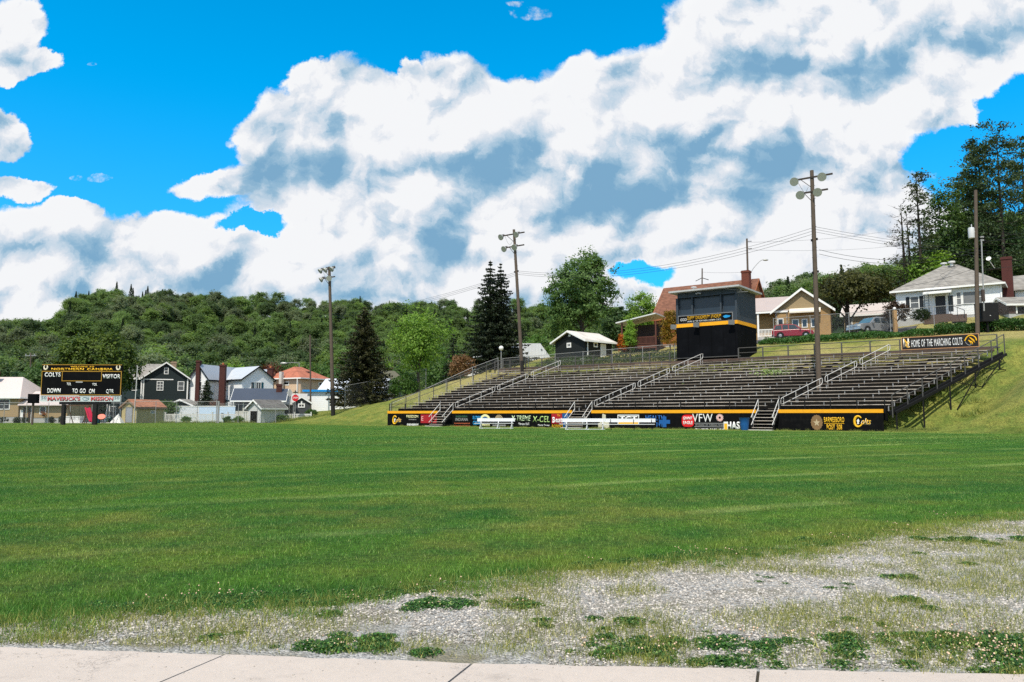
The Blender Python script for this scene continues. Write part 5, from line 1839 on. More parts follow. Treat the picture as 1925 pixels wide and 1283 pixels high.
pr = MB()
for k in range(5): pr.bx(-9.2, -7.5, -4.4+.28*k, -4.12+.28*k, 0, .2+.2*k)
pr.beam((-9.2, -4.5, .9), (-9.2, -3.1, 1.9), .06, .08); pr.beam((-7.6, -4.5, .9), (-7.6, -3.1, 1.9), .06, .08)
for x in (-9.2, -7.6): pr.bx(x-.05, x+.05, -3.2, -3.1, 0, 2.9)
pr.bx(-9.4, -7.42, -3.25, -2.0, 2.85, 3.0)
pr.build('porch', WHITET, t)

# ---- small gabled porch shed with orange kayak
t = house('porch_shed', 'little dark green shed with white trim and open white door', 347, 108.5, 0, 'shed')
dm = (3.2, 3.0)
gable(t, *dm, 2.35, .72, SIDG, GREYSH, ridge='y', over=.3)
q = MB(); fbox(q, 'front', dm, -1.62, -1.48, 0, 2.3, .003, .05); fbox(q, 'front', dm, 1.46, 1.62, 0, 2.3, .003, .05); q.build('trim', WHITET, t)
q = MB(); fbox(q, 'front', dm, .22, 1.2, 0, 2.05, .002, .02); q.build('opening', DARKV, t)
q = MB(); fbox(q, 'front', dm, -.98, .2, .05, 2.15, .03, .08); q.build('door', M('pale_door', (.50, .53, .55), .5, .2, 4), t)
ky = thing('orange_kayak', 'orange kayak standing upright in the open shed doorway', 'kayak', (t.location.x + .62, t.location.y - 1.72, t.location.z))
q = MB(); q.lathe([(.02, 0), (.20, .35), (.27, 1.0), (.18, 1.7), (.02, 2.0)], n=12); q.build('hull', M('orange_plastic', (.75, .22, .005), .4, .05), ky, True)

# ---- tan garden shed with brown roof
t = house('garden_shed', 'small tan garden shed with brown shingle roof and grey door', 269, 95, 38, 'shed')
dm = (4.2, 2.35)
gable(t, *dm, 1.98, .78, M('tan_shed_siding', (.40, .335, .165), .65, .1, 1.5, pattern='siding', pk=.24, pd=.6), BROWNSH, ridge='x', over=.22, trim=M('brown_trim', (.22, .15, .10), .7, .1), sink=.4)
t.rotation_euler = (0, 0, R(68))
door(t, 'left', dm, .05, .1, .95, 1.75, M('grey_shed_door', (.27, .29, .32), .6, .12), M('grey_frame', (.22, .22, .22), .6))
window(t, 'front', dm, .35, 1.35, .52, .22, mx=1, mz=0, bar=.07)
q = MB(); fbox(q, 'front', dm, -2.1, -1.98, 0, 1.9, .003, .04); fbox(q, 'front', dm, 1.98, 2.1, 0, 1.9, .003, .04); q.build('trim', M('cream_trim', (.52, .47, .33), .6), t)

# ---- white house with two gabled wings and three chimneys
t = house('white_house', 'large white sided house with grey metal roofs and tall brick chimneys', 432, 121, 0)
zE = zat(712.5, 116) - t.location.z
def sub_gable(px, D, rz_, w, d, hh, rise, roofm):
    """a wing of the same house, given its own frame below the house"""
    e = bpy.data.objects.new('wing', None)
    COL.objects.link(e)
    e.parent = t
    e.location = (at(px, D) - t.location.x, D - t.location.y, 0)
    e.rotation_euler = (0, 0, R(rz_))
    gable(e, w, d, hh, rise, SIDW, roofm, ridge='y', over=.3, trim=DARKSTEEL)
    return e
eA = sub_gable(407, 118, -14, 3.1, 9.0, zE, 1.95, GREYMET)
dmA = (3.1, 9.0)
window(eA, 'front', dmA, .15, zE-1.2, .6, 1.2, glass=CURTAIN)
eB = sub_gable(462, 119, 50, 5.3, 6.2, zE, 1.85, SILVMET)
dmB = (5.3, 6.2)
window(eB, 'front', dmB, .1, zE-1.1, .75, 1.15, mx=1, mz=0, shut=M('teal_shutter', (.01, .075, .11), .5), glass=CURTAIN)
window(eB, 'front', dmB, -.85, zE-1.1, .55, 1.15, mz=0, glass=CURTAIN)
q = MB(); q.bx(-4.1, 4.2, 5, 8, 0, zE); q.build('wall', SIDW, t)
q = MB(); q.extr([(-3.2, 1.0, zE), (-3.2, 5.2, zE+1.9), (-3.2, 5.2, zE+2.02), (-3.2, 1.0, zE+.12)], (7.4, 0, 0)); q.extr([(-3.2, 5.202, zE+1.9), (-3.2, 9, zE), (-3.2, 9, zE+.12), (-3.2, 5.202, zE+2.02)], (7.4, 0, 0)); q.build('roof', GREYMET, t)
def chim_px(px0, px1, pyt, pyb, D, mat, cap=True):
    x = at((px0+px1)/2, D) - t.location.x
    chimney(t, x, D - t.location.y, max(zat(pyb, D) - t.location.z, 0), zat(pyt, D) - t.location.z, (px1-px0)*D/FPX, .7, mat, cap=cap)
chim_px(366.5, 373.5, 678, 800, 113.5, DKBRICK, False)
chim_px(411, 421.5, 686, 800, 114.8, DKBRICK)
chim_px(501, 511, 692, 720, 124, DKBRICK)
q = MB(); q.bx(-1.8, 1.7, -5.8, -3.6, 2.9, 3.15); q.build('porch_roof', M('dark_teal_awning', (.01, .06, .09), .5), t)
q = MB(); q.bx(-1.8, 1.9, -5.6, -3.0, 0, 2.85); q.build('porch_wall', SIDW, t)

# ---- blue white privacy fence left of the garages
t = thing('privacy_fence', 'pale blue solid privacy fence panel with small dark hatch', 'fence', on(407, 104))
q = MB(); q.bx(-2.35, .55, 0, .06, .0, 2.1); q.bx(.552, 2.5, -.02, .06, .0, 2.1); q.build('fence_panel', M('pale_blue_vinyl', (.50, .62, .78), .5, .05, 1.0), t)
q = MB(); q.bx(-5.6, -2.36, 0, .06, -.1, 2.1); q.build('fence_panel', M('pale_grey_vinyl', (.60, .62, .66), .5, .05, 1.0), t)
q = MB(); q.bx(-5.6, 2.55, -.05, .09, 2.1, 2.2); q.build('top_cap', WHITET, t)
q = MB(); q.bx(.62, .95, -.05, -.021, .55, 1.25); q.build('hatch', M('grey_hatch', (.12, .14, .15), .5), t)

# ---- low white house with navy roof
t = house('low_house', 'low pale house with navy metal roof and dark porch windows', 490, 110, 12)
dm = (6.6, 6.0)
zE = zat(752, 107) - t.location.z
gable(t, *dm, zE, 1.55, M('cream_white_siding', (.55, .54, .50), .6, .06, pattern='siding', pk=.21, pd=.3), NAVYMET, ridge='x', over=.4)
for a_, b_ in ((-3.1, -2.1), (-1.9, -1.3), (-.9, -.4)):
    q = MB(); fbox(q, 'front', dm, a_, b_, 1.1, 2.35, .002, .03); q.build('window', GLASS, t)
chimney(t, 2.5, -.8, zE+.5, zE+2.3, .75, .6, DKBRICK, cap=False)
q = MB(); q.bx(3.4, 6.0, -1.0, 3, 0, zE-.6); q.build('annex_wall', M('dark_grey_siding', (.055, .06, .065), .6, .1), t)
q = MB(); q.extr([(3.35, -1.6, zE-.7), (3.35, 1.2, zE+.9), (3.35, 1.2, zE+1.0), (3.35, -1.6, zE-.6)], (3.0, 0, 0)); q.build('annex_roof', M('pale_grey_shingle', (.38, .375, .36), .9, .1), t)

# ---- white garage with dark opening
t = house('white_garage', 'small white garage with grey roof and dark open doorway', 501, 99, 60, 'garage')
dm = (3.9, 2.35)
gable(t, *dm, 1.95, .85, M('grey_white_siding', (.56, .57, .57), .6, .06, pattern='siding', pk=.28, pd=.3), DGREYSH, ridge='x', over=.28, sink=.8)
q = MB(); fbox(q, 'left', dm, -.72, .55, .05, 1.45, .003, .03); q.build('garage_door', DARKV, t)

# ---- peach house with hip roof
t = house('peach_house', 'peach coloured two storey house with rust red hip roof', 558, 126, 62)
zE = zat(712, 122) - t.location.z
dm = (6.3, 7.2)
hip(t, *dm, zE, 2.1, 1.7, PEACH, REDSH, over=.5)
window(t, 'left', dm, .6, zE-.75, .95, .36, mz=0, mx=0, bar=.14); window(t, 'front', dm, 1.4, zE-.75, .6, .42, mz=0, bar=.14)
q = MB(); q.bx(-3.7, -3.5, -3.42, -3.32, 0, zE); q.build('downspout', WHITET, t)
cx_ = MB(); cx_.bx(-4.1, -3.61, -.45, .1, 2, zE+1.1); cx_.build('chimney', M('pale_render', (.50, .46, .42), .8, .08), t)
q = MB(); q.add([(-.3, -2.2, zE+.85), (.7, -2.2, zE+.85), (.2, -2.2, zE+1.35), (-.3, -.9, zE+1.3), (.7, -.9, zE+1.3), (.2, -.9, zE+1.5)], [(0,1,2), (0,2,5,3), (1,4,5,2)]); q.build('roof_dormer', M('dark_dormer', (.10, .04, .03), .8), t)

# ---- dark grey shed with white window
t = house('grey_shed', 'dark grey shed with white cross window beside the stop sign', 566, 104, 16, 'shed')
dm = (2.3, 2.6)
gable(t, *dm, 1.75, .72, M('dark_grey_siding', (.055, .06, .065), .6, .1), GREYSH, ridge='y', over=.2, sink=.8)
window(t, 'front', dm, .0, 1.35, .62, .28, mx=1, mz=0, bar=.13)
q = MB(); fbox(q, 'front', dm, -.09, .09, 1.62, 1.95, .0, .05); q.build('ornament', WHITET, t)

# ---- long white building with blue edged roof behind the spruce
t = house('white_workshop', 'long white building with bright blue roof edge behind the dark spruce', 655, 116, 0, 'building')
dm = (11.6, 6)
zz = 0
q = MB(); q.bx(-5.8, 1.2, -3, 3, -.5, zat(737, 113) - t.location.z); q.bx(1.2, 5.6, -2.9, 3, -.5, zat(733, 113) - t.location.z); q.build('wall', M('bright_white_siding', (.82, .83, .84), .55, .05, pattern='siding', pk=.3, pd=.25), t)
za = zat(737, 113) - t.location.z
q = MB(); q.bx(-6.1, .2, -3.4, -2.6, za+.002, za+.30); q.build('blue_roof_edge', M('bright_blue_metal', (.01, .24, .62), .4, .08), t)
q = MB(); q.extr([(-4.2, -2.58, za+.1), (-4.2, 2.8, za+2.1), (-4.2, 2.8, za+2.2), (-4.2, -2.58, za+.2)], (10.0, 0, 0)); q.build('roof', WHITEMET, t)
window(t, 'front', (0, 5.8), 4.0, zz+2.2, .5, .9, glass=M('teal_curtain', (.02, .12, .13), .4))

# ---- grey house with brick chimney, and umbrella
t = house('grey_house', 'grey gabled house with brick chimney at the foot of the slope', 728, 126, -12)
dm = (4.3, 6)
zE = zat(716, 123) - t.location.z
gable(t, *dm, zE, 1.75, M('grey_siding', (.20, .215, .225), .65, .1, pattern='siding', pk=.2, pd=.3), M('mossy_shingle', (.16, .15, .10), .9), ridge='y', over=.25, trim=M('olive_trim', (.20, .19, .11), .7))
for a_, b_, c_ in ((-1.7, -1.2, 2.4), (1.75, 2.1, 2.0)):
    q = MB(); fbox(q, 'front', dm, a_, b_, c_, c_ + 1.2, .002, .03); q.build('window', GLASS, t)
chimney(t, -.75, -3.6, .0, zat(720, 122) - t.location.z, .55, .6, REDBRICK, cap=False)
q = MB(); q.bx(-2.2, .9, -4.6, -3.05, -.3, zat(744, 122) - t.location.z); q.build('porch_wall', M('tan_render', (.42, .33, .23), .8), t)
x_, y_, z_ = on(737, 117)
t = thing('patio_umbrella', 'cream patio umbrella open beside the brick chimney of the grey house', 'umbrella', (x_, y_, z_))
zt = zat(730, 117) - z_
q = MB(); q.lathe([(1.05, -.75), (.55, -.32), (.02, 0)], (0, 0, zt), n=8, cap=False); q.build('canopy', M('cream_canvas', (.80, .66, .58), .8, .05), t)
q = MB(); q.tube((0, 0, -.2), (0, 0, zt), .03); q.build('pole', GALV, t)

# ---- white roofed building far behind the twin spruces
t = house('white_barn', 'white metal roofed building seen through the twin spruces', 955, 112, 0, 'building')
dm = (12.6, 7)
ztop = zat(650, 112) - t.location.z
q = MB(); q.bx(-6.2, 6.2, -3, 3, -.5, zat(690, 109) - t.location.z + .6); q.build('wall', M('bright_white_siding', (.82, .83, .84), .55, .05, pattern='siding', pk=.3, pd=.25), t)
q = MB()
zb_ = zat(688, 109) - t.location.z
q.extr([(-6.6, -3.4, zb_), (-2.4, -3.4, ztop), (4.6, -3.4, ztop), (6.9, -3.4, zb_)], (0, 6.6, 0)); q.build('roof', WHITEMET, t)

# ---- dark green shed behind the stand
t = house('green_garage', 'black green garage with white metal roof behind the top rail', 1098, 96, 42, 'garage')
zg = zat(676, 92) - t.location.z
t.location.z += zg * .55
dm = (5.0, 5.0)
zE = zat(639, 93) - t.location.z
gable(t, *dm, zE, 1.12, M('black_green_siding', (.009, .012, .012), .65, .15, pattern='siding', pk=.24, pd=.4), M('worn_white_metal', (.64, .60, .56), .5, .12, 2.0, dirt=.45, dcol=(.20, .12, .09), dscale=.6), ridge='x', over=.45, sink=2.5)
window(t, 'left', dm, -.1, zE-.55, .45, .32, mx=1, mz=0, bar=.14); 
q = MB(); fbox(q, 'left', dm, -.18, .18, zE+.52, zE+.80, .002, .05); q.build('gable_vent', WHITET, t)
window(t, 'front', dm, -.55, zE-.55, .45, .32, mz=0, bar=.14)
door(t, 'front', dm, .85, -.6, .8, zE+.15, M('white_door', (.60, .62, .62), .5, .1))
q = MB(); fbox(q, 'front', dm, -2.12, -2.0, -1, zE, .05, .13); q.build('downspout', WHITET, t)

# ---- brick house with orange brown roof behind the press box
t = house('brick_house', 'orange brick house with steep rust shingle roof behind the press box', 1340, 101, -36)
zE = zat(592, 98) - t.location.z
zR = zat(542, 104) - t.location.z
dm = (12.6, 8.0)
OBRICK = M('orange_brick', (.42, .135, .045), .85, .12, 2.0, pattern='brick')
gable(t, *dm, zE, zR - zE, OBRICK, M('rust_brown_shingle', (.175, .078, .050), .9, .15, 2.0, pattern='shingle', pk=.16, pd=.3), ridge='x', over=.3, sink=2.5, trim=M('orange_brick_trim', (.36, .12, .05), .8))
chimney(t, 5.6, -1.9, zE - 1, zat(509, 96) - t.location.z, .95, .9, M('chimney_brick', (.13, .036, .022), .85, .2, pattern='brick'), cap=False)
# ---- carport porch left of it
t = house('deck_porch', 'brown wooden deck under a sloping white metal patio roof', 1212, 97, -28, 'porch')
zf_ = zat(650, 96) - t.location.z
zr1, zr2 = zat(608, 96) - t.location.z, zat(596, 95) - t.location.z
dm = (4.7, 4.0)
RB = M('brown_deck_wood', (.105, .040, .030), .75, .2)
q = MB(); q.extr([(-2.9, -2.2, zr1), (2.3, -2.2, zr2+.25), (2.3, -2.2, zr2+.40), (-2.9, -2.2, zr1+.15)], (0, 4.2, 0)); q.build('roof', M('white_patio_roof', (.58, .60, .60), .5, .06, pattern='seam', pk=.35, pd=.25), t)
q = MB(); q.bx(-2.2, 2.3, -1.9, 2, zf_-.15, zf_); q.bx(-2.2, 2.3, -1.95, -1.9, zf_-.45, zf_-.151)
q.build('deck', RB, t)
for x in (-2.2, 2.2):
    q = MB(); q.bx(x-.08, x+.08, -1.9, -1.74, -1, zr1+.1); q.build('post', RB, t)
q = MB(); q.bx(-2.1, 2.1, -1.9, -1.83, zf_+.92, zf_+1.02); q.bx(-2.1, 2.1, -1.9, -1.83, zf_+.10, zf_+.18)
for k in range(26): q.bx(-2.05+.16*k, -1.98+.16*k, -1.885, -1.845, zf_+.181, zf_+.919)
q.build('railing', RB, t)
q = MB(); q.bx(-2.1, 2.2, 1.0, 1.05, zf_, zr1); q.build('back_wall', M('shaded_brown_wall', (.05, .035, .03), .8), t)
q = MB(); q.bx(-2.2, 2.3, -1.6, 2, -1.0, zf_-.16); q.build('skirting', M('dark_lattice', (.03, .02, .018), .9), t)

# ---- tan brick bungalow
t = house('tan_bungalow', 'tan brick bungalow with pinkish grey metal roof and white porch', 1487, 93, -24)
dm = (8.2, 7.0)
zE = zat(578, 89) - t.location.z
TBR = M('tan_brick', (.36, .215, .095), .85, .15, 2.0, pattern='brick')
BUNG = M('pink_grey_metal_roof', (.40, .335, .315), .55, .08, 1.0, pattern='seam', pk=.35, pd=.3)
for nm, w0_, w1_ in (('main', -1.1, 4.9),):
    q = MB(); q.extr([(-1.1, -3.5, -.5), (-1.1, -3.5, zE-.2), (1.9, -3.5, zE+2.1), (4.9, -3.5, zE-.2), (4.9, -3.5, -.5)], (0, 7, 0)); q.build('wall', TBR, t)
    q = MB(); q.extr([(1.9, -3.95, zE+2.12), (-1.6, -3.95, zE-.55), (-1.6, -3.95, zE-.42), (1.9, -3.95, zE+2.25)], (0, 7.6, 0)); q.extr([(1.902, -3.95, zE+2.12), (5.4, -3.95, zE-.55), (5.4, -3.95, zE-.42), (1.902, -3.95, zE+2.25)], (0, 7.6, 0)); q.build('roof', BUNG, t)
    q = MB()
    for s_ in (-1, 1):
        q.extr([(1.9, -4.0, zE+1.98), (1.9+s_*3.55, -4.0, zE-.72), (1.9+s_*3.55, -4.0, zE-.42), (1.9, -4.0, zE+2.27)], (0, .045, 0))
    q.build('fascia', WHITET, t)
    q = MB(); q.extr([(-1.05, -3.52, zE-.2), (1.9, -3.52, zE+2.05), (4.85, -3.52, zE-.2)], (0, .018, 0)); q.build('gable_siding', M('olive_tan_siding', (.30, .225, .125), .7, .08, pattern='siding', pk=.22, pd=.3), t)
q = MB(); q.bx(-5.0, -1.102, -2.2, 3.4, -.5, zE-.2); q.build('wing_wall', TBR, t)
q = MB(); q.extr([(-5.3, -3.6, zE-.35), (-5.3, .6, zE+1.85), (-5.3, .6, zE+1.97), (-5.3, -3.6, zE-.22)], (7.0, 0, 0)); q.extr([(-5.3, .602, zE+1.85), (-5.3, 3.9, zE-.1), (-5.3, 3.9, zE+.02), (-5.3, .602, zE+1.97)], (7.0, 0, 0)); q.build('wing_roof', BUNG, t)
q = MB()
for x in (-3.1, -1.0, .2): q.bx(x-.1, x+.1, -3.5, -3.3 - .001, -.3, zE-.38)
q.bx(-5.2, .3, -3.62, -3.56, zE-.5, zE-.3)
q.build('porch_post', WHITET, t)
q = MB(); q.bx(-3.0, -1.1, -3.46, -3.40, .85, .95); q.bx(-3.0, -1.1, -3.46, -3.40, .1, .18)
for k in range(12): q.bx(-2.95+.16*k, -2.88+.16*k, -3.45, -3.41, .181, .849)
q.build('porch_railing', WHITET, t)
q = MB(); q.beam((-3.1, -3.5, 0), (-2.0, -4.2, -.9), .06, .25); q.bx(-3.2, -1.0, -3.6, -2.2, -.6, .02); q.build('porch_floor', M('grey_white_wood', (.45, .45, .44), .7), t)
window(t, 'front', (0, 4.4), -4.4, 1.25, .75, 1.35); window(t, 'front', (0, 7.0), 1.1, 1.45, .6, .85, mz=0); window(t, 'front', (0, 7.0), 2.1, 1.45, .45, .85, mz=0); window(t, 'front', (0, 7.0), 3.2, 1.45, .62, .85, mz=0)
window(t, 'front', (0, 7.0), -.55, 1.1, .5, 1.9, mz=0)
q = MB(); q.extr([(0.5, -3.5, zE-.10), (0.5, -3.75, zE-.15), (0.5, -4.3, zE-.55), (0.5, -4.3, zE-.72), (0.5, -4.22, zE-.72), (0.5, -3.5, zE-.3)], (3.4, 0, 0)); q.extr([(-5.1, -2.25, zE-.35), (-5.1, -2.5, zE-.4), (-5.1, -3.0, zE-.75), (-5.1, -3.0, zE-.9), (-5.1, -2.25, zE-.5)], (1.5, 0, 0)); q.build('awning', M('cream_awning', (.68, .63, .53), .5, .05), t)

# ---- olive house behind the dark tree with red roofed porch
t = house('olive_house', 'olive sided house with pale roof half hidden by the dark tree', 1660, 97, -30)
dm = (7.4, 6)
zE = zat(584, 92) - t.location.z
gable(t, *dm, zE, 1.5, M('olive_tan_siding', (.30, .225, .125), .7, .08, pattern='siding', pk=.22, pd=.3), M('pale_pink_shingle', (.46, .40, .37), .85, .1), ridge='x', over=.4, sink=1.5)
window(t, 'front', dm, -3.1, zE-1.1, .5, 1.3); window(t, 'front', dm, 1.0, zE-.9, .4, 1.0); window(t, 'front', dm, .2, zE-.9, .4, 1.0)
q = MB(); q.extr([(2.0, -4.4, zE-.3), (2.0, -2.8, zE+.5), (2.0, -2.8, zE+.6), (2.0, -4.4, zE-.2)], (4.0, 0, 0)); q.build('porch_roof', M('red_tin_roof', (.60, .10, .08), .5, .1), t)

# ---- white bungalow on the right
t = house('white_bungalow', 'white sided bungalow with grey hip roof and dark shutters on the hill', 1801, 84, -36)
D_ = 79.5
dm = (9.6, 9.4)
zg = zat(594, D_) - t.location.z
t.location.z += zg
zE = zat(541, D_) - t.location.z
zR = zat(499, 84) - t.location.z
SIDW2 = M('white_clapboard', (.82, .83, .84), .55, .05, 1.0, pattern='siding', pk=.24, pd=.45)
hip(t, *dm, zE, zR - zE, 1.4, SIDW2, GREYSH, over=.5, sink=2.5, base=.05)
BLS = M('black_shutter', (.012, .016, .020), .5, .1)
GR_CURT = M('grey_curtain', (.16, .165, .17), .3, .35, 2.0, spec=.5)
window(t, 'front', dm, -3.0, zE-1.25, .75, 1.25, shut=BLS, glass=CURTAIN)
door(t, 'front', dm, -.55, .15, .95, 2.1, M('dark_door', (.02, .02, .024), .4, .2), WHITET)
q = MB(); fbox(q, 'front', dm, .18, .62, .55, 2.2, .002, .04); q.build('shutter', BLS, t)
for a, w_ in ((1.15, .36), (2.1, 1.1), (3.05, .36)):
    window(t, 'front', dm, a, zE-1.15, w_, 1.25 if w_ < 1 else 1.2, mz=1 if w_ < 1 else 0, glass=GR_CURT)
q = MB()
q.extr([(-2.0, -dm[1]/2-.01, zE-.16), (-2.0, -dm[1]/2-1.35, zE-.42), (-2.0, -dm[1]/2-1.35, zE-.62), (-2.0, -dm[1]/2-1.28, zE-.62), (-2.0, -dm[1]/2-.01, zE-.30)], (2.6, 0, 0)); q.build('porch_awning', WHITET, t)
q = MB()
for x in (-1.9, -1.5, .45):
    q.bx(x-.03, x+.03, -dm[1]/2-1.2, -dm[1]/2-1.14, 0, zE-.6)
for k in range(7): q.bx(-1.88, -1.52, -dm[1]/2-1.18, -dm[1]/2-1.16, .2+.3*k, .23+.3*k)
q.tube((.5, -dm[1]/2-1.15, 1.05), (1.75, -dm[1]/2-1.9, .35), .03); q.tube((1.75, -dm[1]/2-1.9, -.4), (1.75, -dm[1]/2-1.9, .35), .03); q.tube((1.1, -dm[1]/2-1.5, -.2), (1.1, -dm[1]/2-1.5, .7), .025)
q.build('porch_railing', M('dark_teal_iron', (.02, .035, .045), .5), t)
q = MB(); q.bx(-2.0, .6, -dm[1]/2-1.4, -dm[1]/2-.002, -.8, .13)
for k in range(4): q.bx(.62, 1.9, -dm[1]/2-1.4-.22*k, -dm[1]/2-1.182-.22*k, -.8, .0-.17*k)
q.build('porch_steps', M('brown_steps', (.10, .065, .05), .8), t)
chimney(t, dm[0]/2+.55, -1.2, -1, zat(488, 81) - t.location.z, .95, .8, M('deep_red_brick', (.068, .017, .014), .85, .2, pattern='brick'), cap=False)
v_ = MB(); v_.lathe([(.16, 0), (.16, .35), (.36, .38), (.36, .56), (.02, .62)], (.25, -.6, zR-.25), n=12); v_.lathe([(.14, 0), (.14, .3), (.34, .33), (.34, .48), (.02, .54)], (-.6, .2, zR-.12), n=12); v_.build('roof_vent', M('white_vent', (.66, .66, .64), .5), t, True)
q = MB(); q.bx(dm[0]/2+.05, dm[0]/2+.18, -dm[1]/2-.06, -dm[1]/2+.06, .0, zE); q.build('downspout', WHITET, t)
q = MB(); q.bx(dm[0]/2+1.1, dm[0]/2+9, -.5, 6, -1, zE-.3); q.build('rear_wall', SIDW2, t)
q = MB(); q.extr([(dm[0]/2+.6, -1.0, zE-.3), (dm[0]/2+.6, 2.7, zE+1.7), (dm[0]/2+.6, 2.7, zE+1.82), (dm[0]/2+.6, -1.0, zE-.18)], (9, 0, 0)); q.build('rear_roof', GREYSH, t)
window(t, 'front', (0, 1.0), dm[0]/2+2.3, 1.5, .45, .8, mz=0)
ds = thing('satellite_dish', 'white satellite dish on a short mast beside the bungalow chimney', 'satellite dish', (at(1885, 80), 80, zat(500, 80, 1885)))
q = MB(); q.lathe([(.02, -.06), (.14, -.035), (.24, .015), (.225, .02), (.13, -.02), (.02, -.045)], (-.55, -.1, .75), (-.65, -.6, .35), n=16); q.build('dish', WHITET, ds, True)
q = MB(); q.tube((.2, .2, -.2), (-.5, 0, .66), .035); q.tube((-.5, 0, .66), (-.95, -.5, .85), .015); q.build('mast', GALV, ds)
t = house('brown_garage', 'small brown garage with grey roof at the far right edge', 1921, 77, -6, 'garage')
t.location.z = zat(590, 75.5, 1921)
dm = (2.9, 3.2)
gable(t, *dm, zat(571, 75.5, 1921) - t.location.z, .75, M('dark_brown_siding', (.06, .03, .022), .7, .1), GREYSH, ridge='x', over=.3, sink=2.5)
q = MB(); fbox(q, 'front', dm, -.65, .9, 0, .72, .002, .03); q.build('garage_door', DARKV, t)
q = MB(); fbox(q, 'front', dm, -.78, -.65, 0, .82, .002, .05); fbox(q, 'front', dm, -.649, .9, .721, .82, .002, .05); q.build('door_frame', WHITET, t)

# ---- equipment cabinet by the pole
xx, yy = at(1866, 71), 71
t = thing('equipment_cabinet', 'large black equipment cabinet standing on short legs by the transformer pole', 'cabinet', (xx, yy, h(xx, yy)))
zt, zb_ = zat(571, 71, 1866) - t.location.z, zat(606, 71, 1866) - t.location.z
q = MB(); q.bx(-.82, .82, -.5, .5, zb_, zt)
q.bx(-.78, .78, -.53, -.501, zb_+.06, zt-.06); q.build('body', M('black_box_paint', (.006, .006, .007), .6, .3, dirt=.15), t)
for x in (-.12, .32):
    q = MB(); q.bx(x-.08, x+.08, -.3, .3, -.3, zb_-.002); q.build('leg', DARKSTEEL, t)
q = MB(); q.box((.0, -.54, zb_+.55), (.10, .02, .06)); q.build('latch', GALV, t)

# ------------------------------------------------------------------ scoreboard
xx, yy, zz = on(151, 76)
t = thing('scoreboard', 'black football scoreboard with gold header and white lettering on two posts', 'scoreboard', (xx, yy, zz), R(3))
k_ = 76 / FPX
def sbx(px): return (px - 151) * k_
def sbz(py): return zat(py, 76) - zz
SBK = M('scoreboard_black', (.0045, .0045, .0055), .6, .15, spec=.05, dirt=.08)
GOLD = M('gold_frame', (.36, .20, .025), .5, .12)
q = MB(); q.bx(sbx(79), sbx(223.5), -.12, .12, sbz(743), sbz(699)); q.build('main_panel', SBK, t)
q = MB(); q.bx(sbx(78), sbx(224), -.13, .13, sbz(698), sbz(686.5))
hd = q.build('header_panel', SBK, t)
q = MB()
for (a, b, c, d) in ((78, 224, 699.5, 698), (78, 79.2, 743.5, 699.5), (222.8, 224.2, 743.5, 699.5), (79.2, 222.8, 743.6, 742.2), (115, 188, 717.2, 716), (115, 116.2, 716, 699.5), (186.8, 188, 716, 699.5), (78, 224, 687, 685.8)):
    q.bx(sbx(a), sbx(b), -.16, -.131, sbz(c), sbz(d))
q.build('gold_frame', GOLD, t)
q = MB(); q.bx(sbx(77.5), sbx(223.5), -.10, .06, sbz(755.5), sbz(744.2))
bn_ = q.build('banner', M('pale_banner', (.50, .56, .56), .6, .06), t)
q = MB(); q.bx(sbx(112), sbx(205), -.08, .14, sbz(760.5), sbz(755.8)); q.build('bottom_beam', DARKSTEEL, t)
for px_, w_ in ((119.5, .27), (177, .36)):
    q = MB(); q.bx(sbx(px_) - w_/2, sbx(px_) + w_/2, -.1, .3, -.5, sbz(760.6)); q.build('post', M('black_post', (.012, .010, .010), .7, .2), t)
def sbt(s, px, py, hpx, wpx, mat, par, bold=.02, y=-.135, sh=0):
    return letters(s, mat, par, (sbx(px), y, sbz(py)), hpx*k_, wpx*k_, bold=bold, shear=sh)
sbt('WELCOME TO', 151.5, 690, 2.8, 43, YELLOWL, hd, .02, -.14)
sbt('NORTHERN CAMBRIA', 151.5, 694.6, 4.4, 113, YELLOWL, hd, .03, -.14)
for px_ in (85, 217.5):
    m_ = MB()
    m_.path([(sbx(px_ - 2.2), -.15, sbz(687.6)), (sbx(px_ - 3.2), -.15, sbz(691)), (sbx(px_ - 2.4), -.15, sbz(694.3)), (sbx(px_), -.15, sbz(695.6)), (sbx(px_ + 2.4), -.15, sbz(694.3)), (sbx(px_ + 3.2), -.15, sbz(691)), (sbx(px_ + 2.2), -.15, sbz(687.6))], [.05, .07, .08, .09, .08, .07, .05], 6)
    m_.build('horseshoe_emblem', M('horseshoe_cream', (.75, .68, .52), .5), hd)
sbt('COLTS', 98, 705, 8.2, 29, WHITEL, t); sbt('VISITOR', 205.5, 708, 8.2, 32.5, WHITEL, t)
sbt('TOL', 128.5, 722.5, 5, 8.2, WHITEL, t); sbt('TOL', 175.5, 723.2, 5, 8.6, WHITEL, t)
sbt('DOWN', 102, 735, 8.8, 24, WHITEL, t); sbt('TO GO', 147.5, 735.5, 8.8, 24.5, WHITEL, t); sbt('ON', 171, 736, 8.8, 10.5, WHITEL, t); sbt('QTR', 204, 736.6, 8.8, 14, WHITEL, t)
m_ = MB(); m_.bx(sbx(141), sbx(153.5), -.16, -.125, sbz(720), sbz(717.6)); m_.build('maker_plate', GREYL, t)
MAR = M('maroon_outline', (.20, .02, .025), .6)
for s_, px_, w_ in (("MAVERICK'S", 120.5, 59), ('MISSION', 190, 40.5)):
    sbt(s_, px_ + .3, 750.2, 8.0, w_ + .6, MAR, bn_, .05, -.108); sbt(s_, px_, 750, 7.2, w_, M('crimson_lettering', (.62, .10, .11), .6), bn_, .02, -.118)
for px_ in (84, 217):
    sbt('50', px_, 748.5, 5.2, 9, M('slate_lettering', (.10, .13, .17), .6), bn_, .0, -.11)
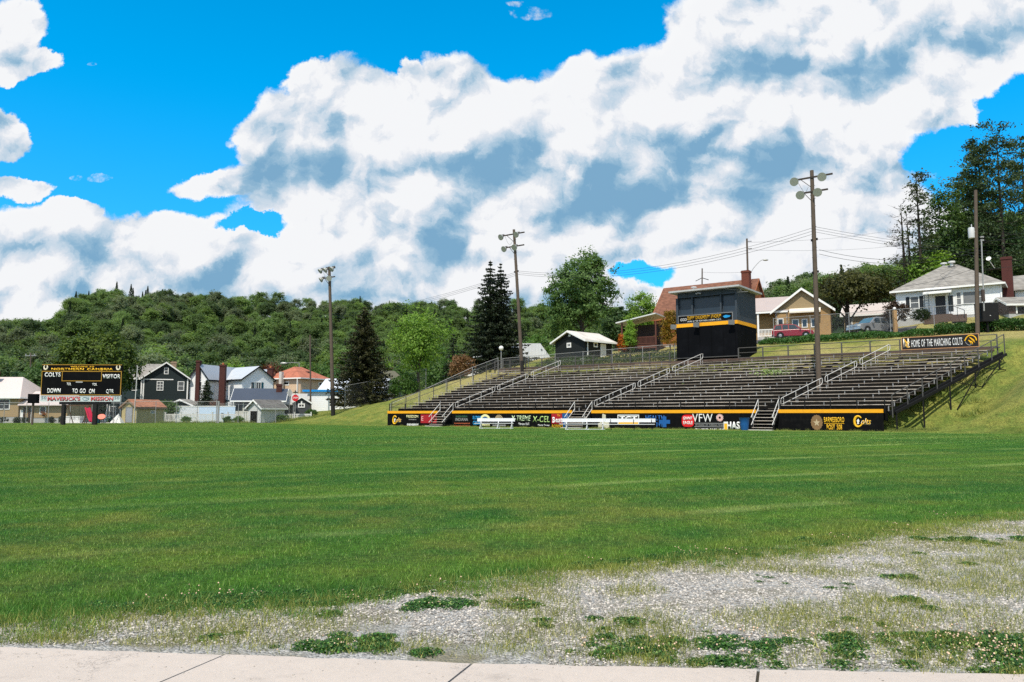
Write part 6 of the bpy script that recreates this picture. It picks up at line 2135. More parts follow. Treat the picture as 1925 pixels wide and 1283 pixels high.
m_ = MB(); m_.path(smooth_pts([(sbx(154), -.108, sbz(749)), (sbx(157), -.108, sbz(752.5)), (sbx(162), -.108, sbz(752.8)), (sbx(166), -.108, sbz(749.5)), (sbx(160), -.108, sbz(747.2)), (sbx(155), -.108, sbz(748))], 4), .03, 5); m_.path([(sbx(160), -.108, sbz(750.5)), (sbx(166), -.108, sbz(747.6))], .025, 5); m_.build('emblem', M('grey_blue_lettering', (.22, .30, .36), .6), bn_)
# speaker box on its own post
xx, yy, zz2 = on(61, 78)
t = thing('black_box', 'black box on a wooden post left of the scoreboard', 'box', (xx, yy, zz2))
z0, z1 = zat(758.5, 78) - zz2, zat(741, 78) - zz2
q = MB(); q.bx(-.46, .50, -.2, .2, z0, z1); q.bx(-.42, .46, -.23, -.201, z0+.06, z1-.06); q.build('box', SBK, t)
q = MB(); q.bx(-.09, .09, -.05, .09, -.4, z0-.002); q.build('post', POLEW, t)

# ------------------------------------------------------------------ yard things below the scoreboard
PLAY = M('brown_play_wood', (.10, .06, .04), .8, .2)
t = thing('swing_set', 'dark wooden swing set frame under the scoreboard', 'swing set', on(147, 88))
q = MB()
for x in (-1.25, 1.25):
    for s_ in (-1, 1): q.beam((x + s_*.5, s_*.5, -.1), (x, 0, 2.05), .08, .08)
q.beam((-1.5, 0, 2.08), (1.5, 0, 2.08), .10, .12); q.build('frame', PLAY, t)
for x in (-.6, .3):
    q = MB(); q.tube((x-.2, 0, 2.0), (x-.2, 0, .55), .012, n=4); q.tube((x+.2, 0, 2.0), (x+.2, 0, .55), .012, n=4); q.bx(x-.25, x+.25, -.1, .1, .5, .55); q.build('swing', DARKSTEEL, t)
t = thing('play_slide', 'pink red plastic slide beside the right scoreboard post', 'slide', on(165, 87))
q = MB()
pts = smooth_pts([(-.1, 0, 1.75), (.12, -.1, 1.35), (.42, -.25, .7), (.72, -.35, .2)], 5)
for a, b in zip(pts[:-1], pts[1:]):
    q.beam(a, b, .5, .08)
    q.beam(a + Vector((.1, .25, .08)), b + Vector((.1, .25, .08)), .06, .16); q.beam(a + Vector((-.1, -.25, .08)), b + Vector((-.1, -.25, .08)), .06, .16)
q.build('chute', M('pink_red_plastic', (.55, .03, .07), .45, .08), t)
q = MB(); q.beam((-.2, .2, 0), (-.15, .2, 1.7), .07, .07); q.beam((-.2, -.2, 0), (-.15, -.2, 1.7), .07, .07); q.build('ladder', PLAY, t)
barrel(184.5, 90, 'dark teal barrel standing behind the scoreboard near the coral chair', 1.05, .26, .28, mat=M('teal_plastic', (.015, .09, .14), .5))
t = thing('garden_chair', 'coral pink round garden chair behind the right scoreboard post', 'chair', on(191, 89), R(20))
q = MB(); q.lathe([(.05, -.10), (.34, 0), (.42, .22)], (0, .1, .65), (0, -.7, .7), 14); q.build('seat', M('coral_plastic', (.75, .20, .14), .5, .06), t)
q = MB()
for x in (-.28, .28): q.tube((x, -.2, 0), (x*.5, .1, .6), .02); q.tube((x, .4, 0), (x*.5, .2, .7), .02)
q.build('leg', DARKSTEEL, t)
t = thing('play_tent', 'small white triangular play tent in the yard beside the tan shed', 'tent', on(221, 92))
q = MB(); q.add([(-.7, -.5, 0), (.7, -.5, 0), (.7, .5, 0), (-.7, .5, 0), (.1, 0, 1.15)], [(0,1,4), (1,2,4), (2,3,4), (3,0,4), (3,2,1,0)]); q.build('canvas', M('white_canvas', (.72, .71, .68), .8), t)
t = thing('bicycle', 'small child bicycle leaning beside the coral chair', 'bicycle', on(203, 90), R(10))
for x in (-.42, .42):
    q = MB()
    q.path([(x + .28*math.cos(2*math.pi*k/14), 0, .28 + .28*math.sin(2*math.pi*k/14)) for k in range(15)], .025, 5); q.build('wheel', DARKSTEEL, t)
q = MB()
for a, b in (((-.42, .28), (-.1, .3)), ((-.1, .3), (-.2, .72)), ((-.2, .66), (.3, .7)), ((-.1, .3), (.3, .66)), ((.42, .28), (.28, .85)), ((-.42, .28), (-.18, .62))): q.tube((a[0], 0, a[1]), (b[0], 0, b[1]), .022, n=5)
q.build('frame', M('teal_frame', (.03, .14, .16), .4), t)
q = MB(); q.tube((.27, -.22, .88), (.27, .22, .88), .018); q.build('handlebar', GALV, t)
q = MB(); q.box((-.2, 0, .76), (.24, .12, .05)); q.build('saddle', DARKSTEEL, t)
t = thing('patio_slab', 'pale concrete patio strip behind the scoreboard posts', None, (at(172, 92), 92, h(at(172, 92), 92)))
q = MB(); q.bx(-3.6, 3.4, -1.2, 2.5, -.2, .06); q.build('surface', M('pale_patio_concrete', (.55, .50, .46), .85, .1), t)
tag(t, None, None, None, 'structure')
t = thing('patio_box', 'low white storage box behind the swing set', 'storage box', on(140, 93))
q = MB(); q.bx(-.9, .9, -.4, .4, 0, .75); q.build('body', M('white_plastic', (.60, .60, .58), .5), t)
q = MB(); q.bx(-.95, .95, -.45, .45, .752, .85); q.build('lid', M('pale_plastic', (.66, .65, .62), .5), t)

# ------------------------------------------------------------------ signs on the far street
t = thing('stop_sign', 'red octagonal stop sign with street name plate by the picket fence', 'sign', on(554.5, 100))
zc = zat(748.5, 100) - t.location.z
q = MB(); q.tube((0, .04, -.3), (0, .04, zc + 1.05), .035); q.build('post', GALVD, t)
q = MB(); q.extr([(.44*math.cos(R(22.5+45*k)), -.02, zc + .46*math.sin(R(22.5+45*k))) for k in range(8)], (0, .02, 0))
po = q.build('plate', M('stop_red', (.55, .012, .02), .4, .05), t)
letters('STOP', WHITEL, po, (0, -.028, zc), .24, .62, bold=.02)
q = MB(); q.bx(-.30, .30, -.02, .0, zc + .62, zc + .78); q.bx(-.02, .02, -.3, .3, zc + .80, zc + .94); q.build('street_name_plate', M('dark_green_plate', (.02, .045, .03), .5), t)
t = thing('warning_sign', 'back of a grey diamond road sign left of the stop sign', 'sign', on(543.5, 101))
zc = zat(739, 101) - t.location.z
q = MB(); q.tube((0, -.03, -.3), (0, -.03, zc + .5), .03); q.build('post', GALVD, t)
q = MB(); q.extr([(0, .0, zc - .58), (.42, .0, zc), (0, .0, zc + .58), (-.42, .0, zc)], (0, .02, 0)); q.build('plate', M('sign_back', (.33, .33, .32), .5, .08), t)

# ------------------------------------------------------------------ fences
WMESH = wire_mesh_mat('chain_link')
def chain_fence(p0, p1, hgt, n, label, cat='fence', rail=True, mat=None, zend=None):
    """straight run from world (x,y) p0 to p1, following the ground"""
    p0, p1 = Vector(p0), Vector(p1)
    L = (p1 - p0).length
    a = math.atan2(p1.y - p0.y, p1.x - p0.x)
    z0 = h(p0.x, p0.y)
    o = thing('chain_link_fence', label, cat, (p0.x, p0.y, z0), a)
    zs = []
    for k in range(n + 1):
        q = p0.lerp(p1, k / n)
        zs.append(h(q.x, q.y) - z0)
    for k in range(n + 1):
        m_ = MB(); m_.tube((L*k/n, 0, zs[k] - .3), (L*k/n, 0, zs[k] + hgt + .06), .034, n=6); m_.build('post', mat or GALVD, o)
    if rail:
        m_ = MB()
        for k in range(n): m_.tube((L*k/n, 0, zs[k] + hgt), (L*(k+1)/n, 0, zs[k+1] + hgt), .024, n=6)
        m_.build('top_rail', mat or GALVD, o)
    m_ = MB()
    for k in range(n):
        m_.add([(L*k/n, .03, zs[k] + .03), (L*(k+1)/n, .03, zs[k+1] + .03), (L*(k+1)/n, .03, zs[k+1] + hgt - .02), (L*k/n, .03, zs[k] + hgt - .02)], [(0,1,2,3)])
    m_.build('wire_mesh', WMESH, o)
    return o
def A2(px, D): return (at(px, D), D)
chain_fence(A2(-120, 88), A2(253, 91.5), 2.4, 9, 'long galvanised chain link fence behind the scoreboard')
chain_fence(A2(253, 91.5), A2(409, 93), 2.6, 4, 'chain link fence run between the pale pole and the double post')
chain_fence(A2(411, 93), A2(552, 99), 2.3, 4, 'chain link fence run in front of the low garages')
chain_fence(A2(648, 101), A2(748, 109), 3.3, 2, 'tall chain link fence climbing the slope under the dark spruce')
chain_fence(A2(748, 108), A2(800, 104), 3.3, 1, 'short chain link run under the light green tree')
w0, w1 = wall_world(-.6 + SH*0, 1.0), wall_world(5.7, 12.5)
chain_fence((w0[0], w0[1]), (w1[0], w1[1]), 2.2, 4, 'chain link fence along the left end of the bleachers')
wB0, wB1 = wall_world(5.9, 13.2), wall_world(31.0, 15.0)
chain_fence((wB0[0], wB0[1]), (wB1[0], wB1[1]), 2.0, 7, 'chain link fence on the crest between the bleachers and the dark garage')
wB0, wB1 = wall_world(34.5, 25.2), wall_world(66, 25.2)
chain_fence((wB0[0], wB0[1]), (wB1[0], wB1[1]), 2.7, 8, 'chain link fence along the alley in front of the parked vehicles')
# double gate post with brace, left of the garages
t = thing('fence_post', 'heavy grey double post in the chain link fence by the pale blue panel', 'post', on(409, 92.6))
q = MB(); q.tube((-.12, -.05, -.3), (-.12, -.05, 2.75), .06); q.build('post', GALVD, t)
q = MB(); q.tube((.14, -.05, -.3), (.14, -.05, 2.65), .09); q.build('post', GALVD, t)
# white picket fence
def picket(pxa, pxb, D, n, label, dz=0.0, hgt=1.15):
    p0, p1 = Vector((at(pxa, D), D)), Vector((at(pxb, D), D))
    L = (p1 - p0).length
    o = thing('picket_fence', label, 'fence', (p0.x, p0.y, h(p0.x, p0.y) + dz), math.atan2(p1.y-p0.y, p1.x-p0.x))
    m_ = MB(); m_.bx(0, L, 0, .05, .25, .33); m_.bx(0, L, 0, .05, hgt - .16, hgt - .04)
    k = 0
    while k * .17 < L:
        m_.bx(.17*k, .17*k + .09, -.025, -.002, .08, hgt - .05); k += 1
    m_.build('picket_panel', M('white_picket', (.60, .60, .58), .6, .08), o)
    for j in range(n + 1):
        m_ = MB(); x = L*j/n; m_.bx(x-.07, x+.07, -.07, .08, -.3, hgt + .12); m_.bx(x-.1, x+.1, -.1, .11, hgt + .122, hgt + .2); m_.build('post', M('white_picket', (.60, .60, .58), .6, .08), o)
picket(311, 458, 99, 5, 'white picket fence running right from the tan garden shed')
picket(462, 585, 101.5, 4, 'white picket fence in front of the white garage and dark sheds')

# low shrubs at the foot of the tan house and along the fences are built with the plants

# ------------------------------------------------------------------ vehicles (local: nose to +x, z up, origin on the ground)
TYRE = M('tyre_rubber', (.012, .012, .012), .8, .1)
RIM = M('wheel_rim', (.45, .46, .47), .35, .1, metal=.6)
CGL = M('car_glass', (.02, .035, .05), .06, .2, spec=.7)
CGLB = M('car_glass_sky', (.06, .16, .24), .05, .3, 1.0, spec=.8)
CHROME = M('chrome_trim', (.55, .56, .57), .25, .05, metal=.7)
HEADL = M('headlight_lens', (.60, .62, .62), .15, .1, spec=.7)
def car(label, name, cat, loc, rz, paint, L, Wd, prof, cabin, wheels, glassm=CGL, trim=None, rr=.36):
    """prof: lower body side outline (x,z); cabin: list of (x,z) of the greenhouse; tapered inward to the roof"""
    o = thing(name, label, cat, loc, rz)
    w = Wd/2
    b = MB()
    n = len(prof)
    ins = lambda z: w - .05 - .05*max(0, (z - .6))
    mid = [(x, z) for x, z in prof]
    vs = [(x, -ins(z), z) for x, z in mid] + [(x, ins(z), z) for x, z in mid]
    b.add(vs, [tuple(range(n)), tuple(range(2*n-1, n-1, -1))] + [(i, n+i, n+(i+1) % n, (i+1) % n) for i in range(n)])
    bo = b.build('body', paint, o)
    bv = bo.modifiers.new('edge', 'BEVEL'); bv.width = .05; bv.segments = 2; bv.limit_method = 'ANGLE'; bv.angle_limit = R(35)
    c = MB()
    zb, zt = cabin[0][1], max(z for _, z in cabin)
    ci = lambda z: (w - .09) - (w*.20) * (z - zb) / (zt - zb)
    m_ = len(cabin)
    c.add([(x, -ci(z), z) for x, z in cabin] + [(x, ci(z), z) for x, z in cabin], [tuple(range(m_)), tuple(range(2*m_-1, m_-1, -1))] + [(i, m_+i, m_+(i+1) % m_, (i+1) % m_) for i in range(m_)])
    co = c.build('cabin', paint, o)
    bv = co.modifiers.new('edge', 'BEVEL'); bv.width = .03; bv.segments = 2; bv.limit_method = 'ANGLE'; bv.angle_limit = R(35)
    return o, w, ci, zb, zt
def side_glass(o, ci, quads, mat):
    for s_ in (-1, 1):
        for q in quads:
            g = MB()
            p = [(x, s_*(ci(z) + .004), z) for x, z in q]
            g.extr(p, (0, s_*.012, 0)); g.build('side_window', mat, o)
def end_glass(o, ci, x0, z0, x1, z1, mat, name, off):
    g = MB()
    d = Vector((z1 - z0, 0, x0 - x1)).normalized() * off
    y0, y1 = ci(z0) - .10, ci(z1) - .08
    g.extr([Vector((x0, -y0, z0)) + d*.4, Vector((x0, y0, z0)) + d*.4, Vector((x1, y1, z1)) + d*.4, Vector((x1, -y1, z1)) + d*.4], d); g.build(name, mat, o)
def wheels_on(o, xs, w, rr):
    for x in xs:
        for s_ in (-1, 1):
            m_ = MB(); m_.lathe([(rr*.62, -.11), (rr*.95, -.11), (rr, -.07), (rr, .07), (rr*.95, .11), (rr*.62, .11)], (x, s_*(w-.13), rr), (0, 1, 0), 20); wo = m_.build('wheel', TYRE, o, True)
            m_ = MB(); m_.lathe([(rr*.62, -.02), (rr*.58, .0), (rr*.2, .02), (rr*.15, .04)], (x, s_*(w-.02), rr), (0, s_, 0), 16); m_.build('rim', RIM, wo, True)
            m_ = MB(); m_.lathe([(rr*1.12, 0), (rr*1.12, .03)], (x, s_*(w-.045), rr), (0, s_, 0), 20); m_.build('wheel_arch', DARKV, wo)
REDP2 = M('dark_red_car_paint', (.24, .006, .012), .3, .05, spec=.4, coat=.25)
SILV = M('silver_car_paint', (.30, .31, .33), .25, .05, metal=.35, spec=.6, coat=.5)
# red SUV, nose to the right, seen from its right front
D_ = 86.5
x_ = at(1496, D_)
zc = h(x_, D_) + .16
o, w, ci, zb, zt = car('dark red compact suv parked nose right behind the hedge', 'parked_car', 'car', (x_, D_, zc - .1), R(-20), REDP2, 4.5, 1.75,
    [(-2.2, .45), (-2.22, .98), (.55, 1.04), (1.75, .96), (2.15, .82), (2.2, .42), (1.9, .28), (-2.0, .28)],
    [(-2.12, .99), (-1.95, 1.50), (-1.4, 1.66), (-.15, 1.66), (.30, 1.55), (1.0, 1.03)], (1.35, -1.35))
side_glass(o, ci, ([(-1.95, 1.06), (-1.82, 1.48), (-1.22, 1.56), (-1.18, 1.06)], [(-1.08, 1.06), (-1.1, 1.57), (-.52, 1.57), (-.48, 1.06)], [(-.38, 1.06), (-.42, 1.57), (.18, 1.53), (.72, 1.06)]), CGL)
end_glass(o, ci, .98, 1.07, .33, 1.54, M('windscreen', (.30, .34, .38), .08, .2, spec=.8), 'windscreen', .02)
end_glass(o, ci, -2.11, 1.05, -1.97, 1.46, CGL, 'rear_window', -.02)
wheels_on(o, (1.35, -1.35), w, .36)
for s_ in (-1, 1):
    m_ = MB(); m_.box((2.14, s_*.58, .74), (.12, .36, .16)); m_.build('headlight', HEADL, o)
    m_ = MB(); m_.box((.78, s_*(w+.06), 1.10), (.14, .16, .14)); m_.build('wing_mirror', REDP2, o)
    m_ = MB(); m_.box((-2.2, s_*.66, .85), (.06, .22, .30)); m_.build('tail_light', M('tail_lens', (.30, .01, .01), .3), o)
m_ = MB(); m_.box((2.19, 0, .46), (.12, 1.6, .20)); m_.box((-2.22, 0, .48), (.10, 1.6, .20)); m_.build('bumper', M('grey_bumper', (.10, .10, .105), .6), o)
m_ = MB(); m_.box((2.175, 0, .74), (.06, .74, .12)); m_.build('radiator_grille', DARKV, o)
m_ = MB(); m_.tube((-1.5, -.5, 1.71), (-.3, -.5, 1.71), .025); m_.tube((-1.5, .5, 1.71), (-.3, .5, 1.71), .025); m_.build('roof_rail', DARKSTEEL, o)
# silver pickup / large suv, nose to the left toward the camera
D_ = 81
x_ = at(1647, D_)
zc = h(x_, D_) + .18
o, w, ci, zb, zt = car('silver grey extended cab truck parked nose left under the dark tree', 'parked_truck', 'truck', (x_, D_, zc - .12), R(180 + 24), SILV, 5.6, 1.95,
    [(-2.75, .55), (-2.78, 1.12), (.6, 1.14), (2.35, 1.06), (2.68, .95), (2.72, .5), (2.4, .35), (-2.5, .35)],
    [(-2.70, 1.12), (-2.55, 1.68), (-2.1, 1.84), (.05, 1.86), (.45, 1.76), (1.25, 1.14)], (1.75, -1.65))
side_glass(o, ci, ([(-2.45, 1.2), (-2.36, 1.66), (-1.35, 1.74), (-1.32, 1.2)], [(-1.22, 1.2), (-1.24, 1.75), (-.42, 1.76), (-.40, 1.2)], [(-.28, 1.2), (-.30, 1.76), (.32, 1.72), (.92, 1.2)]), CGL)
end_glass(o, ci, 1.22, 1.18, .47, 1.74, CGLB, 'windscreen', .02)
end_glass(o, ci, -2.69, 1.2, -2.57, 1.64, CGL, 'rear_window', -.02)
wheels_on(o, (1.75, -1.65), w, .39)
for s_ in (-1, 1):
    m_ = MB(); m_.box((2.66, s_*.70, .84), (.12, .36, .18)); m_.build('headlight', HEADL, o)
    m_ = MB(); m_.box((1.0, s_*(w+.10), 1.24), (.16, .22, .18)); m_.build('wing_mirror', SILV, o)
    m_ = MB(); m_.box((-2.77, s_*.78, 1.0), (.06, .2, .36)); m_.build('tail_light', M('tail_lens', (.30, .01, .01), .3), o)
m_ = MB(); m_.box((2.72, 0, .55), (.14, 1.8, .22)); m_.box((-2.80, 0, .58), (.10, 1.8, .2)); m_.build('bumper', CHROME, o)
m_ = MB(); m_.box((2.70, 0, .86), (.06, .92, .20)); m_.build('radiator_grille', CHROME, o)
m_ = MB(); m_.tube((-2.3, -.6, 1.90), (-.1, -.6, 1.92), .025); m_.tube((-2.3, .6, 1.90), (-.1, .6, 1.92), .025); m_.build('roof_rail', DARKSTEEL, o)
# the alley they stand on
al = MB()
aw = [wall_world(s_, 25.9) for s_ in np.linspace(25, 48, 12)]
ab = [wall_world(s_, 30.3) for s_ in np.linspace(25, 48, 12)]
for a, b in zip(aw, ab):
    al.v += [(a[0], a[1], h(*a) + .05), (b[0], b[1], h(*b) + .05)]
for i in range(11): al.f.append((2*i, 2*i+2, 2*i+3, 2*i+1))
tag(al.build('road', M('asphalt', (.06, .06, .062), .9, .15)), 'narrow asphalt alley behind the hedge', None, None, 'structure')
# gate post with white cap
t = thing('wooden_post', 'short light wooden post with white globe right of the silver truck', 'post', (at(1691, 78), 78, h(at(1691, 78), 78)))
zt_ = zat(584, 78, 1691) - t.location.z
q = MB(); q.bx(-.16, .16, -.16, .16, -.2, zt_); q.build('post', M('light_post_wood', (.42, .25, .11), .8, .15), t)
q = MB(); q.ball((0, 0, zt_ + .18), .16); q.build('globe', M('white_globe', (.75, .75, .74), .4), t)

# ------------------------------------------------------------------ trees
BARK = M('tree_bark', (.075, .058, .045), .9, .3, 3.0, bump=.6, bscale=18)
BARKD = M('dark_bark', (.030, .024, .020), .9, .3, 3.0)
def limb_tree(rng, o, hgt, crown_z, rx, rz_, nl, r0, mat, top=None):
    """tapered trunk with limbs reaching into the crown"""
    m_ = MB()
    top = top or hgt * .86
    pts = [(0, 0, -.4), (rng.normal(0, .06)*hgt*.1, rng.normal(0, .06)*hgt*.1, top*.35), (rng.normal(0, .3), rng.normal(0, .3), top*.7), (rng.normal(0, .4), rng.normal(0, .4), top)]
    m_.path(pts, [r0*1.25, r0*.85, r0*.45, r0*.12], 9)
    for k in range(nl):
        f = .22 + .62 * k / nl
        i = min(int(f * 3), 2)
        a, b = Vector(pts[i]), Vector(pts[i+1])
        s = a.lerp(b, f*3 - i)
        an = rng.random() * 6.283
        rr = rx * (.55 + .4*rng.random())
        e = Vector((math.cos(an)*rr, math.sin(an)*rr, crown_z + rng.uniform(-.5, .7)*rz_))
        if e.z < s.z + .2: e.z = s.z + .3
        mid = s.lerp(e, .5) + Vector((0, 0, .12*rr))
        m_.path([s, mid, e], [r0*.42*(1-f*.6), r0*.22*(1-f*.5), r0*.05], 6)
    return m_.build('trunk', mat, o, True)
def crown_pts(rng, n_cl, n_lf, c, rad, cl_r, shell=.55, flat=1.0, low_cut=-1.0, irregular=.3):
    """leaf positions: clumps spread through an uneven ellipsoid"""
    d = rng.normal(0, 1, (n_cl, 3))
    d /= np.linalg.norm(d, axis=1)[:, None]
    d[:, 2] = np.where(d[:, 2] < low_cut, -d[:, 2], d[:, 2])
    rr = shell + (1-shell) * rng.random(n_cl) ** .6
    rr *= 1 - irregular * rng.random(n_cl) ** 2 + irregular*.35*np.sin(3*np.arctan2(d[:, 1], d[:, 0]) + 2.2*d[:, 2])
    cc = d * rr[:, None] * np.array(rad) + np.array(c)
    cr = cl_r * (.6 + .8 * rng.random(n_cl))
    q = rng.normal(0, .5, (n_cl, n_lf, 3)) * cr[:, None, None] * np.array([1, 1, .75*flat])
    return (cc[:, None, :] + q).reshape(-1, 3)
def broadleaf(name, label, loc, hgt, c_z, rad, n_cl, n_lf, leaf, mat, seed, cl_r=.9, shell=.5, trunk_r=.28, low=-1.0, irregular=.3, limbs=9, bark=None, extra=None, group=None, cat='tree', off=(0, 0)):
    g = np.random.default_rng(seed)
    o = thing(name, label, cat, loc, 0, group)
    limb_tree(g, o, hgt, c_z, rad[0], rad[2], limbs, trunk_r, bark or BARK)
    p = crown_pts(g, n_cl, n_lf, (off[0], off[1], c_z), rad, cl_r, shell, 1.0, low, irregular)
    for (cx, cy, cz, ra, ncl) in (extra or ()):
        p = np.concatenate([p, crown_pts(g, ncl, n_lf, (cx, cy, cz), ra, cl_r, .3, 1.0, -1, .3)])
    v, f = leaf_quads(p, leaf, g, center=(off[0], off[1], c_z - rad[2]*.3))
    mesh_obj('crown', raw_mesh('crown', v, f, mat), o)
    return o
def conifer(name, label, loc, hgt, rad, levels, mat, seed, leaf=.34, droop=.28, dens=1.0, trunk_r=.24, z_from=.06, taper=.85, gap=.15, bark=None, cat='tree', group=None, ragged=.25, tuft=1.0):
    g = np.random.default_rng(seed)
    o = thing(name, label, cat, loc, 0, group)
    m_ = MB(); m_.path([(0, 0, -.4), (g.normal(0, .05), g.normal(0, .05), hgt*.5), (0, 0, hgt)], [trunk_r*1.2, trunk_r*.65, .02], 9)
    P = []
    for i in range(levels):
        f = z_from + (1 - z_from) * (i + g.random()*.6) / levels
        z = hgt * f
        r = rad * (1 - f) ** taper * (1 + g.normal(0, ragged*.5)) + .12
        nb = max(4, int((6 + 5*(1-f)) * (1-gap)))
        a0 = g.random()*6.283
        for b in range(nb):
            if g.random() < gap: continue
            an = a0 + 6.283*b/nb + g.normal(0, .15)
            L = r * (.7 + .45*g.random())
            n = max(4, int(L * 9 * dens))
            t = np.linspace(.08, 1, n)
            x = np.cos(an)*L*t
            y = np.sin(an)*L*t
            zz = z - droop*L*t + droop*.55*L*t**3
            sp = (.07 + .22*(1-t)*min(L, 2.0)*.45) * tuft * min(1, .35 + L*.4)
            for rep in range(3):
                P.append(np.stack([x + g.normal(0, 1, n)*sp, y + g.normal(0, 1, n)*sp, zz - np.abs(g.normal(0, .13, n))*tuft*min(1, .3 + L*.4) + .05], -1))
            m_.path([(0, 0, z), (np.cos(an)*L*.5, np.sin(an)*L*.5, z - droop*L*.45), (np.cos(an)*L*.92, np.sin(an)*L*.92, z - droop*L*.5)], [.05*(1-f)+.015, .03, .01], 4)
    m_.build('trunk', bark or BARKD, o, True)
    p = np.concatenate(P)
    v, f_ = leaf_quads(p, leaf, g, flat=1.6, aspect=.42)
    mesh_obj('crown', raw_mesh('crown', v, f_, mat), o)
    return o
LF_MAPLE = leaf_mat('maple_leaf', (.012, .036, .008), (.105, .150, .014), .25, .9)
LF_MID = leaf_mat('mid_green_leaf', (.048, .115, .026), (.110, .195, .045), .35, .6)
LF_LIGHT = leaf_mat('light_green_leaf', (.135, .270, .036), (.250, .390, .065), .4, .7)
LF_DARK = leaf_mat('dark_green_leaf', (.018, .048, .016), (.058, .100, .028), .3, .6)
LF_BIG = leaf_mat('poplar_leaf', (.045, .105, .024), (.150, .240, .070), .35, .8)
LF_SPR = leaf_mat('spruce_needle', (.012, .024, .013), (.046, .062, .030), .12, .8)
LF_SPRB = leaf_mat('brown_spruce_needle', (.014, .020, .009), (.070, .068, .024), .12, .8)
LF_OLIVE = leaf_mat('olive_dark_leaf', (.016, .024, .007), (.070, .070, .012), .25, 1.1)
LF_RED = leaf_mat('red_brown_leaf', (.10, .075, .03), (.26, .13, .07), .3, 1.5)
LF_PINK = leaf_mat('pink_brown_leaf', (.11, .045, .035), (.42, .26, .24), .3, 2.5)
LF_ORANGE = leaf_mat('orange_leaf_bush', (.36, .05, .01), (.40, .18, .02), .3, 2.0)
LF_YELLOW = leaf_mat('yellow_bush_leaf', (.06, .07, .012), (.34, .19, .02), .3, 1.3)
LF_PINE = leaf_mat('pine_needle', (.020, .048, .018), (.075, .115, .038), .15, .7)
LF_HEDGE = leaf_mat('hedge_leaf', (.024, .085, .018), (.085, .180, .040), .3, 1.2)

broadleaf('round_tree', 'large round dark maple rising behind the scoreboard', on(181, 103), 11.4, 7.7, (5.6, 4.8, 4.4), 380, 50, .36, LF_MAPLE, 1, .85, .62, .34, low=-.9, irregular=.12)
broadleaf('leafy_tree', 'bright green tree showing left of the round maple', on(86, 110), 8.5, 5.4, (3.9, 3.5, 2.9), 150, 44, .36, LF_MID, 2, .9, .5, .25)
broadleaf('leafy_tree', 'green tree low behind the far left utility pole', on(45, 122), 7.0, 4.5, (4.2, 3.5, 2.4), 110, 40, .40, LF_DARK, 3, .9, .5, .25)
broadleaf('slender_tree', 'light green open crowned tree between dark spruce and twin spruces', on(786, 106), 12.2, 7.6, (4.5, 4.2, 4.9), 260, 40, .30, LF_LIGHT, 4, .8, .25, .2, irregular=.4, limbs=16)
broadleaf('tall_tree', 'tall mid green poplar behind the dark garage', on(1096, 104), 14.0, 8.4, (5.2, 5.0, 5.5), 340, 58, .32, LF_BIG, 5, .72, .30, .34, irregular=.32, limbs=16, extra=[(1.2, 0, 12.6, (2.0, 2.0, 2.0), 50), (-3.0, 0, 5.0, (2.4, 2.4, 3.6), 70)])
broadleaf('leafy_tree', 'young light green tree beside the deck porch', on(1209, 106), 8.6, 5.2, (2.3, 2.2, 3.3), 110, 40, .30, LF_LIGHT, 6, .7, .35, .16)
broadleaf('shade_tree', 'dark olive spreading tree over the silver truck', on(1601, 89), 7.7, 5.1, (4.7, 4.0, 2.35), 260, 50, .30, LF_OLIVE, 7, .75, .45, .30, low=-.45, irregular=.22, limbs=12, bark=BARKD, off=(.9, 0))
conifer('spruce_tree', 'broad dark brownish spruce in front of the white workshop', on(682, 107), zat(577, 107) - h(at(682, 107), 107), 5.0, 44, LF_SPRB, 11, .36, .26, 1.25, .32, .05, .72, .05, ragged=.18, tuft=1.25)
conifer('spruce_tree', 'taller left spruce of the twin pair behind the bleachers', on(921, 101), zat(489, 101) - h(at(921, 101), 101), 5.3, 34, LF_SPR, 12, .36, .34, 1.3, .28, .03, 1.0, .08)
conifer('spruce_tree', 'slimmer right spruce of the twin pair behind the bleachers', on(941, 102.5), zat(495, 102.5) - h(at(941, 102.5), 102.5), 4.9, 33, LF_SPR, 13, .36, .34, 1.3, .26, .05, 1.0, .08)
conifer('spruce_tree', 'small dark spruce half hidden right of the light green tree', on(851, 116), zat(628, 116) - h(at(851, 116), 116), 2.6, 22, LF_SPR, 14, .36, .3, .9)
conifer('small_conifer', 'small dark cone shaped conifer in front of the white house', on(387, 108), zat(714, 108) - h(at(387, 108), 108), 1.45, 30, LF_SPR, 15, .22, .15, 2.2, .1, .02, .7, .02, tuft=2.0)

def shrub(name, label, loc, rad, n_cl, n_lf, leaf, mat, seed, cl_r=.25, group=None, cat='shrub'):
    g = np.random.default_rng(seed)
    o = thing(name, label, cat, loc, 0, group)
    p = crown_pts(g, n_cl, n_lf, (0, 0, rad[2]*.95), rad, cl_r, .5, 1.0, -.8, .25)
    p[:, 2] = np.maximum(p[:, 2], .02)
    v, f = leaf_quads(p, leaf, g)
    mesh_obj('foliage', raw_mesh('foliage', v, f, mat), o)
    m_ = MB()
    for k in range(6):
        a = g.random()*6.283
        m_.tube((0, 0, -.1), (math.cos(a)*rad[0]*.6, math.sin(a)*rad[1]*.6, rad[2]*1.2), .03, .008, 5)
    m_.build('stem', BARK, o)
    return o
shrub('flowering_shrub', 'pinkish brown flowering shrub left of the middle brick chimney', on(408, 107), (1.15, 1.0, 1.05), 70, 34, .17, LF_PINK, 21, .35).location.z += .9
shrub('leafy_shrub', 'bright green shrub above the tan garden shed roof', on(310, 104), (1.9, 1.4, 1.5), 90, 34, .22, LF_MID, 22, .4)
shrub('leafy_shrub', 'green shrub below the open shed door', on(363, 105), (1.4, 1.0, .85), 60, 30, .2, LF_MID, 23, .35)
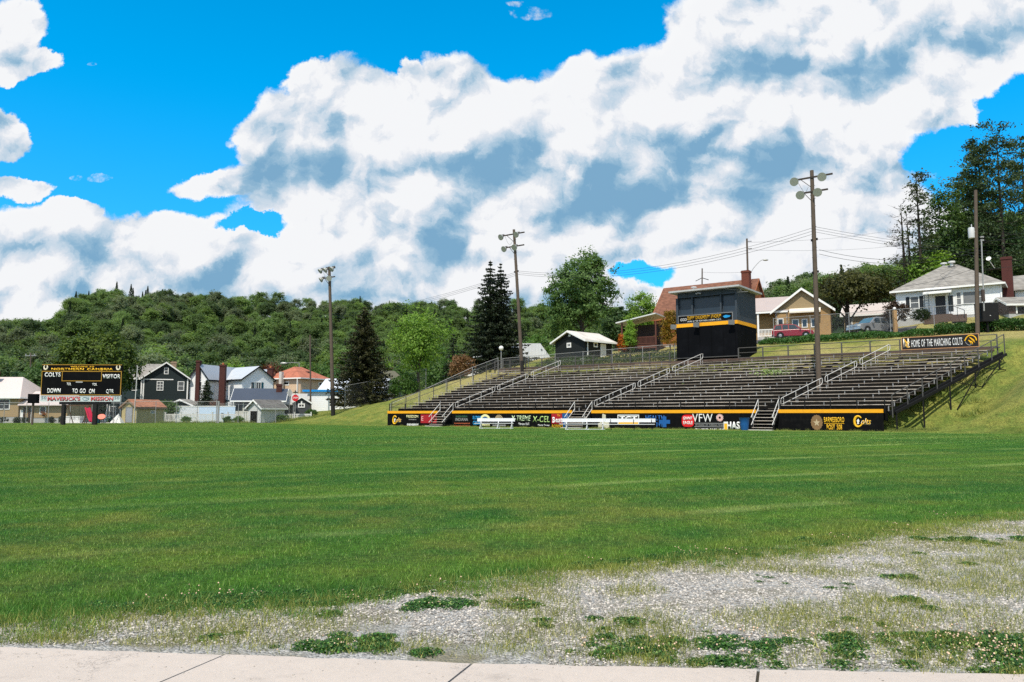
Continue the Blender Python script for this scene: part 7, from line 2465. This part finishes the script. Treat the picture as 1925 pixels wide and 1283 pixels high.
shrub('leafy_shrub', 'dense green shrub on the slope under the light green tree', on(762, 106), (2.4, 1.6, 1.8), 120, 34, .24, LF_MID, 24, .45)
shrub('red_shrub', 'orange brown shrub beside the fence below the twin spruces', on(866, 96), (1.75, 1.2, 1.5), 110, 34, .2, LF_RED, 25, .4)
shrub('orange_shrub', 'flame orange shrub right of the dark garage', on(1172, 96), (.75, .7, 1.25), 60, 34, .17, LF_ORANGE, 26, .3)
shrub('leafy_shrub', 'yellow green bush in front of the deck porch post', on(1187, 95), (.7, .7, 2.3), 80, 34, .17, LF_LIGHT, 27, .3)
shrub('climbing_bush', 'golden climbing bush on the brick house wall left of the press box', on(1263, 92), (1.15, .9, 2.6), 130, 36, .18, LF_YELLOW, 28, .38)
shrub('round_shrub', 'neatly rounded dark bush before the white bungalow', (at(1741, 76), 76, zat(604, 76, 1741)), (1.0, .9, .62), 110, 40, .10, leaf_mat('clipped_leaf', (.012, .028, .010), (.034, .050, .018), .2, 2.0), 29, .22)
shrub('red_shrub', 'dark maroon bush between the truck and the bungalow', (at(1694, 79), 79, zat(606, 79, 1694)), (1.45, 1.0, 1.05), 110, 36, .15, leaf_mat('maroon_leaf', (.035, .020, .014), (.075, .045, .025), .2, 2.0), 30, .3)
for k, (px_, D_, rx_, rz_, lab) in enumerate(((3, 93.2, .75, .38, 'dark flowering bush at the corner downspout of the tan house'), (32, 93.2, .36, .34, 'small dark bush left of the post below the tan house windows'), (48, 93.2, .40, .36, 'small round dark bush beside the post of the black box'),
                               (98, 93.2, .36, .36, 'small dark bush under the tan wing window'), (117, 93.2, .42, .48, 'dark bush behind the left scoreboard post'))):
    shrub('small_bush', lab, on(px_, D_), (rx_, rx_, rz_), 40, 30, .10, LF_SPR, 40 + k, .16, 'dark bushes along the tan house foundation')
for k, (px_, D_, rx_, lab) in enumerate(((350, 97, .62, 'low green bush before the picket fence under the shed door'), (428, 97, .6, 'low green bush before the pale blue privacy fence'), (448, 97.5, .7, 'low green bush right of the heavy double post'), (487, 98, .9, 'wide low green bush before the white garage doorway'), (530, 99, 1.0, 'wide low green bush below the grey diamond sign'), (585, 102, .8, 'low green bush at the foot of the slim bare pole'))):
    shrub('low_bush', lab, on(px_, D_), (rx_, .5, .42), 46, 30, .13, LF_MID, 50 + k, .2, 'low bushes along the picket fence')

# red leaved tree between the roofs and dark conifers behind
broadleaf('red_tree', 'dark red leaved tree between the white and peach house roofs', on(505, 140), 10.4, 8.2, (2.7, 2.4, 2.1), 90, 36, .36, leaf_mat('dark_red_leaf', (.045, .014, .008), (.13, .04, .015), .2, 1.0), 61, .8, .4)
# dark mixed trees directly behind the houses
bl = [(20, 128, 8.5, LF_DARK, 'dark bushy tree behind the tan house roof'), (-40, 126, 8.0, LF_DARK, 'dark tree at the left border behind the pink roof'), (128, 130, 8, LF_DARK, 'dark tree behind the left part of the scoreboard'),
      (345, 140, 9.0, LF_MID, 'fresh green tree rising behind the dark green house ridge'), (385, 146, 11.5, LF_DARK, 'dark rounded tree behind the white house left chimney'), (412, 150, 9.5, LF_DARK, 'dark tree over the middle brick chimney'),
      (440, 142, 10.5, LF_LIGHT, 'light green tree above the white house roof'), (488, 150, 12.5, LF_DARK, 'dark brown green tree above the right gable of the white house'), (536, 152, 11.0, LF_DARK, 'dark tree left above the peach house'),
      (600, 142, 11.5, LF_MID, 'green tree right behind the peach house roof'), (640, 136, 10.0, LF_MID, 'green tree behind the left floodlight pole'), (745, 132, 9.0, LF_MID, 'green tree behind the grey house gable'),
      (830, 135, 11.5, LF_MID, 'mid green tree behind the light green tree'), (1000, 128, 9.0, LF_MID, 'green tree between the twin spruces and the poplar'), (1160, 122, 8.0, LF_DARK, 'blue green dark tree behind the dark garage roof'), (1190, 135, 10, LF_DARK, 'dark tree behind the young tree by the porch'),
      (1440, 135, 6.0, LF_DARK, 'dark tree right behind the press box chimney'), (1490, 140, 6.0, LF_DARK, 'green tree above the tan bungalow roof')]
for k, (px_, D_, hg, mt_, lab) in enumerate(bl):
    g_ = np.random.default_rng(100 + k)
    broadleaf('background_tree', lab, on(px_, D_), hg, hg*.58, (hg*.36, hg*.34, hg*.42), 100, 34, .46, mt_, 100 + k, hg*.085, .45, .22, irregular=.35, limbs=6, group='trees behind the houses')

# right hand woodland edge
def pine(label, px, D, top_py, rad, seed, n_br=22, mat=None, start=.35, dead=False, leaf=.34, k=34):
    g = np.random.default_rng(seed)
    x_, y_, z_ = on(px, D)
    hgt = zat(top_py, D, px) - z_
    o = thing('pine_tree', label, 'tree', (x_, y_, z_))
    m_ = MB(); lean = g.normal(0, .25, 2)
    m_.path([(0, 0, -.5), (lean[0]*.5, lean[1]*.5, hgt*.5), (lean[0], lean[1], hgt)], [.30, .20, .03], 9)
    P = []
    for i in range(n_br):
        f = start + (1-start) * (i + g.random()) / n_br
        an = g.random()*6.283
        L = rad * (1.05 - f*.72) * (.5 + .7*g.random())
        s = Vector((lean[0]*f, lean[1]*f, hgt*f))
        e = s + Vector((math.cos(an)*L, math.sin(an)*L, L*g.uniform(-.12, .35)))
        mid = s.lerp(e, .5) + Vector((0, 0, -.08*L))
        m_.path([s, mid, e], [.07*(1.2-f), .04, .012], 5)
        if dead:
            for q in range(4):
                fq = .35 + .6*g.random()
                b = s.lerp(e, fq)
                m_.tube(b, b + Vector((g.normal(0, .5), g.normal(0, .5), g.uniform(.1, .6))), .018, .005, 4)
            if g.random() < .72: continue
        for q in range(3 if not dead else 1):
            fq = .45 + .55*g.random()
            c = np.array(s.lerp(e, fq))
            P.append(c + g.normal(0, 1, (k, 3)) * np.array([.16*L+.22, .16*L+.22, .13+.03*L]))
    m_.build('trunk', BARKD, o, True)
    if P:
        v, f_ = leaf_quads(np.concatenate(P), leaf, g, flat=1.0, aspect=.5)
        mesh_obj('crown', raw_mesh('crown', v, f_, mat or LF_PINE), o)
    return o
pine('tall thin sparse pine with pale green top left of the wood edge', 1746, 100, 326, 3.6, 71, 46, leaf_mat('larch_needle', (.020, .035, .010), (.060, .075, .026), .2, .8), .18, k=20)
pine('nearly bare dead conifer leaning at the left of the wood edge', 1716, 103, 385, 4.6, 72, 40, LF_OLIVE, .10, True, k=14)
pine('thin half dead conifer between the bare tree and the pale topped pine', 1728, 106, 400, 3.6, 73, 34, LF_OLIVE, .15, True, k=16)
pine('huge dark pine against the right border', 1905, 98, 246, 6.8, 74, 60, LF_PINE, .22, k=46)
pine('tall dark pine with layered top left of the border pine', 1872, 102, 262, 5.0, 75, 56, LF_PINE, .2, k=44)
pine('dark pine standing behind the transformer pole', 1838, 106, 330, 4.8, 76, 50, LF_PINE, .15, k=44)
pine('dark slender pine at the far right rear', 1950, 104, 262, 6.0, 77, 52, LF_PINE, .2, k=46)
for k, (px_, D_, top_, rx_, mt_, lab) in enumerate(((1798, 102, 335, 3.6, LF_BIG, 'green maple crown above the bungalow roof'), (1862, 112, 285, 4.2, LF_BIG, 'green leafy tree among the dark pines'), (1780, 112, 420, 4.4, LF_DARK, 'dark tree behind the bungalow roof ridge'),
       (1830, 108, 410, 4.6, LF_DARK, 'dark leafy tree behind the bungalow right slope'), (1895, 104, 400, 4.6, LF_DARK, 'dark tree behind the bungalow chimney'), (1925, 100, 440, 4.5, LF_DARK, 'dark lower tree at the right edge behind the garage'), (1738, 108, 500, 3.6, LF_OLIVE, 'yellowish green tree left of the bungalow roof'),
       (1690, 110, 528, 3.8, LF_DARK, 'dark bushy tree right of the spreading tree'), (1660, 116, 525, 3.6, LF_DARK, 'dark green tree behind the spreading tree'), (1765, 100, 470, 3.0, LF_LIGHT, 'yellow green tree showing above the bungalow roof'), (1600, 125, 545, 5.0, LF_DARK, 'mid green tree far behind the spreading tree'), (1560, 128, 560, 4.5, LF_DARK, 'mid green tree right of the tall floodlight pole'))):
    x_, y_, z_ = on(px_, D_)
    hg = zat(top_, D_, px_) - z_
    broadleaf('woodland_tree', lab, (x_, y_, z_), hg, hg*.60, (rx_, rx_*.9, hg*.41), 170, 36, .40, mt_, 140 + k, .95, .35, .24, irregular=.35, limbs=9, group='woodland trees behind the white bungalow', bark=BARKD)

# hedge strip in front of the parked vehicles and the bungalow
def hedge(label, s0, s1, t0, t1, hgt, n, seed, mat):
    g = np.random.default_rng(seed)
    w0 = wall_world((s0+s1)/2, (t0+t1)/2)
    o = thing('hedge', label, 'hedge', (w0[0], w0[1], h(*w0)))
    s_, t_ = g.uniform(s0, s1, n), g.uniform(t0, t1, n)
    X = WL[0] + UD[0]*s_ + ND[0]*t_
    Y = WL[1] + UD[1]*s_ + ND[1]*t_
    hh = hgt * (.55 + .75*vnoise(s_, t_, seed, .8))
    Z = H(X, Y) + g.random(n) ** .6 * hh
    p = np.stack([X - w0[0], Y - w0[1], Z - o.location.z], -1)
    v, f = leaf_quads(p, .19, g)
    mesh_obj('foliage', raw_mesh('foliage', v, f, mat), o)
    return o
hedge('bushy green hedge strip in front of the parked car and truck', 33.5, 50.5, 22.6, 24.9, .62, 9000, 91, LF_HEDGE)
hedge('lower green hedge strip in front of the white bungalow', 50.5, 60.5, 23.0, 25.4, .95, 9000, 92, LF_HEDGE)
hedge('green weedy strip along the crest fence behind the bleachers', 9.0, 31.5, 15.5, 18.5, .8, 9000, 93, leaf_mat('weedy_leaf', (.030, .060, .020), (.085, .120, .045), .3, 1.2))
hedge('leafy ground growth at the right edge beside the black cabinet', 60.5, 76, 22.5, 25.5, .8, 7000, 94, LF_HEDGE)

# ------------------------------------------------------------------ wooded hills (one mass)
FOR = leaf_mat('forest_leaf', (.016, .050, .016), (.050, .100, .030), .25, .035)
def forest_mat(name, a, b):
    return leaf_mat(name, a, b, .45, .25)
fprotos = []
fm_ = [forest_mat('forest_mid', (.085, .145, .046), (.160, .235, .074)), forest_mat('forest_light', (.105, .180, .045), (.185, .260, .075)), forest_mat('forest_dark', (.052, .096, .040), (.108, .156, .060)), forest_mat('forest_grey', (.105, .145, .075), (.185, .220, .125))]
for k in range(9):
    g = np.random.default_rng(300 + k)
    hg = 1.0
    p = crown_pts(g, 64, 44, (0, 0, 7.6 + (k % 3)), (3.6 + .4*(k % 3), 3.6, 3.9 + .6*(k % 2)), 1.05, .55, 1.0, -.35, .28)
    p2 = crown_pts(g, 12, 12, (0, 0, 4.0), (2.6, 2.6, 2.4), .9, .5)
    p = np.concatenate([p, p2])
    v, f = leaf_quads(p, .52, g, center=(0, 0, 6.0))
    fprotos.append(mesh_obj('forest_tree', raw_mesh('forest_tree', v, f, fm_[(0, 1, 2, 0, 3, 0, 2, 1, 3)[k]]), link=False))
# a few dark spires among the broadleaf crowns
g = np.random.default_rng(320)
cp = []
for q in np.linspace(2, 13, 16):
    rr0 = 2.9*(1 - q/13.6)
    a_ = g.random(70)*6.283
    r_ = rr0*np.sqrt(g.random(70))
    cp.append(np.stack([np.cos(a_)*r_, np.sin(a_)*r_, q - r_*.35 + g.normal(0, .2, 70)], -1))
v, f = leaf_quads(np.concatenate(cp), .5, g)
forest_conifer = mesh_obj('forest_tree', raw_mesh('forest_tree', v, f, forest_mat('forest_conifer', (.016, .036, .018), (.045, .070, .032))), link=False)
fprotos.append(forest_conifer)
g = np.random.default_rng(77)
N0 = 90000
az = g.uniform(math.atan2(-120 - CXP, FPX), math.atan2(2080 - CXP, FPX), N0)
rr_ = np.sqrt(g.uniform(100**2, 480**2, N0))
X, Y = np.sin(az)*rr_, np.cos(az)*rr_
pxx = X/Y*FPX + CXP
rd = np.interp(pxx, [0, 100, 140, 1200, 1450, 1925], [330, 360, 430, 430, 280, 210])
st = np.interp(pxx, [0, 600, 1200, 1300, 1450, 1925], [158, 158, 158, 165, 178, 165])
keep = (rr_ > st) & (rr_ < rd + 22)
X, Y, rr_ = X[keep], Y[keep], rr_[keep]
# thin out to an even spacing
cell = {}
sel = []
for i in range(len(X)):
    sp = 3.3 + .0028 * rr_[i]
    key = (int(X[i] // sp), int(Y[i] // sp))
    if key in cell: continue
    cell[key] = 1
    sel.append(i)
X, Y = X[sel], Y[sel]
n_ = len(X)
kind = np.clip((vnoise(X, Y, 61, .025)*.50 + vnoise(X, Y, 63, .11)*.22 + g.random(n_)*.28), 0, .999)
order = np.array([2, 6, 0, 4, 3, 8, 5, 1, 7])
idx_ = order[np.clip(((kind - .22) / .56 * 9).astype(int), 0, 8)]
sz = (.50 + .75*g.random(n_) ** 1.8) * (.68 + .28*vnoise(X, Y, 67, .05))
idx_ = np.where((g.random(n_) < .05) | ((vnoise(X, Y, 71, .03) > .74) & (g.random(n_) < .5)), 9, idx_)

scatter('forest', np.stack([X, Y, H(X, Y) - 1.0], -1), idx_, g.random(n_)*6.283, sz, fprotos, 'dense green broadleaf forest covering the hills')

# longer uncut grass: along the wall foot, under the upper rows, below the fences, over the pavement edge
TALL = blade_mat('uncut_blade', 1.0, ((0.11, 0.20, 0.035), (0.30, 0.32, 0.085)))
tall = []
for k in range(3):
    v, f = blades(rng, 60, 0.7, 0.10, 0.42, 0.022, 0.35, disc=True)
    tall.append(mesh_obj('tall_tuft', raw_mesh('tall_tuft', v, f, TALL), link=False))
SS, TT = [], []
for n_, s0_, s1_, t0_, t1_ in ((170, -.5, 50.5, -.35, -.05), (120, 50.2, 53.5, -.3, 1.2)):
    SS.append(rng.uniform(s0_, s1_, n_)); TT.append(rng.uniform(t0_, t1_, n_))
n_ = 900
s_, t_ = rng.uniform(4, 56, n_), rng.uniform(5.0, 11.6, n_)
k_ = vnoise(s_, t_, 91, .35) > .52
SS.append(s_[k_]); TT.append(t_[k_])
S1, T1 = np.concatenate(SS), np.concatenate(TT)
X, Y = WL[0] + UD[0]*S1 + ND[0]*T1, WL[1] + UD[1]*S1 + ND[1]*T1
fx = np.concatenate([np.linspace(at(300, 95), at(640, 101), 160), np.linspace(at(648, 101), at(748, 109), 50)])
fy = np.concatenate([np.linspace(94, 100.5, 160), np.linspace(101, 109, 50)]) + rng.normal(0, .5, 210)
low = np.concatenate([np.where(T1 < 1.3, .45, 1.25), np.full(210, .9)])
X, Y = np.concatenate([X, fx]), np.concatenate([Y, fy])
n_ = len(X)
scatter('grass', np.stack([X, Y, H(X, Y)], -1), rng.integers(0, 3, n_), rng.random(n_)*6.283, low * rng.uniform(.6, 1.3, n_), tall, 'long uncut grass at the wall foot, between the bleacher rows and under the fences')
n_ = 420
X = rng.uniform(-5, 6, n_)
Y = walk_y(X) + rng.normal(.06, .05, n_)
k_ = (vnoise(X, Y*0, 95, 2.1) + rng.normal(0, .1, n_)) > .42
X, Y = X[k_], Y[k_]
n_ = len(X)
scatter('grass', np.stack([X, Y, np.full(n_, .02)], -1), rng.integers(0, 3, n_), rng.random(n_)*6.283, rng.uniform(.35, .8, n_), tufts, 'thin weeds hanging over the edge of the pavement')
grit = []
for k in range(2):
    v, f = stones(rng, 16, 1.0, 0.003, 0.009)
    grit.append(mesh_obj('grit_patch', raw_mesh('grit_patch', v, f, SM), link=False))
n_ = 40
X = rng.uniform(-4.5, 4.5, n_)
Y = walk_y(X) - np.abs(rng.normal(0, .35, n_)) - .25
scatter('gravel', np.stack([X, Y, np.full(n_, ZW)], -1), rng.integers(0, 2, n_), rng.random(n_)*6.283, np.ones(n_), grit, 'stray grit scattered on the pavement slabs')
